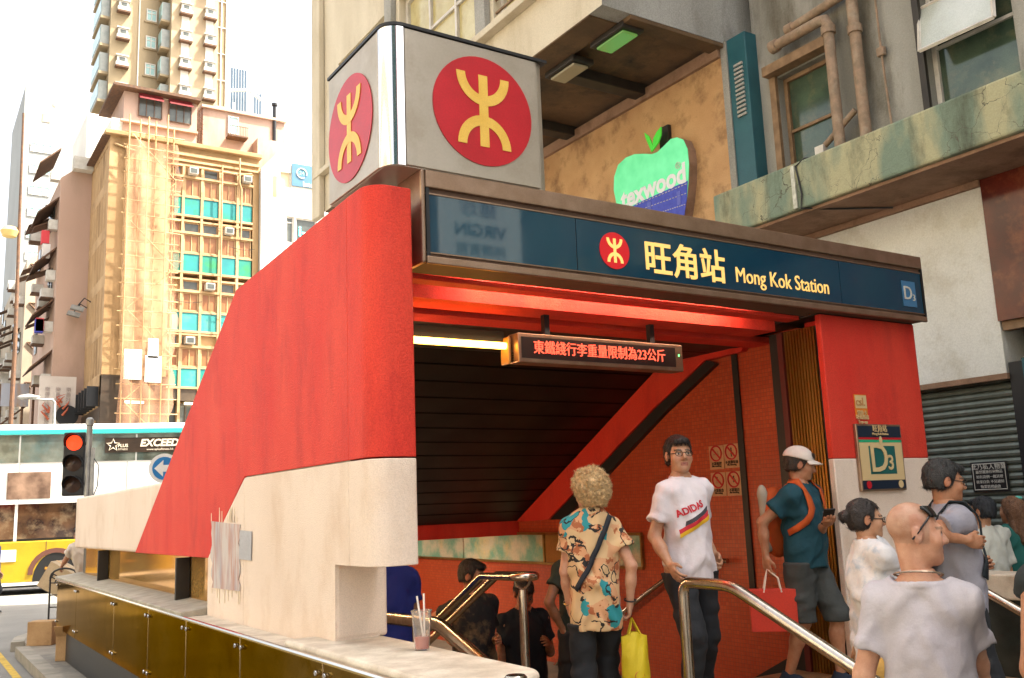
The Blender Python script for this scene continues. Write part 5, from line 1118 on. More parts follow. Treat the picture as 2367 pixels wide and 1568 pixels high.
for k in range(8):
    z = 33.0+k*2.2; ac(11.8, yt, z); 
    window(TW, (13.45, yt-.01, z-.5), X, Z, .75, .95, 2, 1, m_white_fr, m_bluegl, .07, .08, splits=[.65])
    mb = MB(); mb.box((13.3, yt-.12, z-.65), (14.3, yt-.005, z-.53)); mb.build('sill', m_tower, TW)
    for x, dz in ((15.95, .1), (17.75, .2)):
        ac(x, yt-1.6, z+dz)
        mb = MB(); mb.box((x-.28, yt-1.63, z+dz+.72), (x+.28, yt-1.601, z+dz+1.85)); mb.build('white_tile_strip', m_whiteb, TW)
    # projecting bays along the re-entrant corner and the left flank
    mb = MB(); mb.box((14.35, yt-1.1, z-.7), (14.949, yt-.001, z+.75)); b_ = mb.build('bay_window', m_bay, TW)
    mb = MB(); mb.box((14.32, yt-1.13, z-.35), (14.35, yt-.1, z+.6)); mb.build('pane', m_bluegl, b_)
    mb = MB(); mb.box((14.3, yt-1.2, z-.85), (14.948, yt-.002, z-.702)); mb.build('bay_floor', m_tower, b_)
    mb = MB(); mb.box((10.35, yt+.4, z-.7), (10.949, yt+4, z+.8)); b_ = mb.build('bay_window', m_bay, TW)
    mb = MB(); mb.box((10.32, yt+.5, z-.35), (10.35, yt+3.9, z+.65)); mb.build('pane', m_bluegl, b_)
    mb = MB(); mb.box((10.30, yt+.3, z-.9), (10.949, yt+4.1, z-.702)); mb.build('bay_floor', m_tower, b_)
    mb = MB(); mb.tube([(18.45, yt-.66, z), (19.35, yt-.66, z)], .04, 4); mb.build('pipe_clip', m_whiteb, TW)
for x in (12.95, 18.45, 18.9, 19.3):
    mb = MB(); y = yt-.06 if x < 14 else yt-.66; mb.tube([(x, y, 20), (x, y, 62)], .05, 6); mb.build('drain_pipe', m_whiteb, TW)

# --- glass tower and far white block
GT = thing('glass_tower', 'distant blue grey striped glass tower beside the beige tower', 'building', (33, 115, 0))
m_gtl = mat('pale_cladding', (.55, .60, .62), rough=.3); m_gtd = mat('blue_black_glass', (.06, .09, .13), rough=.1)
mb = MB(); mb.box((30.5, 110, 0), (33.4, 122, 57)); mb.box((33.41, 110.5, 0), (35.3, 122, 54.5)); mb.build('tower_body', m_gtl, GT)
rnd = random.Random(9)
for i in range(14):
    x = 30.6+i*.34; z0 = rnd.uniform(46, 53); hi = 56.8 if x < 33.1 else 54.3; yy = 109.95 if x < 33.1 else 110.45
    if rnd.random() < .75: mb = MB(); mb.box((x, yy, z0 if i % 2 else 40), (x+.22, yy+.04, hi)); mb.build('glass_strip', m_gtd, GT)
mb = MB(); mb.tube([(30.6, 108.5, 53.0), (33.0, 108.5, 53.6), (34.6, 108.5, 52.6)], .22, 5); mb.build('crane_boom', m_whiteb, GT)
FW = thing('far_white_block', 'bleached white apartment block with pale teal windows at the far left', 'building', (13, 118, 0))
mb = MB(); mb.box((8.8, 110, 0), (18, 125, 49.5)); mb.build('wall', mat('bleached_far_wall', (.36, .37, .36), (.32, .33, .32), rough=.8, scale=.2), FW)
for k in range(11):
    for i in range(3): window(FW, (9.6+i*.72, 109.95, 42.0-k*2.45-.0), X, Z, .66, 1.0, 1, 1, m_whiteb, m_bluegl, .05, .06)
    mb = MB(); mb.box((14.05, 109.95, 42.2-k*2.45), (14.35, 109.999, 42.9-k*2.45)); mb.build('small_window', m_dkgl, FW)
mb = MB(); mb.box((10.6, 109.95, 45.6), (11.4, 109.999, 46.6)); mb.build('small_window', m_greyb, FW)
mb = MB(); mb.box((11.6, 109.95, 47.6), (11.9, 109.999, 47.95)); mb.build('small_window', m_greyb, FW)

# ------------------------------------------------------------------ street lamp columns, lamps
LP = thing('street_lamp', 'tall thin street lamp column at the far left of the street', 'street lamp', (2.6, 36, 0))
a, b = ony(*z1(160, 770), 36), ony(*z2(100, 1000), 36)
mb = MB(); mb.tube([(b.x-.02, 36, .0), (b.x, 36, b.z), (a.x, 36, a.z)], [.09, .07, .035], 8); mb.build('column', m_rust, LP, smooth=True)
p = ony(*z2(65, 180), 36); mb = MB(); mb.lathe([(0, -.25), (.22, -.2), (.30, 0), (.2, .14), (0, .18)], p, 12); mb.build('lantern', mat('amber_lantern', (.55, .40, .15), rough=.3), LP, smooth=True)
mb = MB(); mb.tube([p+Vector((.2, 0, 0)), Vector((a.x*.45+b.x*.55, 36, p.z+.3))], .03, 5); mb.build('arm', m_rust, LP)
L2 = thing('street_lamp', 'grey arched street lamp reaching left above the bus roof', 'street lamp', (5.4, 43, 0))
a, b, c = ony(*z2(140, 1312), 43), ony(*z2(300, 1325), 43), ony(*z2(372, 1345), 43)
mb = MB(); mb.tube([Vector((c.x, 43, 0)), c, c+Vector((-.1, 0, .12)), b, a], [.08, .06, .05, .045, .04], 8); mb.build('column', m_metalg, L2, smooth=True)
mb = MB(); mb.tube([a+Vector((.7, 0, .03)), a+Vector((.3, 0, .06)), a, a+Vector((-.12, 0, .02))], [.05, .11, .11, .03], 8); mb.build('lamp_head', m_metalg, L2, smooth=True)
FL = thing('floodlight_row', 'row of floodlights on curved arms beside the ochre building', 'floodlights', (6.2, 45.6, 9.2))
for i in range(5):
    p = onx(*z2(425+i*25, 865-i*40), 6.6); q = Vector((7.2, p.y, p.z+.35))
    mb = MB(); mb.tube([q, q.lerp(p, .5)+Vector((0, 0, .35)), p+Vector((0, 0, .1))], .03, 5); ar = mb.build('arm', m_black, FL)
    mb = MB(); mb.obox(p, (.28, 0, -.06), (0, .14, 0), (.03, 0, .10)); mb.build('floodlight', m_metalg, FL)
# ------------------------------------------------------------------ double-deck bus crossing behind
m_buswhite = mat('bus_white_paint', (.78, .77, .74), (.70, .69, .66), rough=.3, scale=.8, coat=.3)
m_busyel = mat('bus_yellow_paint', (.50, .33, .012), (.42, .27, .01), rough=.3, scale=.9, coat=.3, stain=(.25, .17, .02), stain_amt=.4, stain_scale=2)
m_busteal = mat('bus_turquoise_trim', (.04, .42, .40), rough=.35)
m_busgl = mat('bus_window_glass', (.06, .065, .05), (.24, .26, .22), rough=.06, scale=1.3, spec=.9, metal=.25, stain=(.10, .17, .17), stain_amt=.8, stain_scale=1.1, fac=(.4, .62))  # mottled tones painted in for reflections on the upper windows
m_busgl2 = mat('bus_lower_glass', (.035, .016, .010), (.13, .065, .03), rough=.06, scale=1.8, spec=.9, metal=.25, stain=(.28, .20, .12), stain_amt=.7, stain_scale=2.2, fac=(.42, .6))
bd = Vector((.959, -.284, 0)).normalized(); bp = at(205, 1180, 25.2); bp.z = 0
BU = thing('double_deck_bus', 'white and yellow double deck bus with turquoise roof trim crossing behind the station', 'bus', bp, math.atan2(bd.y, bd.x))
def bb(name, a, b, m, bev=0., par=None): mb = MB(); mb.box(a, b); return mb.build(name, m, par or BU, world=False, bevel=bev)
L0, L1 = -7.6, 4.0                             # local x: along the side; -y faces the camera
bb('upper_body', (L0, 0, 2.36), (L1, 2.5, 4.16), m_buswhite, .06); bb('roof', (L0, .02, 4.16), (L1, 2.48, 4.42), m_buswhite, .10)
bb('roof_trim', (L0, -.05, 4.14), (L1, .03, 4.26), m_busteal); bb('lower_body', (L0, .0, .32), (L1, 2.5, 1.36), m_busyel, .03); bb('window_band', (L0+.02, .05, 1.36), (L1-.02, 2.45, 2.36), m_black)
bb('skirt', (L0, -.02, .24), (L1, .02, .315), m_buswhite); bb('chassis', (L0+.3, .1, .18), (L1-.3, 2.4, .32), m_black)
xs = [L0+.1+i*1.44 for i in range(9)]
for i in range(8):
    bb('upper_window', (xs[i]+.02, -.012, 3.40), (xs[i+1]-.02, .0, 4.12), m_busgl, .004); 
    bb('lower_window', (xs[i]+.02, .035, 1.42), (xs[i+1]-.02, .049, 2.33), m_busgl2, .004)
    if i in (2, 4, 6): bb('window_pillar', (xs[i]-.05, .03, 1.37), (xs[i]+.02, .048, 2.35), m_buswhite)
bb('cove_band', (L0, -.01, 2.32), (L1, .04, 2.40), m_buswhite)
wx = -.75
def wheel(x):
    mb = MB(); mb.lathe([(0, -.02), (.24, -.02), (.30, .01), (.30, .25), (0, .25)], (x, .06, .50), 24, 'Y'); w0 = None
    t = MB(); t.lathe([(.30, -.03), (.44, -.04), (.495, 0), (.495, .26), (.30, .26)], (x, .06, .497), 28, 'Y'); tyre = t.build('wheel', mat('tyre_rubber', (.02, .02, .02), rough=.85), BU, world=False, smooth=True)
    h_ = mb.build('rim', mat('wheel_rim', (.22, .09, .05), rough=.6), tyre, world=False, smooth=True)
    a = MB(); ring = [(x+r_*math.cos(t_), -.018, .50+r_*math.sin(t_)) for r_, ts in ((.66, range(0, 13)), (.54, range(12, -1, -1))) for t_ in [math.pi*k/12 for k in ts]]
    for k in range(12):
        p = lambda r_, kk: (x+r_*math.cos(math.pi*kk/12), -.022, .50+r_*math.sin(math.pi*kk/12)); a.prism([p(.66, k), p(.66, k+1), p(.54, k+1), p(.54, k)], (0, .05, 0))
    a.build('wheel_arch', mat('arch_brown', (.12, .045, .03), rough=.6), BU, world=False)
    d = MB(); d.prism([(x+.54*math.cos(math.pi*k/16), -.008, .32+.72*math.sin(math.pi*k/16)) for k in range(17)], (0, .03, 0)); d.build('wheel_well', m_black, BU, world=False)
wheel(wx); wheel(wx-5.6)
bb('fuel_cover', (-2.3, -.015, .85), (-1.7, .002, 1.15), m_buswhite, .01)
# side advertisement on the cream band: blurred brown figure and pale marks
bb('advert_figure', (-2.0, -.012, 2.45), (-.95, .001, 3.15), mat('brown_advert_print', (.10, .055, .035), (.35, .22, .15), rough=.5, scale=2.2), .08)
bb('advert_patch', (-3.2, -.012, 2.95), (-2.4, .001, 3.2), mat('pale_red_print', (.55, .28, .22), (.7, .55, .48), rough=.5, scale=3), .03)
# window advertisement with its lettering
bb('window_advert', (.35, -.020, 3.62), (2.9, -.0125, 4.02), mat('brown_black_print', (.030, .020, .014), (.05, .03, .02), rough=.25, scale=2)); wa = BU
m_adl = mat('cream_bus_letters', (.72, .62, .48), rough=.5)
def btext(t, x, z, sz, **kw): return text_on(t, m_adl, BU, Vector((x, -.024, z)), X, Z, sz, world=False, **kw)
btext('EXCEED YOU', 2.05, 3.86, .27, off=.010, shear=.2); btext('www.aplusfitness.hk', 1.75, 3.69, .085); btext('PLUS', .80, 3.80, .12, off=.003); btext('FITNESS', .80, 3.70, .07)
mb = MB(); st5 = [(.55+(.17 if k % 2 == 0 else .07)*math.sin(math.pi*k/5), -.022, 3.82+(.17 if k % 2 == 0 else .07)*math.cos(math.pi*k/5)) for k in range(10)]
mb.tube(st5, .012, 4, closed=True); mb.build('star_logo', m_adl, BU, world=False)

# ------------------------------------------------------------------ traffic light on the corner
tp = at(207, 1000, 14.3); tb = Vector((tp.x, tp.y, .127))
TR = thing('traffic_light', 'traffic light showing red on a galvanised pole at the corner', 'traffic light', tb)
mb = MB(); mb.tube([(tb.x, tb.y, tb.z), (tb.x, tb.y, at(207, 985, 14.3).z)], .042, 12); mb.build('pole', m_metalg, TR, smooth=True)
zt2 = at(207, 985, 14.3).z; mb = MB(); mb.lathe([(.042, 0), (.056, .01), (.056, .10), (.03, .13), (0, .135)], (tb.x, tb.y, zt2), 14); mb.build('pole_cap', m_metalg, TR, smooth=True)
tf = (Vector((0, 0, 0))-Vector((tb.x, tb.y, 0))).normalized(); tf = (tf-RIGHT*.25); tf.z = 0; tf.normalize(); tr_ = Vector((0, 0, 1)).cross(tf)*-1.   # facing and image-right of the head
tr_ = Vector((-tf.y, tf.x, 0)); tr_ = tr_ if tr_.dot(RIGHT) > 0 else -tr_
hc_ = at(172, 1073, 14.25)
def sig(a, b, c): return hc_+tr_*a+Vector((0, 0, 1))*b+tf*c
mb = MB(); mb.obox(sig(0, 0, -.02), tr_*.155, Vector((0, 0, .475)), tf*.07); hd = mb.build('signal_head', m_black, TR, bevel=.02)
m_redl = mat('red_lens_lit', (.6, .02, .01), emit=(1., .05, .01), estr=.55); m_offl = mat('dark_lens', (.05, .025, .015), rough=.2)
for i, (zz, ml) in enumerate(((.315, m_redl), (0, m_offl), (-.315, m_offl))):
    mb = MB(); n_ = 24; mb.add([sig(.115*math.cos(2*math.pi*k/n_), zz+.115*math.sin(2*math.pi*k/n_), .055) for k in range(n_)]+[sig(0, zz, .085)], [(k, (k+1) % n_, n_) for k in range(n_)]); mb.build('lens', ml, TR)
    mb = MB(); k0 = 14
    for r_ in (.135,):
        arc = [R(-20+220*k/k0) for k in range(k0+1)]
        for k in range(k0):
            mb.quad(sig(r_*math.cos(arc[k]), zz+r_*math.sin(arc[k]), .05), sig(r_*math.cos(arc[k+1]), zz+r_*math.sin(arc[k+1]), .05), sig(r_*1.02*math.cos(arc[k+1]), zz+r_*1.02*math.sin(arc[k+1]), .05+.18*(.35+.65*math.sin(max(0, arc[k+1])) if arc[k+1] < math.pi else .35)), sig(r_*1.02*math.cos(arc[k]), zz+r_*1.02*math.sin(arc[k]), .05+.18*(.35+.65*math.sin(max(0, arc[k])) if 0 < arc[k] < math.pi else .35)))
    v_ = mb.build('visor', m_black, TR, smooth=True); md = v_.modifiers.new('thick', 'SOLIDIFY'); md.thickness = .006
mb = MB()
for zz in (.3, -.3): mb.tube([sig(.12, zz, -.05), Vector((tb.x, tb.y, hc_.z+zz))], .018, 6)
mb.build('bracket', m_black, TR)
mb = MB(); c0_ = Vector((tb.x, tb.y, 0)); mb.tube([c0_+tr_*.05+Vector((0, 0, zt2-.45)), c0_+tr_*.15+Vector((0, 0, zt2-.6)), c0_+tr_*.14+Vector((0, 0, zt2-.9)), c0_+tr_*.05+Vector((0, 0, zt2-1.15))], .008, 5); mb.build('loose_cable', m_black, TR)
mb = MB(); mb.obox(c0_+tr_*.06+Vector((0, 0, zt2-.75)), tr_*.02, Vector((0, 0, .42)), tf*.04); mb.build('cable_box', m_metalg, TR)
# round arrow sign
sp_ = at(380, 1083, 17.); AS = thing('arrow_sign', 'round blue direction sign with a white arrow half hidden by the red wall', 'road sign', Vector((sp_.x, sp_.y, 0)))
fdir = (CAM-sp_); fdir.z = 0; fdir.normalize(); rdir = Vector((-fdir.y, fdir.x, 0)); rdir = rdir if rdir.dot(RIGHT) > 0 else -rdir
def disc(r_, off, m, name, th=.006, par=AS): mb = MB(); mb.prism([sp_+rdir*r_*math.cos(t)+Z*r_*math.sin(t)+fdir*off for t in [2*math.pi*k/36 for k in range(36)]], fdir*th); return mb.build(name, m, par)
disc(.265, 0, m_buswhite, 'sign_plate', .012); disc(.205, .014, mat('sign_blue', (.02, .17, .42), rough=.35), 'blue_disc')
q = lambda a, b: sp_+rdir*a+Z*b+fdir*.022
mb = MB(); mb.prism([q(-.17, 0), q(-.02, .15), q(-.02, .06), q(.15, .06), q(.15, -.06), q(-.02, -.06), q(-.02, -.15)], fdir*.004); mb.build('arrow', m_buswhite, AS)
mb = MB(); mb.tube([Vector((sp_.x, sp_.y, 0))-fdir*.04, Vector((sp_.x, sp_.y, sp_.z+.1))-fdir*.04], .038, 10); mb.build('post', m_metalg, AS)

# ------------------------------------------------------------------ boxes and trolley on the corner pavement
m_card = mat('cardboard', (.40, .25, .12), (.32, .19, .085), rough=.8, scale=4, stain=(.2, .11, .045), stain_amt=.4, stain_scale=5)
m_card2 = mat('pale_cardboard', (.46, .35, .22), (.38, .28, .16), rough=.8, scale=4)
m_tape = mat('brown_tape', (.50, .25, .06), rough=.3)
def carton(label, c, ax, ay, az, m, open_=False, mark=None):
    c, ax, ay, az = map(Vector, (c, ax, ay, az)); t = thing('carton', label, 'carton', c-az)
    mb = MB(); mb.obox(c, ax, ay, az); mb.build('box', m, t, bevel=.006)
    mb = MB(); mb.obox(c+az*1.004, ax*1.004, ay*.12, az*.006); mb.obox(c-ax*1.005+az*.7, ax*.003, ay*.12, az*.3); mb.build('tape', m_tape, t)
    if open_:
        for s in (1, -1): mb = MB(); mb.obox(c+az*1.0+ay*s*1.25+az*.35, ax*.98, ay*s*.28+az*.42, (ay*s*.28+az*.42).cross(ax).normalized()*.004); mb.build('flap', m, t)
    if mark: text_on(mark, m_black, t, c-ay*1.01 if True else c, ax.normalized(), az.normalized(), az.length*.9)
    return t
g1_ = onz(101, 1490, .127); r_ = Vector((RIGHT.x, RIGHT.y, 0)).normalized(); b_ = Vector((-r_.y, r_.x, 0))
carton('small cardboard box with a blue sticker beside the hand trolley', g1_+Vector((0, 0, .16)), r_*.17, b_*.14, Z*.16, m_card)
g2_ = onz(163, 1528, .127); carton('open brown cardboard box on the pavement below the metal cladding', g2_+Vector((0, 0, .15))+b_*.15, r_*.19, b_*.15, Z*.15, m_card, True)
hp_ = at(143, 1340, 14.2); ra = (r_*.86+Z*-.5).normalized(); ua = (r_*.5+Z*.86).normalized()
carton('tilted pale cardboard box carried above the trolley', hp_, ra*.22, b_*.18, ua*.20, m_card2, mark='FH')
tq = onz(142, 1480, .127); TY = thing('hand_trolley', 'black tubular hand trolley standing by the end of the station wall', 'trolley', tq)
w2 = .20; hgt = 1.0
mb = MB(); P = [tq-r_*w2, tq-r_*w2+Z*(hgt-.12)]
for i in range(9): a = math.pi*i/8; P.append(tq+Z*(hgt-.12)+r_*(-w2*math.cos(a))+Z*.12*math.sin(a))
P += [tq+r_*w2]; mb.tube(P, .014, 6)
for i in range(5): mb.tube([tq-r_*w2+Z*(.12+i*.17), tq+r_*w2+Z*(.12+i*.17)], .010, 5)
mb.build('frame', m_black, TY, smooth=True)
mb = MB(); mb.obox(tq-b_*.12+Z*.02, r_*.2, b_*.12, Z*.008); mb.build('toe_plate', m_black, TY)
for s in (1, -1): mb = MB(); mb.tube([tq+r_*s*(w2+.02)+b_*.06+Z*.09, tq+r_*s*(w2+.06)+b_*.06+Z*.09], .088, 14); mb.build('wheel', m_black, TY, smooth=.6)
# drink cup on the parapet
cu = onz(976, 1503, 1.109); cu.x = min(2.30, cu.x)
CU = thing('drink_cup', 'clear plastic cup with pink drink and two straws on the white parapet', 'cup', cu)
m_clear = mat('clear_plastic', (.95, .93, .90), rough=.08, trans=.92, ior=1.25)
hC = .175
mb = MB(); mb.lathe([(.0, .001), (.034, .001), (.047, hC), (.050, hC), (.050, hC+.006), (.045, hC+.004), (.0325, .006), (0, .006)], cu, 28); mb.build('cup', m_clear, CU, smooth=.9)
mb = MB(); mb.lathe([(0, .008), (.031, .008), (.0355, .062), (0, .062)], cu, 28); mb.build('drink', mat('pink_drink', (.75, .22, .16), (.65, .15, .10), rough=.2, scale=20, trans=.25), CU, smooth=.9)
m_straw = mat('clear_straw', (.8, .72, .66), rough=.3)
for a, b in (((.010, 0, .03), (-.020, .0, .245)), ((.012, .008, .03), (.012, .006, .255))):
    d_ = lambda v: cu+r_*v[0]+b_*v[1]+Z*v[2]
    mb = MB(); mb.tube([d_(a), d_(b)], .0045, 8); mb.build('straw', m_straw, CU, smooth=True)
# steel bollard cap just in front of the parapet end
bo = at(1192, 1566, 3.35); BO = thing('steel_bollard', 'short round steel bollard in front of the parapet end', 'bollard', Vector((bo.x, bo.y, .127)))
mb = MB(); mb.lathe([(.038, .127), (.038, bo.z-.02), (.041, bo.z-.02), (.041, bo.z), (.034, bo.z+.008), (0, bo.z+.009)], (bo.x, bo.y, 0), 24); mb.build('post', m_steel, BO, smooth=.8)

for k in range(9): bb('panel_seam', (L0+.6+k*1.32, -.006, 2.42), (L0+.612+k*1.32, .0, 3.38), m_metalg)
for k in range(6): bb('panel_seam', (L0+.9+k*1.9, -.006, .34), (L0+.914+k*1.9, .0, 1.35), m_rust)
for k in range(4): bb('side_marker', (L0+1.4+k*2.6, -.02, .62), (L0+1.52+k*2.6, .0, .68), mat('amber_marker', (.5, .2, .02), rough=.3))
bb('vent_grille', (-5.2, -.016, .55), (-4.3, .0, 1.05), m_rust)
for k in range(8): bb('seat_back', (L0+.6+k*.95, .30, 1.30), (L0+.72+k*.95, .75, 1.98), mat('seat_cloth', (.10, .16, .08), rough=.8), .03)
# ------------------------------------------------------------------ figures: signed-distance bodies meshed with surface nets
def _hash(ix, iy, iz, seed):
    h = (ix*374761393+iy*668265263+iz*1274126177+seed*144665) & 0xffffffff
    h = ((h ^ (h >> 13))*1274126177) & 0xffffffff
    return ((h ^ (h >> 16)) & 0xffff)/65535.
def vnoise(x, y, z, seed=0):
    xi_, yi_, zi_ = np.floor(x).astype(np.int64), np.floor(y).astype(np.int64), np.floor(z).astype(np.int64)
    fx, fy, fz = x-xi_, y-yi_, z-zi_; fx, fy, fz = fx*fx*(3-2*fx), fy*fy*(3-2*fy), fz*fz*(3-2*fz)
    r = 0
    for a in (0, 1):
        for b in (0, 1):
            for c in (0, 1):
                r = r+_hash(xi_+a, yi_+b, zi_+c, seed)*(fx if a else 1-fx)*(fy if b else 1-fy)*(fz if c else 1-fz)
    return r*2-1
class Field:
    def __init__(s, lo, hi, h):
        s.lo = np.array(lo, float); s.h = h; s.n = np.ceil((np.array(hi, float)-s.lo)/h).astype(int)+1
        s.ax = [s.lo[i]+h*np.arange(s.n[i]) for i in range(3)]; s.F = np.full(tuple(s.n), .25, np.float32)
    def reg(s, lo, hi):
        a = np.clip(np.floor((np.array(lo)-s.lo)/s.h).astype(int), 0, s.n); b = np.clip(np.ceil((np.array(hi)-s.lo)/s.h).astype(int)+1, 0, s.n)
        if np.any(b <= a): return None
        return tuple(slice(a[i], b[i]) for i in range(3)), s.ax[0][a[0]:b[0], None, None], s.ax[1][None, a[1]:b[1], None], s.ax[2][None, None, a[2]:b[2]]
    def put(s, lo, hi, fn, k):
        g = s.reg(lo, hi)
        if g is None: return
        sl, x, y, z = g; d = fn(x, y, z); f = s.F[sl]
        if k > 0:
            h = np.clip(.5+.5*(f-d)/k, 0, 1); s.F[sl] = f+(d-f)*h-k*h*(1-h)
        else: s.F[sl] = np.minimum(f, d)
    def cap(s, a, b, ra, rb, k=.03, cut=None):
        a, b = np.array(a, float), np.array(b, float); ab = b-a; L2 = max(1e-9, ab@ab); m = max(ra, rb)+k+2*s.h
        def fn(x, y, z):
            px, py, pz = x-a[0], y-a[1], z-a[2]; t = np.clip((px*ab[0]+py*ab[1]+pz*ab[2])/L2, 0, 1)
            d = np.sqrt((px-t*ab[0])**2+(py-t*ab[1])**2+(pz-t*ab[2])**2)-(ra+(rb-ra)*t)
            if cut is not None: d = np.maximum(d, (x-cut[0][0])*cut[1][0]+(y-cut[0][1])*cut[1][1]+(z-cut[0][2])*cut[1][2])
            return d
        s.put(np.minimum(a, b)-m, np.maximum(a, b)+m, fn, k); return s
    def ell(s, c, r, k=.03, rot=None):
        c, r = np.array(c, float), np.array(r, float); m = r.max()+k+2*s.h
        Rm = np.eye(3) if rot is None else np.array(rot)
        def fn(x, y, z):
            px, py, pz = x-c[0], y-c[1], z-c[2]
            q = [(px*Rm[0, i]+py*Rm[1, i]+pz*Rm[2, i]) for i in range(3)]
            k0 = np.sqrt(sum((q[i]/r[i])**2 for i in range(3))); k1 = np.sqrt(sum((q[i]/r[i]**2)**2 for i in range(3)))
            return np.where(k1 > 1e-6, k0*(k0-1)/np.maximum(k1, 1e-6), -r.min())
        s.put(c-m, c+m, fn, k); return s
    def sub_ell(s, c, r, k=.01, rot=None):
        c, r = np.array(c, float), np.array(r, float); m = r.max()+k+2*s.h; g = s.reg(c-m, c+m)
        if g is None: return s
        sl, x, y, z = g; Rm = np.eye(3) if rot is None else np.array(rot); px, py, pz = x-c[0], y-c[1], z-c[2]
        q = [(px*Rm[0, i]+py*Rm[1, i]+pz*Rm[2, i]) for i in range(3)]
        k0 = np.sqrt(sum((q[i]/r[i])**2 for i in range(3))); k1 = np.sqrt(sum((q[i]/r[i]**2)**2 for i in range(3)))
        d = -(k0*(k0-1)/np.maximum(k1, 1e-6)); f = s.F[sl]; h = np.clip(.5-.5*(f-d)/k, 0, 1); s.F[sl] = f+(d-f)*h+k*h*(1-h); return s
    def cut(s, p, n):                         # drop everything on the side n points to
        x, y, z = s.ax[0][:, None, None], s.ax[1][None, :, None], s.ax[2][None, None, :]
        s.F = np.maximum(s.F, ((x-p[0])*n[0]+(y-p[1])*n[1]+(z-p[2])*n[2]).astype(np.float32)); return s
    def xyz(s): return s.ax[0][:, None, None], s.ax[1][None, :, None], s.ax[2][None, None, :]
    def noise(s, amp, fx, fy, fz, seed=0, band=.05):
        m = np.abs(s.F) < band; idx = np.nonzero(m)
        if len(idx[0]) == 0: return s
        x, y, z = s.ax[0][idx[0]], s.ax[1][idx[1]], s.ax[2][idx[2]]
        s.F[idx] += (amp*vnoise(x*fx+seed*3.1, y*fy, z*fz, seed)).astype(np.float32); return s
    def folds(s, amp, f1, f2, ang, seed=0, band=.05):  # long soft folds draping from each shoulder towards the middle
        m = np.abs(s.F) < band; idx = np.nonzero(m)
        if len(idx[0]) == 0: return s
        x, y, z = s.ax[0][idx[0]], s.ax[1][idx[1]], s.ax[2][idx[2]]; c, sn = math.cos(ang), math.sin(ang); ax_ = np.abs(x+.03*np.sin(z*5))
        u = ax_*c+z*sn+.03*vnoise(x*7, y*7, z*7, seed+3); v = -ax_*sn+z*c; n = vnoise(u*f1+seed*1.3+np.where(x > 0, 7.3, 0)*0, y*f1*.35, v*f2, seed)
        s.F[idx] += (amp*np.sign(n)*np.abs(n)**.8).astype(np.float32); return s
    def mesh(s):
        F = np.pad(s.F, 1, constant_values=.2); ins = F < 0; n = np.array(F.shape); lo = s.lo-s.h
        cs = [(i, j, k) for i in (0, 1) for j in (0, 1) for k in (0, 1)]
        def C(A, c): return A[c[0]:n[0]-1+c[0], c[1]:n[1]-1+c[1], c[2]:n[2]-1+c[2]]
        cnt = sum(C(ins, c).astype(np.int8) for c in cs); act = (cnt > 0) & (cnt < 8)
        I = np.stack(np.nonzero(act), 1)
        if len(I) == 0: return np.zeros((0, 3)), np.zeros((0, 4), int)
        vals = [F[I[:, 0]+c[0], I[:, 1]+c[1], I[:, 2]+c[2]] for c in cs]
        pos = np.zeros((len(I), 3)); num = np.zeros(len(I))
        for a in range(8):
            for b in range(a+1, 8):
                ca, cb = np.array(cs[a]), np.array(cs[b])
                if abs(ca-cb).sum() != 1: continue
                m = (vals[a] < 0) != (vals[b] < 0); t = np.where(m, vals[a]/np.where(m, vals[a]-vals[b], 1), 0)
                pos += np.where(m[:, None], ca+(cb-ca)*t[:, None], 0); num += m
        V = lo+s.h*(I+pos/num[:, None]); idm = np.full(tuple(n-1), -1, np.int64); idm[I[:, 0], I[:, 1], I[:, 2]] = np.arange(len(I))
        Q = []
        for ax_ in range(3):
            o1, o2 = [(1, 2), (2, 0), (0, 1)][ax_]
            A = ins; sl0 = [slice(1, n[i]-1) for i in range(3)]; sl0[ax_] = slice(0, n[ax_]-1); sl1 = list(sl0); sl1[ax_] = slice(1, n[ax_])
            a0, a1 = A[tuple(sl0)], A[tuple(sl1)]
            for sgn in (0, 1):
                e = np.stack(np.nonzero((a0 & ~a1) if sgn == 0 else (~a0 & a1)), 1)
                if len(e) == 0: continue
                e = e+1; e[:, ax_] -= 1; d1 = np.zeros(3, int); d1[o1] = 1; d2 = np.zeros(3, int); d2[o2] = 1
                q = np.stack([idm[tuple((e-d1-d2).T)], idm[tuple((e-d2).T)], idm[tuple(e.T)], idm[tuple((e-d1).T)]], 1)
                Q.append(q if sgn == 0 else q[:, ::-1])
        return V, np.concatenate(Q)
def np_obj(name, parts, m, parent, col=None, loc=None):
    """join (V,Q) pieces into one smooth mesh object"""
    V = np.concatenate([p[0] for p in parts]); off = 0; Qs = []
    for v, q in parts: Qs.append(q+off); off += len(v)
    Q = np.concatenate(Qs); me = bpy.data.meshes.new(name)
    me.vertices.add(len(V)); me.vertices.foreach_set('co', V.astype(np.float32).ravel())
    me.loops.add(Q.size); me.loops.foreach_set('vertex_index', Q.astype(np.int32).ravel())
    me.polygons.add(len(Q)); me.polygons.foreach_set('loop_start', np.arange(0, Q.size, 4, dtype=np.int32)); me.polygons.foreach_set('loop_total', np.full(len(Q), 4, np.int32))
    me.polygons.foreach_set('use_smooth', np.ones(len(Q), bool)); me.update(calc_edges=True); me.validate()
    if col is not None:
        ca = me.color_attributes.new('Col', 'FLOAT_COLOR', 'POINT'); c4 = np.ones((len(V), 4), np.float32); c4[:, :3] = col; ca.data.foreach_set('color', c4.ravel())
    me.materials.append(m); o = bpy.data.objects.new(name, me); COL.objects.link(o); o.parent = parent
    if loc: o.location = loc
    return o
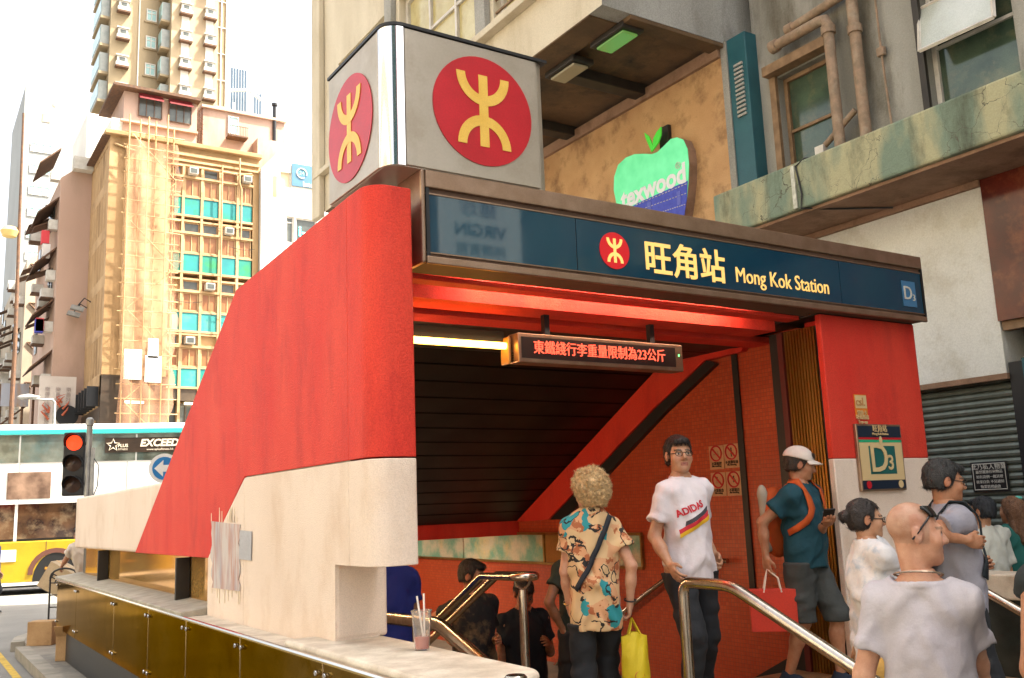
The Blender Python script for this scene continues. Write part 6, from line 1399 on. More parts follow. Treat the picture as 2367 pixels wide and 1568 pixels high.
def ik(a, b, l1, l2, pole):
    a, b, pole = Vector(a), Vector(b), Vector(pole); d = b-a; L = min(d.length, (l1+l2)*.999)
    if d.length > L: b = a+d.normalized()*L; d = b-a
    x = (l1*l1-l2*l2+L*L)/(2*L); hgt = math.sqrt(max(0, l1*l1-x*x)); u = d.normalized(); p = pole-u*pole.dot(u)
    if p.length < 1e-5: p = Vector((0, 1, 0))
    return a+u*x+p.normalized()*hgt, b
m_skin = mat('skin', (.8, .8, .8), (.80, .66, .58), rough=.46, scale=26, vcol=True, fac=(.35, .75), bump=.12, bscale=300)
m_skin.node_tree.nodes['Principled BSDF'].inputs['Subsurface Weight'].default_value = .12
m_skin.node_tree.nodes['Principled BSDF'].inputs['Subsurface Radius'].default_value = (.010, .004, .002)
SKIN = {'asian': (.50, .28, .17), 'tan': (.44, .215, .12), 'fair': (.57, .315, .21), 'dark': (.30, .15, .08)}

def strands(ho, m, kind, centre, s):
    # loose locks standing off the hair mass, so that its outline breaks up
    me = ho.data; n = len(me.vertices); co = np.empty(n*3, np.float32); me.vertices.foreach_get('co', co); co = co.reshape(-1, 3); nr = np.empty(n*3, np.float32); me.vertex_normals.foreach_get('vector', nr); nr = nr.reshape(-1, 3)
    rg = np.random.RandomState(int(abs(centre[0]*1e4)) % 9999); N = 11000 if kind == 'curly' else 5200; ii = rg.randint(0, n, N); p = co[ii].astype(float); nn = nr[ii]; K = 5
    dn = np.array((0, .35, -1.)); t = dn-nn*(nn @ dn)[:, None]; t /= np.maximum(1e-3, np.linalg.norm(t, axis=1))[:, None]; rd = rg.normal(0, 1, (N, 3))
    if kind == 'curly': d = nn*.8+rd*.45; L_ = rg.uniform(.008, .024, N)*s; w_ = .0013
    else: d = t*.95+nn*.16+rd*.16; L_ = rg.uniform(.014, .040, N)*s; w_ = .0011
    d /= np.linalg.norm(d, axis=1)[:, None]; side = np.cross(d, rd); side /= np.maximum(1e-4, np.linalg.norm(side, axis=1))[:, None]; b2 = np.cross(d, side); V = np.zeros((N, K, 2, 3)); ph = rg.uniform(0, 6.28, N)
    for k in range(K):
        a = k/(K-1); q = p-nn*.003+d*(L_*a)[:, None]
        if kind == 'curly': q = q+(side*np.cos(ph+a*7)[:, None]+b2*np.sin(ph+a*7)[:, None])*(.006*a)
        else: q = q-nn*(.010*a*a)
        wv = side*(w_*(1-.75*a)); V[:, k, 0] = q-wv; V[:, k, 1] = q+wv
    base = (np.arange(N)*K*2)[:, None]; Q = np.concatenate([np.stack([base[:, 0]+2*k, base[:, 0]+2*k+1, base[:, 0]+2*k+3, base[:, 0]+2*k+2], 1) for k in range(K-1)])
    o = np_obj('hair_strands', [(V.reshape(-1, 3), Q)], m, ho); o['kind'] = 'stuff'
def person(label, loc, face, h=1.7, female=False, skin='asian', lean=(0, 0), twist=0, head_yaw=0, head_pitch=0, head_roll=0,
           handL=None, handR=None, poleL=(.3, .9, -.2), poleR=(-.3, .9, -.2), footL=(.10, -.02), footR=(-.10, .02), curl=(.5, .5), palmL=None, palmR=None,
           hair='short', hair_col=(.012, .010, .009), beard=False, top=None, bottom=None, shoes=None, vox=.010, belly=0., brow=(.03, .02, .015), width=1., clip_z=None, neck_len=0.):
    """one standing figure. local frame: feet at z=0, facing -Y, +X is the figure's left. returns (root, info)"""
    rz = math.atan2(face[0], -face[1]); root = thing('person', label, 'person', loc, rz)
    s = h/1.72; fs = .94 if female else 1.; S3 = lambda *v: np.array(v, float)*s
    sw = .160*fs*width                        # half shoulder width
    tw = R(twist); ct, st_ = math.cos(tw), math.sin(tw)
    hipc = S3(0, 0, .93); lx, ly = lean
    def sp(z, x=0., y=0., f=None):            # point on the leaning, twisting spine
        f = (z-.93)/.5 if f is None else f; a = tw*np.clip(f, 0, 1); ca, sa = math.cos(a), math.sin(a)
        return S3(x*ca-y*sa+lx*f, x*sa+y*ca+ly*f, z-.25*(lx*lx+ly*ly)*max(0, f))
    shL, shR = sp(1.375, sw), sp(1.375, -sw); neck = sp(1.47, 0, .015); hb = sp(1.50, 0, -.005)+S3(0, -.02 if ly <= 0 else 0, 0)
    # head frame
    ya, pi_, ro = R(head_yaw), R(head_pitch), R(head_roll)
    HR = np.array(Matrix.Rotation(ya, 3, 'Z') @ Matrix.Rotation(pi_, 3, 'X') @ Matrix.Rotation(ro, 3, 'Y')); hs_ = s*(.975 if female else 1.)
    hpv = neck+S3(0, 0, .055+neck_len)
    def H(x, y, z): return hpv+HR @ (np.array((x, y+.0, z-.03))*hs_)
    uL, fL = .285*s, .245*s
    wL = np.array(handL, float)*s if handL is not None else shL+S3(.05, -.06, -.52)
    wR = np.array(handR, float)*s if handR is not None else shR+S3(-.05, -.06, -.52)
    eL, wL = ik(shL, wL, uL, fL, poleL); eR, wR = ik(shR, wR, uL, fL, poleR); eL, wL, eR, wR = map(np.array, (eL, wL, eR, wR))
    def leg(sd, foot):
        fx, fy = foot[0], foot[1]; fz = foot[2] if len(foot) > 2 else 0.
        hip = S3(.092*sd*fs, 0, .90); an = S3(fx, fy+.03, .085+fz); k, an2 = ik(hip, an, .425*s, .42*s, (0, -1, 0)); return hip, np.array(k), np.array(an2)
    LL, LR = leg(1, footL), leg(-1, footR)
    bl = belly
    def torso(f, inf=0., k=.06):
        for z, rx, ry, rzz, oy in ((.93, .150, .108, .13, .012), (1.07, .136, .098+bl*.5, .14, -.004-bl*.5), (1.19, .142, .100+bl*.3, .13, -.006-bl*.3), (1.30, .152, .104, .12, -.004)):
            f.ell(sp(z, 0, oy), S3(rx*fs*width+inf, ry+inf, rzz+inf), k*s, np.array(Matrix.Rotation(tw*np.clip((z-.93)/.5, 0, 1), 3, 'Z')))
        f.cap(sp(1.37, .10*fs*width), sp(1.37, -.10*fs*width), (.064+inf*.8)*s, (.064+inf*.8)*s, k*s)
        for q in (shL, shR): f.cap(sp(1.445, 0, .018), q, (.046+inf*.6)*s, (.046+inf*.6)*s, .05*s)
        if female: f.ell(sp(1.27, .07, -.075), S3(.06+inf, .05+inf, .06+inf), .05); f.ell(sp(1.27, -.07, -.075), S3(.06+inf, .05+inf, .06+inf), .05)
    def arms(f, inf=0.):
        for a, e, w_ in ((shL, eL, wL), (shR, eR, wR)):
            f.cap(a, e, (.050*fs+inf)*s, (.038*fs+inf)*s, .03*s); f.cap(e, e+(w_-e)*.45, (.038*fs+inf)*s, (.037*fs+inf)*s, .02*s); f.cap(e+(w_-e)*.35, w_, (.038*fs+inf)*s, (.025*fs+inf)*s, .02*s)
    def legs(f, inf=0.):
        for hp, kn, an in (LL, LR):
            f.cap(hp, kn, (.082+inf)*s, (.052+inf)*s, .05*s); kk = np.array(kn); f.cap(kk, kk+(an-kk)*.35+S3(0, .012, 0), (.05+inf)*s, (.052+inf)*s, .03*s); f.cap(kk+(an-kk)*.3+S3(0, .01, 0), an, (.052+inf)*s, (.034+inf)*s, .03*s)
    allp = np.array([shL, shR, eL, eR, wL, wR, LL[1], LR[1], LL[2], LR[2], hb]); lo, hi = allp.min(0)-.16*s, allp.max(0)+.16*s; lo[2] = min(0, lo[2])
    zlow = 0. if clip_z is None else clip_z; lo[2] = max(lo[2], zlow)
    f = Field(lo, np.array((hi[0], hi[1], neck[2]+.05*s)), vox); torso(f); arms(f); legs(f); f.cap(neck-S3(0, 0, .05), hpv+S3(0, .006, .04), .060*s*fs, .050*s*fs, .04*s)
    f.cut((0, 0, neck[2]+.035*s), (0, 0, 1)); parts = [f.mesh()]; cols = [np.tile(SKIN[skin], (len(parts[0][0]), 1))]
    # head
    hc = H(0, 0, .11); hv = min(.006, vox*.62); f = Field(hc-np.array((.14, .15, .20))*s, hc+np.array((.14, .15, .16))*s, hv)
    E = lambda c, r, k=.02: f.ell(H(*c), np.array(r)*hs_, k, HR)
    E((0, .016, .148), (.073, .088, .083)); E((0, -.028, .092), (.061, .064, .088), .03); E((0, -.042, .038), (.050, .048, .040), .03); E((0, -.074, .016), (.024, .020, .018), .03)
    f.cap(H(-.034, -.082, .132), H(.034, -.082, .132), .011*hs_, .011*hs_, .02); f.cap(H(0, -.088, .128), H(0, -.112, .086), .0085*hs_, .0125*hs_, .012); f.cap(H(-.014, -.096, .080), H(.014, -.096, .080), .009*hs_, .009*hs_, .01)
    for sd in (1, -1):
        E((.040*sd, -.062, .085), (.026, .024, .026), .025); E((.077*sd, .014, .106), (.011, .020, .033), .008); f.sub_ell(H(.088*sd, .006, .110), np.array((.007, .009, .016))*hs_, .004, HR)
        f.sub_ell(H(.031*sd, -.101, .114), np.array((.018, .016, .011))*hs_, .010, HR)
    for sd in (1, -1): f.ell(H(.031*sd, -.080, .1135), np.array((.0135, .0125, .0095))*hs_, .002, HR)
    f.cap(H(-.017, -.087, .053), H(.017, -.087, .053), .009*hs_, .009*hs_, .006); f.cap(H(-.013, -.086, .043), H(.013, -.086, .043), .009*hs_, .009*hs_, .006)
    f.cap(neck-S3(0, 0, .02), H(0, .028, .07), .055*s*fs, .046*s*fs, .022)
    f.cut((0, 0, neck[2]+.02*s), (0, 0, -1)); V, Q = f.mesh(); parts.append((V, Q))
    Lc = ((V-hpv) @ HR)/hs_+np.array((0, 0, .03)); x, y, z = Lc[:, 0], Lc[:, 1], Lc[:, 2]; c = np.tile(SKIN[skin], (len(V), 1)); fr = y < -.05
    def blend(mask, cc, a=1.): c[mask] = c[mask]*(1-a)+np.array(cc)*a
    blend(fr & (np.abs(z-.048) < .012) & (np.abs(x) < .024) & (y < -.078), (.34, .09, .07), .75)
    blend(fr & (np.abs(z-.048) < .0025) & (np.abs(x) < .024) & (y < -.078), (.12, .03, .03), .7)
    for sd in (1, -1):
        blend(fr & (np.abs(z-.134-.004*np.cos((x*sd-.03)*60)) < .0055) & (np.abs(x-.032*sd) < .020), brow, .85)
        blend(fr & (np.abs(z-.1135) < .0065) & (np.abs(x-.031*sd) < .0135) & (y < -.078), (.45, .42, .38)); blend(fr & ((z-.1135)**2+(x-.031*sd)**2 < .0058**2) & (y < -.08), (.02, .014, .01))
        blend(fr & (np.abs(z-.1205) < .003) & (np.abs(x-.031*sd) < .015) & (y < -.076), (.05, .03, .02), .8)
    blend((y < -.03) & (np.abs(np.abs(x)-.035) < .02) & (np.abs(z-.082) < .018), (SKIN[skin][0]*1.05, SKIN[skin][1]*.78, SKIN[skin][2]*.8), .5)
    blend((np.abs(np.abs(x)-.078) < .014) & (np.abs(y-.012) < .026), (SKIN[skin][0]*1.0, SKIN[skin][1]*.72, SKIN[skin][2]*.70), .5)
    if beard: blend((y < -.045) & (z < .068) & ((np.abs(x) < .034)) & ~((np.abs(z-.048) < .010) & (np.abs(x) < .020)), (.035, .022, .016), .75)
    if hair == 'shaved': blend((z > .075) & (y > -.035+.35*np.maximum(0, z-.16)), (.30, .20, .145), .42)
    cols.append(c)
    # hands
    for sd, w_, e, cu, pm in ((1, wL, eL, curl[0], palmL), (-1, wR, eR, curl[1], palmR)):
        d = Vector(w_-e).normalized(); n = Vector(pm if pm is not None else (-sd, -.25, 0)); n = (n-d*n.dot(d)).normalized(); wd = d.cross(n)*1.0
        fw = Vector((0, -1, 0)) if abs(d.y) < .8 else Vector((0, 0, 1)); wd = wd if wd.dot(fw) > 0 else -wd; W_ = Vector(w_); hsz = s*fs*1.0
        if clip_z is not None and W_.z < clip_z: continue
        f = Field(np.array(W_)-.05-np.array((.12, .12, .12))*s+np.array(d)*.06, np.array(W_)+.05+np.array((.12, .12, .12))*s+np.array(d)*.06, .0045)
        rot = np.array(Matrix((wd, d, n)).transposed())
        f.cap(W_-d*.04, W_+d*.012, .0255*hsz, .024*hsz, .02); f.ell(W_+d*.052*hsz, np.array((.041, .052, .0165))*hsz, .02, rot)
        for i, (o_, ln) in enumerate(((.031, .86), (.011, 1.), (-.010, .94), (-.029, .74))):
            p = W_+d*(.088-.006*abs(i-1))*hsz+wd*o_*hsz; a_ = 0.
            for j, (l_, r_) in enumerate(((.042, .0092), (.027, .0084), (.021, .0074))):
                a_ += R([38, 62, 45][j])*cu; q = p+(d*math.cos(a_)+n*math.sin(a_))*l_*ln*hsz; f.cap(p, q, r_*hsz, (r_-.0008)*hsz, .004); p = q
        p = W_+d*.028*hsz+wd*.030*hsz; q = p+(d*.62+wd*.62*(1-cu*.5)+n*.35).normalized()*.040*hsz; f.cap(p, q, .0115*hsz, .0105*hsz, .012); q2 = q+(d*.85+wd*.15*(1-cu)+n*(.2+.4*cu)).normalized()*.032*hsz; f.cap(q, q2, .0100*hsz, .0082*hsz, .004)
        V, Q = f.mesh(); parts.append((V, Q)); cols.append(np.tile(SKIN[skin], (len(V), 1)))
    body = np_obj('body', parts, m_skin, root, np.concatenate(cols))
    info = dict(root=root, s=s, sp=sp, H=H, HR=HR, hs=hs_, shL=shL, shR=shR, eL=eL, eR=eR, wL=wL, wR=wR, LL=LL, LR=LR, neck=neck, hpv=hpv, rz=rz, loc=Vector(loc), sw=sw, body=body)
    # hair
    if hair not in (None, 'shaved'):
        big = {'short': .008, 'messy': .011, 'curly': .042, 'bun': .010, 'long': .014, 'bob': .02}[hair]
        hm = mat('hair_%s_%03d' % (hair, int(sum(hair_col)*1000)), hair_col, tuple(min(1, v*1.9+.004) for v in hair_col), rough=.42, scale=60, bump=.8, bscale=150, streak=0 if hair == 'curly' else 8)
        f = Field(hc-np.array((.19, .20, .30 if hair == 'long' else .19))*s, hc+np.array((.19, .20, .22))*s, .006)
        f.ell(H(0, .022, .150), (np.array((.076, .095, .086))+big)*hs_, .02, HR); f.ell(H(0, .045, .095), (np.array((.068, .064, .070))+big*.8)*hs_, .03, HR)
        if hair in ('short', 'messy'): f.ell(H(0, -.062, .192), np.array((.055, .038, .030))*hs_, .02, HR)
        if hair == 'bun': f.ell(H(0, .135, .125), np.array((.040, .036, .040))*hs_, .012, HR)
        if hair == 'long': f.cap(H(0, .075, .12), H(0, .10, -.16), .070*hs_, .055*hs_, .05); f.cap(H(.06, .03, .10), H(.07, .06, -.08), .03, .025, .03); f.cap(H(-.06, .03, .10), H(-.07, .06, -.08), .03, .025, .03)
        X_, Y_, Z_ = f.xyz(); P = np.stack(np.broadcast_arrays(X_, Y_, Z_), -1); Lq = ((P-hpv) @ HR)/hs_+np.array((0, 0, .03)); qx, qy, qz = Lq[..., 0], Lq[..., 1], Lq[..., 2]
        hl = {'curly': .172, 'bun': .186, 'long': .185}.get(hair, .176)
        wob = .006*np.sin(qx*220)+.004*np.sin(qx*470+1)
        facecut = np.maximum(qy+.028+.22*(qz-.11)+(.25*np.maximum(0, .10-qz) if hair not in ('long',) else 0)*-1, qz-hl-wob)
        f.F = np.maximum(f.F, -facecut*hs_).astype(np.float32)
        if hair in ('short', 'messy'): f.F = np.maximum(f.F, (.062+.5*np.maximum(0, .03-qy)-qz)*hs_).astype(np.float32)
        elif hair == 'curly': f.F = np.maximum(f.F, (.022+.4*np.maximum(0, .02-qy)-qz)*hs_).astype(np.float32)
        elif hair == 'bun': f.F = np.maximum(f.F, (.045+.5*np.maximum(0, .03-qy)-qz)*hs_).astype(np.float32)
        ear = ((np.abs(qx)-.078)/.02)**2+((qy-.008)/.024)**2+((qz-.104)/.034)**2
        if hair in ('short', 'messy', 'bun'): f.F = np.maximum(f.F, np.where(ear < 1, .01, -1)).astype(np.float32)
        if hair == 'curly': f.noise(.014, 60, 60, 60, 3); f.noise(.011, 115, 115, 115, 5)
        else: f.noise(.004, 120, 120, 40, 4)
        ho = np_obj('hair', [f.mesh()], hm, root); strands(ho, hm, hair, hpv+HR @ (np.array((0, .02, .11))*hs_), s)
    # clothes
    if top:
        T = dict(m=None, hem=.86, sleeve=.55, loose=.02, seed=1, fold=.006, neck_r=.073, neck_z=0., vox=None, flare=0., name='shirt'); T.update(top)
        z0 = T['hem']*s; v = T['vox'] or vox*.95; pts = np.array([shL, shR, shL+(eL-shL)*min(1, T['sleeve']), shR+(eR-shR)*min(1, T['sleeve'])]+([wL, wR] if T['sleeve'] > 1 else []))
        lo = np.minimum(pts.min(0)-.13*s, sp(.9, -.26, -.24)); hi = np.maximum(pts.max(0)+.13*s, sp(1.3, .26, .24)); lo[2] = min(z0, pts[:, 2].min()-.09*s)-.02; hi[2] = neck[2]+.06*s
        if clip_z is not None: lo[2] = max(lo[2], clip_z)
        f = Field(lo, hi, v); inf = T['loose']; torso(f, inf, .06)
        zz = 1.22
        while zz > T['hem']-.05:
            t_ = (1.22-zz)/max(.01, 1.22-T['hem']); f.ell(sp(zz, 0, -.004-bl*.3), S3((.150+.012*t_+T['flare']*t_)*fs*width+inf, .106+bl*.5+.010*t_+T['flare']*t_+inf, .12), .04*s, np.array(Matrix.Rotation(tw*np.clip((zz-.93)/.5, 0, 1), 3, 'Z'))); zz -= .075
        body_f = f.F; f2 = Field(lo, hi, v)
        for a, e, w_ in ((shL, eL, wL), (shR, eR, wR)):
            sl = T['sleeve']; r0, r1 = (.047+inf*.7)*s, (.050+inf*1.15)*s
            if sl <= 1.:
                en = a+(e-a)*sl; d = (e-a)/np.linalg.norm(e-a); f2.cap(a, a+(e-a)*min(1.2, sl+.25), r0, r1, .02, cut=(en, d)); rh_ = r0+(r1-r0)*sl/min(1.2, sl+.25)+.0035; f2.cap(en-d*.016, en+d*.05, rh_, rh_, .0, cut=(en, d))
            else:
                f2.cap(a, e, r0, (.05+inf)*s, .03); en = e+(w_-e)*(sl-1); d = (w_-e)/np.linalg.norm(w_-e); f2.cap(e, w_, (.048+inf)*s, (.040+inf)*s, .03, cut=(en, d))
        k = .035; hh = np.clip(.5+.5*(f.F-f2.F)/k, 0, 1); f.F = (f.F+(f2.F-f.F)*hh-k*hh*(1-hh)).astype(np.float32)
        X_, Y_, Z_ = f.xyz()
        if T['fold']:
            f.noise(T['fold']*.35, 9, 9, 5, T['seed']); f.folds(T['fold']*1.7, 20, 3.0, .85, T['seed']+3); f.folds(T['fold']*1.2, 34, 5, .3, T['seed']+5); f.folds(T['fold']*1.0, 24, 4, -.5, T['seed']+9)
        hem = z0+.006*np.sin(X_*23+T['seed'])+.006*np.sin(Y_*31)
        f.F = np.maximum(f.F, np.where(np.abs(X_-lx*s*0) < 9, hem-Z_, 0)*np.where((np.minimum(np.sqrt((X_-wL[0])**2+(Y_-wL[1])**2), np.sqrt((X_-wR[0])**2+(Y_-wR[1])**2)) < 0) , 0, 1)).astype(np.float32) if T['sleeve'] <= 1 else np.maximum(f.F, np.where((f2.F < .004), -1, hem-Z_)).astype(np.float32)
        nz_ = neck+S3(0, -.012, .03+T['neck_z']); er = S3(T['neck_r']*1.12, T['neck_r']*1.15, .055+T.get('neck_d', 0)); F0 = f.F.copy(); f.sub_ell(nz_, er, .004)
        q0 = [(X_-nz_[0])/er[0], (Y_-nz_[1])/er[1], (Z_-nz_[2])/er[2]]; k0 = np.sqrt(q0[0]**2+q0[1]**2+q0[2]**2); k1 = np.sqrt((q0[0]/er[0])**2+(q0[1]/er[1])**2+(q0[2]/er[2])**2); de = k0*(k0-1)/np.maximum(k1, 1e-6)
        if T.get('rib', True): f.F = np.minimum(f.F, np.maximum(np.abs(de-.006)-.009, np.maximum(F0-.0035, -F0-.012))).astype(np.float32)
        so_ = np_obj(T['name'], [f.mesh()], T['m'], root); info['shirt'] = so_
    if bottom:
        B = dict(m=None, hem=.06, loose=.016, seed=3, fold=.005, waist=.98, name='trousers'); B.update(bottom); B['waist'] = min(B['waist'], (top or {}).get('hem', .9)+.05) if top else B['waist']
        pts = np.array([LL[0], LR[0], LL[1], LR[1], LL[2], LR[2]]); lo = np.minimum(pts.min(0)-.14*s, S3(-.24, -.2, 0)); hi = np.maximum(pts.max(0)+.14*s, S3(.24, .2, 0)); hi[2] = (B['waist']+.03)*s; lo[2] = B['hem']*s-.03
        if clip_z is None or hi[2] > clip_z+.05:
            if clip_z is not None: lo[2] = max(lo[2], clip_z)
            f = Field(lo, hi, vox); inf = B['loose']
            f.ell(S3(0, .012, .94), S3(.155*fs*width+inf*.6, .112+inf*.6+bl*.4, .13), .03)
            for hp, kn, an in (LL, LR):
                f.cap(hp+S3(0, 0, -.02), kn, (.088+inf)*s, (.060+inf)*s, .03*s); f.cap(kn, an+S3(0, .01, 0), (.060+inf)*s, (.046+inf)*s, .03*s)
            f.noise(B['fold'], 14, 14, 9, B['seed']); f.folds(B['fold']*1.6, 26, 9, 1.2, B['seed']+4); f.noise(B['fold']*.6, 30, 30, 16, B['seed']+2)
            f.cut((0, 0, B['hem']*s), (0, 0, -1)); f.cut((0, 0, B['waist']*s), (0, 0, 1)); np_obj(B['name'], [f.mesh()], B['m'], root)
    if shoes:
        for hp, kn, an in (LL, LR):
            if clip_z is not None: break
            base = an[2]-.085*s; a2 = Vector((an[0], an[1], 0)); f = Field((an[0]-.10, an[1]-.26, base-.01), (an[0]+.10, an[1]+.12, base+.16), .008)
            f.cap((an[0], an[1]+.035, base+.04), (an[0], an[1]-.06, base+.045), .043*s, .045*s, .03); f.cap((an[0], an[1]-.06, base+.034), (an[0]+.01*np.sign(an[0]), an[1]-.165*s, base+.026), .046*s, .036*s, .03); f.cap((an[0], an[1]+.01, base+.05), (an[0], an[1]+.01, base+.105*s), .042*s, .042*s, .03)
            f.cut((0, 0, base+.002), (0, 0, -1)); f.cut((0, 0, base+.118*s), (0, 0, 1)); so_ = np_obj('shoe', [f.mesh()], shoes, root)
            sb = MB(); n_ = 18; pr = []
            for i in range(n_):
                a_ = 2*math.pi*i/n_; pr.append((an[0]+.046*s*math.cos(a_), an[1]-.065*s+.155*s*math.sin(a_), base+.001))
            sb.prism(pr, (0, 0, .024)); sb.build('sole', mat('pale_sole', (.25, .23, .20), rough=.8), so_, world=False)
    return root, info
def to_world(info, p):
    p = Vector(p); c, s_ = math.cos(info['rz']), math.sin(info['rz']); return info['loc']+Vector((p.x*c-p.y*s_, p.x*s_+p.y*c, p.z))
def glasses(info, m, up=False, dark=None, w_=.033, name='glasses'):
    H = info['H']; mb = MB(); oz, oy = (.185, -.060) if up else (.113, -.112)
    for sd in (1, -1):
        mb.tube([H(sd*(w_+.024*math.cos(a)), oy-(.03 if up else 0)*0+.012*abs(math.cos(a)), oz+.017*math.sin(a)) for a in [2*math.pi*i/14 for i in range(14)]], .0022, 4, closed=True)
        mb.tube([H(sd*(w_+.025), oy+.012, oz+.004), H(sd*.080, .0, oz-.03 if up else .118), H(sd*.081, .016, oz-.06 if up else .108)], .0025, 4)
    mb.tube([H(-.010, oy, oz+.003), H(0, oy-.004, oz+.006), H(.010, oy, oz+.003)], .002, 4)
    g_ = mb.build(name, m, info['root'], world=False)
    if dark:
        mb = MB()
        for sd in (1, -1):
            mb.add([H(sd*(w_+.023*math.cos(a)), oy+.012*abs(math.cos(a)), oz+.016*math.sin(a)) for a in [2*math.pi*i/14 for i in range(14)]], [tuple(range(14))])
        mb.build('lens', dark, g_, world=False)
    return g_
def decal_project(info, V, F, m, name, parent, outward, lift=.004):
    """press flat artwork (points in the figure's frame) onto the shirt along -outward"""
    sh = info['shirt']; me = sh.data; n = len(me.vertices); co = np.empty(n*3, np.float32); me.vertices.foreach_get('co', co); co = co.reshape(-1, 3)
    bv = BVHTree.FromPolygons([Vector(c) for c in co], [tuple(p.vertices) for p in me.polygons]); o = Vector(outward).normalized(); out = []
    for v in V:
        r_ = bv.ray_cast(Vector(v)+o*.4, -o); out.append((r_[0]+o*lift) if r_[0] is not None else Vector(v))
    mb = MB(); mb.add(out, F); return mb.build(name, m, parent, world=False)
def text_decal(info, txt, center, u, v, size, m, outward, lift=.005, **kw):
    me = text_mesh(txt, size, 0, **kw); u, v = Vector(u).normalized(), Vector(v).normalized(); c = Vector(center)
    V = [c+u*p.co.x+v*p.co.y for p in me.vertices]; F = [tuple(p.vertices) for p in me.polygons]
    return decal_project(info, V, F, m, 'shirt_print', info['shirt'], outward, lift)
def grid_decal(info, quad, nu, nv, m, outward, lift=.004, name='shirt_print'):
    a, b, c, d = [Vector(q) for q in quad]; V = []; F = []
    for j in range(nv+1):
        for i in range(nu+1): V.append(a.lerp(b, i/nu).lerp(d.lerp(c, i/nu), j/nv))
    for j in range(nv):
        for i in range(nu): k = j*(nu+1)+i; F.append((k, k+1, k+nu+2, k+nu+1))
    return decal_project(info, V, F, m, name, info['shirt'], outward, lift)

def strap_wrap(info, pts, w_, m, name, parent, lift=.007, ray_=None):
    """a flat strap laid over the shirt: each point is pressed onto the cloth from outside"""
    sh = info['shirt']; me = sh.data; n = len(me.vertices); co = np.empty(n*3, np.float32); me.vertices.foreach_get('co', co); co = co.reshape(-1, 3)
    bv = BVHTree.FromPolygons([Vector(c) for c in co], [tuple(p.vertices) for p in me.polygons]); C_ = []
    for p in pts:
        p = Vector(p)*info['s']; r_ = bv.find_nearest(p) if ray_ is None else bv.ray_cast(p, Vector(ray_)); q, nn_ = (r_[0], r_[1]) if r_[0] is not None else (p, Vector((0, 0, 1)))
        o_ = (p-q); nn_ = nn_ if nn_.dot(o_) > 0 else (nn_ if o_.length < 1e-4 else o_.normalized()); C_.append((q+nn_*lift, nn_))
    V = []; F = []
    for i, (c, nn_) in enumerate(C_):
        t = (C_[min(i+1, len(C_)-1)][0]-C_[max(i-1, 0)][0]).normalized(); sd = t.cross(nn_).normalized(); V += [c-sd*w_, c+sd*w_]
    for i in range(len(C_)-1): F.append((2*i, 2*i+1, 2*i+3, 2*i+2))
    off = OFF.get(parent.name, Vector()) if False else Vector()
    mb = MB(); mb.add(V, F); o = mb.build(name, m, parent, world=False, smooth=2.0); md = o.modifiers.new('thick', 'SOLIDIFY'); md.thickness = .006; md.offset = 1; return o
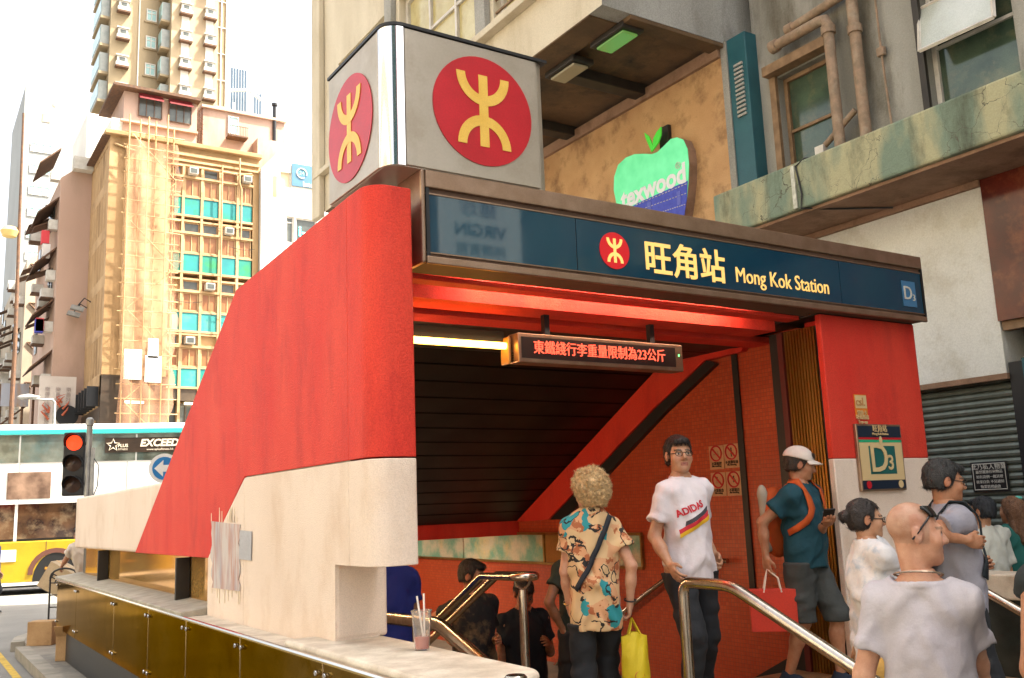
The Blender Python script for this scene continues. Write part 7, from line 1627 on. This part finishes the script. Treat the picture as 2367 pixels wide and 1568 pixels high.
# ------------------------------------------------------------------ people
def W2L(loc, face, h):
    rz = math.atan2(face[0], -face[1]); c, s_ = math.cos(-rz), math.sin(-rz); k = h/1.72; loc = Vector(loc)
    def f(P): d = Vector(P)-loc; return ((d.x*c-d.y*s_)/k, (d.x*s_+d.y*c)/k, d.z/k)
    return f
def stair_z(y): return PZ if y < 5.0 else PZ-(int((y-5.0)/.30)+1)*.155
def cloth(name, c1, c2=None, **kw):
    kw = {**dict(rough=.85, scale=9, bump=.8, bscale=15, fac=(.3, .75), grit=.08, gscale=300), **kw}
    return mat(name, c1, c2 or tuple(v*.86 for v in c1), **kw)
def print_mat():
    m = bpy.data.materials.new('abstract_print_cloth'); m.use_nodes = True; nt = m.node_tree; b = nt.nodes['Principled BSDF']; L = nt.links.new; b.inputs['Roughness'].default_value = .8
    tc = _n(nt, 'ShaderNodeTexCoord'); n0 = _n(nt, 'ShaderNodeTexNoise'); n0.inputs['Scale'].default_value = 9; n0.inputs['Detail'].default_value = 4; L(tc.outputs['Object'], n0.inputs[0])
    ad = _n(nt, 'ShaderNodeMix', data_type='VECTOR'); ad.inputs[0].default_value = .12; L(tc.outputs['Object'], ad.inputs[4]); L(n0.outputs['Color'], ad.inputs[5])
    def band(src, lo, hi):
        g = _n(nt, 'ShaderNodeMath', operation='GREATER_THAN'); L(src, g.inputs[0]); g.inputs[1].default_value = lo
        l = _n(nt, 'ShaderNodeMath', operation='LESS_THAN'); L(src, l.inputs[0]); l.inputs[1].default_value = hi
        k = _n(nt, 'ShaderNodeMath', operation='MULTIPLY'); L(g.outputs[0], k.inputs[0]); L(l.outputs[0], k.inputs[1]); return k.outputs[0]
    def over(base, mask, c):
        x = _n(nt, 'ShaderNodeMix', data_type='RGBA'); L(mask, x.inputs[0])
        if isinstance(base, tuple): x.inputs[6].default_value = (*base, 1)
        else: L(base, x.inputs[6])
        x.inputs[7].default_value = (*c, 1); return x.outputs[2]
    v = _n(nt, 'ShaderNodeTexVoronoi'); v.inputs['Scale'].default_value = 15; L(ad.outputs[1], v.inputs['Vector'])
    nz = _n(nt, 'ShaderNodeTexNoise'); nz.inputs['Scale'].default_value = 24; nz.inputs['Detail'].default_value = 5; L(tc.outputs['Object'], nz.inputs[0])
    sp = _n(nt, 'ShaderNodeSeparateColor'); L(v.outputs['Color'], sp.inputs[0])
    c = over((.60, .40, .21), band(sp.outputs[0], .55, 2), (.36, .11, .04))
    m1 = _n(nt, 'ShaderNodeMath', operation='MULTIPLY'); L(band(nz.outputs['Fac'], .47, 2), m1.inputs[0]); L(band(sp.outputs[0], .55, 2), m1.inputs[1])
    c = over(c, m1.outputs[0], (.58, .30, .15))
    c = over(c, band(sp.outputs[1], .87, 2), (.02, .24, .27))
    m2 = _n(nt, 'ShaderNodeMath', operation='MULTIPLY'); L(band(v.outputs['Distance'], .50, .60), m2.inputs[0]); L(band(sp.outputs[2], .4, 2), m2.inputs[1])
    c = over(c, m2.outputs[0], (.015, .012, .012))
    L(c, b.inputs['Base Color']); return m

# -- woman with curly hair seen from behind
h = 1.41; loc = Vector((3.18, 4.19, PZ)); fc = (.42, .91); T = W2L(loc, fc, h)
rt, pi1 = person('woman with pale curly hair in a patterned tunic seen from behind on the platform', loc, fc, h, True, 'fair', head_yaw=28, head_pitch=4,
    handL=T(at(1316, 1398, 5.15)), handR=T(at(1456, 1394, 5.08)), poleL=(.8, .8, 0), poleR=(-.8, .8, 0), curl=(.8, .95), hair='curly', hair_col=(.46, .32, .165),
    top=dict(m=print_mat(), hem=.715, sleeve=.55, loose=.022, flare=.010, fold=.008, neck_r=.066, name='tunic'), bottom=dict(m=cloth('black_trousers', (.016, .018, .022))), shoes=cloth('dark_shoe', (.02, .02, .02)), vox=.009, footL=(.1, .1), footR=(-.1, -.14), width=.93)
# cross-body strap over the back
strap_wrap(pi1, [(-.10+.235*t, .30, 1.44-.46*t) for t in [k/16 for k in range(17)]], .014, cloth('black_strap', (.02, .022, .03)), 'bag_strap', pi1['root'], .010, (0, -1, 0))
for w_ in (pi1['wL'], pi1['wR']):
    mb = MB(); e = pi1['eL'] if w_ is pi1['wL'] else pi1['eR']; d = Vector(w_-e).normalized(); u = d.orthogonal().normalized(); v = d.cross(u); c = Vector(w_)-d*.015
    mb.tube([c+(u*math.cos(a)+v*math.sin(a))*.031 for a in [2*math.pi*k/16 for k in range(16)]], .0045, 5, closed=True); mb.build('bracelet', mat('silver', (.7, .68, .62), rough=.25, metal=1) if w_ is pi1['wL'] else m_black, pi1['root'], world=False)
# yellow carrier bag in her right hand
hw = to_world(pi1, pi1['wR'])+Vector((0, 0, -.085))
YB = thing('carrier_bag', 'yellow carrier bag hanging from the hand of the curly haired woman', 'bag', hw+Vector((0, 0, -.40)))
m_ybag = cloth('yellow_bag_cloth', (.62, .47, .012), (.50, .37, .01), rough=.55, scale=5)
u = (RIGHT*.93+Vector((-BACK.x, -BACK.y, 0))*.25); u.z = 0; u.normalize(); n = Vector((u.y, -u.x, 0)); top_z = hw.z-.075; rows_ = []
mb = MB(); nu, nv = 9, 12
for sd in (1, -1):
    G = []
    for j in range(nv+1):
        t = j/nv; w2 = .072+.010*t; th = (.012+.050*math.sin(math.pi*min(1, t*1.05)*.55)) ; row = []
        for i in range(nu+1):
            q = i/nu*2-1; bl_ = th*(1-abs(q)**3)*sd+.006*math.sin(q*7+t*9+sd); row.append(hw+u*(q*w2+.012)+n*bl_+Z*(top_z-hw.z-.29*t+.012*math.cos(q*3)*(1-t)))
        G.append(row)
    mb.grid(G if sd > 0 else [list(reversed(r__)) for r__ in G])
o = mb.build('bag_body', m_ybag, YB, smooth=2.0)
mb = MB()
for sd in (1, -1): mb.tube([hw+u*.012-u*.03+n*.01*sd+Z*(top_z-hw.z), hw+u*.004+n*.008*sd+Z*.005, hw+u*.012+u*.03+n*.01*sd+Z*(top_z-hw.z)], .007, 6)
mb.build('handle', m_ybag, YB, smooth=True)
lg = MB(); c = hw+u*.012+Z*(top_z-hw.z-.21); lg.tube([c+u*.026*math.cos(a)+Z*.026*math.sin(a)-n*0+(-(n if n.dot(CAM-hw) < 0 else -n))*.055 for a in [2*math.pi*k/20 for k in range(17)]], .003, 4); lg.build('round_logo', mat('bag_logo_orange', (.45, .16, .02), rough=.6), YB)

# -- man in the white tee
h = 1.63; loc = Vector((3.98, 4.30, PZ)); fc = (-.20, -1.0); T = W2L(loc, fc, h)
m_wt = cloth('white_tee', (.70, .64, .66), (.66, .60, .63), scale=3)
rt, pi2 = person('man with glasses in a white tee printed with red letters and diagonal stripes', loc, fc, h, False, 'asian', head_yaw=-12, head_pitch=-2, lean=(0, .02), width=.84,
    handR=T(at(1548, 1305, 5.42)), handL=T(at(1650, 1280, 5.72)), poleR=(-.2, 1, 0), poleL=(.2, 1, 0), curl=(.85, .5), hair='messy', hair_col=(.014, .009, .007),
    top=dict(m=m_wt, hem=.83, sleeve=.68, loose=.022, seed=4, fold=.006, neck_r=.072), bottom=dict(m=MATS['black_trousers']), shoes=MATS['dark_shoe'], vox=.009, footL=(.13, .16), footR=(-.09, -.10))
glasses(pi2, mat('thin_black_frame', (.02, .015, .012), rough=.4))
s = pi2['s']; ca, sa = math.cos(R(20)), math.sin(R(20)); U = Vector((ca, 0, sa)); Vv = Vector((-sa, 0, ca))
text_decal(pi2, 'ADIDAS', (-.035*s, -.2, 1.265*s), U, Vv, .056, mat('red_shirt_print', (.52, .02, .035), rough=.7), (0, -1, 0), off=.002, sx=.9)
for k, (c_, nm) in enumerate((((.05, .045, .055), 'charcoal_shirt_print'), ((.50, .02, .035), 'crimson_shirt_print'), ((.72, .42, .02), 'yellow_shirt_print'))):
    ux = Vector((.88, 0, .47)); o_ = Vector((-.12*s, -.2, (1.165-.026*k)*s)); dn = Vector((.0, 0, -.026*s)); e_ = .250*s
    grid_decal(pi2, (o_+ux*(.05 if k == 0 else .0), o_+ux*e_, o_+ux*(e_-.012)+dn, o_+ux*(.04 if k == 0 else .0)+dn), 14, 2, mat(nm, c_, rough=.75), (0, -1, 0), .003+.0004*k)

# -- man in the cap with the red bag
h = 1.56; loc = at(1838, 1030, 6.5); loc.z = PZ; fc = (.16, -.85); T = W2L(loc, fc, h)
m_tt = cloth('teal_tee', (.008, .060, .085), (.006, .045, .065), scale=5)
rt, pi3 = person('man in a white cap, teal tee and grey shorts looking at his phone', loc, fc, h, False, 'tan', head_yaw=40, head_pitch=12, lean=(.0, -.02), width=.94,
    handR=T(at(1770, 1285, 6.32)), handL=T(at(1908, 1212, 6.2)), poleR=(-.5, .9, 0), poleL=(.5, .5, -.6), curl=(.95, .55), palmL=(0, -.2, 1), hair='short', hair_col=(.03, .02, .014), beard=True,
    top=dict(m=m_tt, hem=.85, sleeve=.58, loose=.022, seed=9, fold=.007), bottom=dict(m=cloth('grey_shorts', (.055, .060, .058)), hem=.47, loose=.03, name='shorts'), shoes=cloth('navy_sneaker', (.012, .022, .045)), vox=.009, footL=(.11, -.17), footR=(-.10, .13), belly=.02)
H = pi3['H']; hs_ = pi3['hs']; m_cap = cloth('white_cap_cloth', (.66, .58, .52), (.58, .50, .45), scale=14)
f = Field(H(0, 0, .15)-.2, H(0, 0, .15)+.2, .006); f.ell(H(0, .020, .160), np.array((.097, .117, .098))*hs_, .01, pi3['HR'])
nrm = pi3['HR'] @ np.array((0, .10, -1.)); f.cut(H(0, 0, .152), nrm/np.linalg.norm(nrm)); cp = np_obj('cap', [f.mesh()], m_cap, rt)
mb = MB(); G = []
for j in range(6):
    t = j/5; row = []
    for i in range(13):
        a = R(-62+124*i/12); rx, ry = (.095+.004*t), (.110+.075*t*math.cos(a*.9)); row.append(H(rx*math.sin(a)*(1+.05*t), .020-ry*math.cos(a), .150-.020*t+.012*math.cos(a*1.3)*(1-0)-.014*abs(math.sin(a))**2))
    G.append(row)
mb.grid(G); o = mb.build('cap_brim', m_cap, cp, world=False, smooth=2.0); md = o.modifiers.new('thick', 'SOLIDIFY'); md.thickness = .006
s = pi3['s']; text_decal(pi3, 'XXS', (.085*s, -.2, 1.24*s), (1, 0, 0), (0, 0, 1), .035, m_wp, (0, -1, 0), .004, off=.001)
# orange rucksack with its straps
m_or = cloth('orange_rucksack_cloth', (.50, .085, .012), (.40, .065, .01), scale=12)
bpw = to_world(pi3, (0, .22*s, .95*s)); RS = thing('rucksack', 'orange rucksack on the back of the man in the white cap', 'rucksack', bpw, pi3['rz'])
f = Field((-.2, -.16, -.05), (.2, .16, .55), .010); f.ell((0, .0, .20), (.135, .085, .22), .05); f.ell((0, .06, .12), (.10, .06, .12), .03); f.ell((0, .0, .36), (.10, .07, .10), .05); f.noise(.006, 14, 14, 10, 2); np_obj('bag', [f.mesh()], m_or, RS)
for sd in (1, -1): strap_wrap(pi3, [(.10*sd, .16, 1.36), (.105*sd, .12, 1.44), (.11*sd, .04, 1.50), (.112*sd, -.05, 1.50), (.115*sd, -.14, 1.44), (.122*sd, -.20, 1.36), (.135*sd, -.20, 1.30), (.15*sd, -.18, 1.24), (.17*sd, -.13, 1.19), (.19*sd, -.06, 1.15), (.20*sd, .02, 1.12)], .022, m_or, 'strap', rt, .010)
# pale neck of the case sticking up behind him
gc = to_world(pi3, (-.10*s, .24*s, 1.22*s)); GC = thing('instrument_case', 'pale padded top of a case rising behind the shoulder of the capped man', 'case', gc, pi3['rz'])
f = Field((-.09, -.08, -.25), (.09, .08, .33), .009); f.cap((0, 0, -.2), (-.01, .01, .16), .030, .034, .02); f.ell((-.012, .01, .18), (.036, .028, .050), .02); np_obj('case_top', [f.mesh()], cloth('cream_case', (.42, .36, .28)), GC)
# phone and red paper bag
ph = to_world(pi3, pi3['wL']); d = (Vector(pi3['wL']-pi3['eL'])).normalized(); dw = Vector((d.x*math.cos(pi3['rz'])-d.y*math.sin(pi3['rz']), d.x*math.sin(pi3['rz'])+d.y*math.cos(pi3['rz']), d.z)); pc = ph+dw*.085+Z*.028
PH = thing('phone', 'dark phone held by the man in the white cap', 'phone', pc)
side = dw.cross(Z).normalized(); up_ = (dw*.8+Z*.5).normalized(); mb = MB(); mb.obox(pc, side*.036, up_*.072, side.cross(up_)*.0045); mb.build('case', m_black, PH, bevel=.003)
hw = to_world(pi3, pi3['wR'])+Vector((0, 0, -.085)); RBG = thing('paper_bag', 'red paper shopping bag with cord handles carried by the capped man', 'bag', hw+Vector((0, 0, -.42)))
m_rb = mat('red_paper', (.62, .045, .022), (.56, .04, .02), rough=.6, scale=7, bump=.1, bscale=20)
u = (RIGHT*.97+Vector((-BACK.x, -BACK.y, 0))*-.2); u.z = 0; u.normalize(); n = Vector((u.y, -u.x, 0)); n = n if n.dot(CAM-hw) > 0 else -n
a0 = hw+u*.02-Z*.13
mb = MB(); w2, d2, hh = .150, .048, .27
mb.prism([a0-u*w2-n*d2, a0+u*w2-n*d2, a0+u*w2+n*d2, a0-u*w2+n*d2], Vector((.0, .0, -hh))); mb.build('bag_body', m_rb, RBG, bevel=.004)
for sd in (1, -1): mb = MB(); mb.tube([a0-u*.055+n*d2*sd*.97-Z*.02, a0-u*.035+n*d2*sd*.6+Z*.07, hw+n*.008*sd+Z*.0, a0+u*.045+n*d2*sd*.6+Z*.07, a0+u*.06+n*d2*sd*.97-Z*.02], .006, 6); mb.build('cord_handle', mat('white_cord', (.7, .62, .52), rough=.8), RBG, smooth=True)

# -- woman with a bun, half turned to the right
h = 1.46; loc = at(2000, 1153, 5.0); loc.z = .253; fc = (.86, -.52); T = W2L(loc, fc, h)
m_ws = mat('white_blue_printed_shirt', (.66, .63, .62), (.58, .56, .57), rough=.8, scale=4, stain=(.20, .34, .50), stain_amt=.6, stain_scale=14, bump=.6, bscale=15, grit=.05)
rt, pi4 = person('woman with a dark bun and a white shirt with blue print passing the pillar', loc, fc, h, True, 'asian', head_yaw=-6, head_pitch=4, handR=T(at(1985, 1500, 4.85)), hair='bun', hair_col=(.014, .010, .009),
    top=dict(m=m_ws, hem=.74, sleeve=.95, loose=.03, seed=12, fold=.009, flare=.02, neck_r=.078), bottom=dict(m=cloth('brown_trousers', (.05, .035, .025))), shoes=MATS['dark_shoe'], vox=.0095)
glasses(pi4, MATS['thin_black_frame'])
mb = MB(); s = pi4['s']; 
for sd in (1, -1):
    mb.prism([(sd*.035*s, -.075*s, 1.475*s), (sd*.085*s, -.01*s, 1.50*s), (sd*.105*s, -.055*s, 1.43*s), (sd*.06*s, -.125*s, 1.40*s)], (0, -.006, .008))
mb.build('collar', m_ws, pi4['root'], world=False)
tb_ = to_world(pi4, (-.23*s, .02, .48*s)); TB = thing('shoulder_bag', 'ochre cloth bag at the hip of the woman with the bun', 'bag', tb_, pi4['rz'])
f = Field((-.16, -.2, -.05), (.16, .2, .36), .011); f.ell((0, 0, .14), (.06, .14, .16), .03); f.cap((0, -.1, .22), (0, .1, .22), .05, .05, .03); f.noise(.006, 12, 12, 9, 4); np_obj('bag', [f.mesh()], cloth('ochre_cloth', (.46, .26, .06)), TB)
mb = MB(); mb.tube([(0, -.08, .24), (.04, -.05, .5), (.12, .0, .60), (.04, .05, .5), (0, .08, .24)], .009, 6); mb.build('strap', MATS['ochre_cloth'], TB, world=False)

# -- bald man in the foreground
h = 1.555; loc = at(2106, 1172, 3.32); loc.z = .127; fc = (.92, .55); T = W2L(loc, fc, h)
m_gt = cloth('washed_grey_tee', (.48, .45, .48), (.40, .37, .41), scale=3.2, stain=(.28, .25, .28), stain_amt=.3, stain_scale=5, fac=(.3, .7))
rt, pi5 = person('shaven headed man in a pale grey tee with sunglasses on his head in the foreground', loc, fc, h, False, 'fair', head_yaw=-70, head_pitch=3, neck_len=.028, lean=(0, .0), width=.90,
    handL=T(at(1970, 1730, 3.26)), handR=T(at(2290, 1730, 3.4)), poleL=(1, .4, 0), poleR=(-1, .4, 0), hair='shaved', brow=(.22, .13, .08),
    top=dict(m=m_gt, hem=.86, sleeve=.66, loose=.020, seed=21, fold=.0055, neck_r=.092, neck_z=-.022, vox=.0075), bottom=dict(m=MATS['brown_trousers']), shoes=MATS['dark_shoe'], vox=.0075, belly=.03)
H = pi5['H']; mb = MB()
m_sg = mat('dark_sunglasses', (.012, .012, .012), rough=.15)
def sk(y, z): return .081*math.sqrt(max(.02, 1-((y-.02)/.10)**2-((z-.148)/.091)**2))
for sd in (1, -1): mb.tube([H(sd*.083, .034, .092), H(sd*.083, .014, .116)]+[H(sd*max(sk(y, z), .03), y, z) for y, z in ((-.005, .140), (-.025, .163), (-.042, .184), (-.052, .198))], .0034, 6)
mb.build('sunglasses', m_sg, rt, world=False, smooth=True)
mb = MB()
for sd in (1, -1):
    G = []
    for jj in range(6):
        z = .176+.040*jj/5; G.append([H(sd*(.006+.058*i/7), .020-.102*math.sqrt(max(.05, 1-((.006+.058*i/7)/.086)**2-((z-.148)/.093)**2))-.004, z) for i in range(8)])
    mb.grid(G)
o = mb.build('sunglasses_lens', m_sg, rt, world=False, smooth=2.0); md = o.modifiers.new('thick', 'SOLIDIFY'); md.thickness = .006; md.offset = 0
mb = MB(); nk = pi5['neck']; P = []
for k in range(28): a = 2*math.pi*k/28; P.append((nk[0]+.078*math.cos(a), nk[1]+.074*math.sin(a)-.004, nk[2]+.010+.016*math.sin(a)))
mb.tube(P, .0034, 6, closed=True)
for k in range(0, 28, 2): mb.lathe([(0, -.005), (.005, 0), (0, .005)], P[k], 6)
mb.build('necklace', mat('old_silver', (.42, .34, .26), rough=.35, metal=.9), rt, world=False)

# -- man in the grey tee with a rucksack
h = 1.655; loc = at(2180, 1068, 5.3); loc.z = .253; fc = (.80, -.60); T = W2L(loc, fc, h)
m_g2 = cloth('grey_violet_tee', (.30, .29, .33), (.23, .22, .26), scale=5)
rt, pi6 = person('man in glasses and a grey tee with dark rucksack straps beside the shutter', loc, fc, h, False, 'tan', head_yaw=0, head_pitch=8, handR=T(at(2232, 1248, 5.0)), handL=T(at(2250, 1300, 5.3)), poleR=(-.7, .6, -.6), poleL=(.7, .5, -.5), curl=(.9, .8),
    hair='messy', hair_col=(.012, .012, .012), top=dict(m=m_g2, hem=.88, sleeve=.55, loose=.022, seed=14, fold=.008), bottom=dict(m=MATS['black_trousers']), shoes=MATS['dark_shoe'], vox=.0095)
glasses(pi6, MATS['thin_black_frame']); s = pi6['s']
bp6 = to_world(pi6, (0, .2*s, 1.0*s)); R6 = thing('rucksack', 'black rucksack worn by the man in the grey tee', 'rucksack', bp6, pi6['rz']); m_bk = cloth('black_nylon', (.018, .026, .032))
f = Field((-.2, -.14, -.05), (.2, .16, .5), .012); f.ell((0, .01, .2), (.13, .075, .21), .04); np_obj('bag', [f.mesh()], m_bk, R6)
for sd in (1, -1): strap_wrap(pi6, [(.10*sd, .16, 1.36), (.105*sd, .12, 1.44), (.11*sd, .04, 1.50), (.112*sd, -.05, 1.50), (.115*sd, -.14, 1.44), (.118*sd, -.20, 1.36), (.125*sd, -.22, 1.26), (.15*sd, -.20, 1.16), (.20*sd, -.10, 1.08)], .022, m_bk, 'strap', rt, .010)

# -- two people farther back by the shutter
h = 1.55; loc = at(2262, 1150, 7.45); loc.z = .127; fc = (.30, .95); T = W2L(loc, fc, h)
person('person in a loose white shirt with dark hair seen from behind near the shutter', loc, fc, h, False, 'asian', head_yaw=20, handL=T(at(2215, 1190, 7.3)), poleL=(1, .2, -.8), hair='messy', hair_col=(.010, .012, .016),
    top=dict(m=cloth('off_white_shirt', (.52, .52, .46), (.42, .42, .37), scale=4), hem=.80, sleeve=.75, loose=.034, seed=31, fold=.010, neck_r=.07), bottom=dict(m=MATS['black_trousers']), shoes=MATS['dark_shoe'], vox=.013, width=1.08)
h = 1.54; loc = at(2330, 1150, 7.75); loc.z = .127; fc = (.15, 1.)
rt, pi8 = person('woman with long brown hair and a teal dress seen from behind by the shutter', loc, fc, h, True, 'tan', hair='long', hair_col=(.10, .045, .02), top=dict(m=cloth('teal_dress_cloth', (.012, .11, .09)), hem=.60, sleeve=.3, loose=.026, seed=33, flare=.04, name='dress'), shoes=MATS['dark_shoe'], vox=.013)
mb = MB(); mb.lathe([(0, -.02), (.03, -.012), (.034, 0), (.03, .012), (0, .02)], pi8['H'](-.02, .07, .225), 12); mb.build('hair_clip', mat('teal_plastic', (.10, .45, .38), rough=.4), rt, world=False)
# -- figure cropped by the right edge
h = 1.66; loc = at(2490, 1150, 3.0); loc.z = .127; fc = (.6, .8); T = W2L(loc, fc, h)
person('person cut off by the right edge of the picture with a bare bent arm', loc, fc, h, False, 'tan', handL=T(at(2428, 1400, 2.75)), poleL=(.4, .4, -1.2), hair='short', top=dict(m=cloth('dark_vest', (.02, .025, .025)), hem=.86, sleeve=.12, loose=.02), bottom=dict(m=MATS['black_trousers']), shoes=MATS['dark_shoe'], vox=.011)
# -- people on the stairs
m_bt = mat('black_tee_with_tan_print', (.012, .013, .015), (.018, .018, .02), rough=.85, scale=6, stain=(.30, .20, .09), stain_amt=.6, stain_scale=6)
loc = at(1090, 1298, 7.2); loc.z = stair_z(loc.y); h = 1.355-loc.z; fc = (.02, -1.); T = W2L(loc, fc, h)
person('young man in a black tee coming up the stairs', loc, fc, h, False, 'tan', head_yaw=38, head_pitch=10, handR=T(at(1030, 1470, 7.0)), handL=T(at(1150, 1480, 7.0)), hair='messy', hair_col=(.010, .008, .007), top=dict(m=m_bt, hem=.84, sleeve=.58, loose=.022, seed=41), bottom=dict(m=cloth('tan_shorts', (.34, .22, .13)), hem=.48, loose=.03, name='shorts'), shoes=MATS['dark_shoe'], vox=.0105)
loc = at(1203, 1345, 7.55); loc.z = stair_z(loc.y); h = 1.165-loc.z+.03; fc = (-.30, -1.); T = W2L(loc, fc, h)
person('man in a dark navy tee with bowed head on the stairs behind the rail post', loc, fc, h, False, 'tan', head_pitch=32, lean=(0, -.06), handL=T(at(1268, 1490, 7.3)), hair='short', hair_col=(.012, .009, .008), top=dict(m=cloth('navy_tee', (.012, .016, .024)), hem=.84, sleeve=.58, loose=.022, seed=43), bottom=dict(m=MATS['black_trousers']), shoes=MATS['dark_shoe'], vox=.0105, width=1.06)
loc = at(893, 1300, 6.05); loc.z = stair_z(loc.y); fc = (.25, 1.)
person('person in a blue top and green shorts going down the stairs behind the pillar', loc, fc, 1.62, False, 'dark', top=dict(m=cloth('royal_blue_top', (.010, .02, .17)), hem=.86, sleeve=.6, loose=.02), bottom=dict(m=cloth('dark_green_shorts', (.02, .05, .035)), hem=.5, loose=.03, name='shorts'), shoes=MATS['dark_shoe'], vox=.012)
loc = at(1340, 1330, 6.95); loc.z = stair_z(loc.y); fc = (.35, .94); T = W2L(loc, fc, 1.56)
person('person in dark shorts going down the stairs half hidden by the curly haired woman', loc, fc, 1.56, False, 'dark', handL=T(at(1300, 1455, 6.8)), poleL=(1, .5, 0), top=dict(m=cloth('dark_olive_tee', (.03, .04, .03)), hem=.86, sleeve=.55), bottom=dict(m=MATS['black_trousers'], hem=.5, loose=.03, name='shorts'), shoes=MATS['dark_shoe'], vox=.012)
# -- two people at the left
loc = onz(-24, 1420, .0); person('person in a blue shirt at the left edge of the road', loc, (.8, -.5), 1.65, False, 'asian', top=dict(m=MATS['royal_blue_top'], hem=.85, sleeve=.6), bottom=dict(m=MATS['black_trousers']), shoes=MATS['dark_shoe'], vox=.016)
loc = onz(202, 1478, .127); fc = (-.6, -.8); T = W2L(loc, fc, 1.62)
person('delivery worker in a pale shirt stooping over the carton behind the hand trolley', loc, fc, 1.62, False, 'tan', lean=(0, -.30), head_pitch=18, handL=T(hp_+r_*.20-Z*.08), handR=T(hp_-r_*.18-Z*.12), poleL=(.6, .6, -.6), poleR=(-.6, .6, -.6), hair='short', top=dict(m=cloth('pale_work_shirt', (.55, .47, .40)), hem=.85, sleeve=.55), bottom=dict(m=MATS['black_trousers']), shoes=MATS['dark_shoe'], vox=.014)
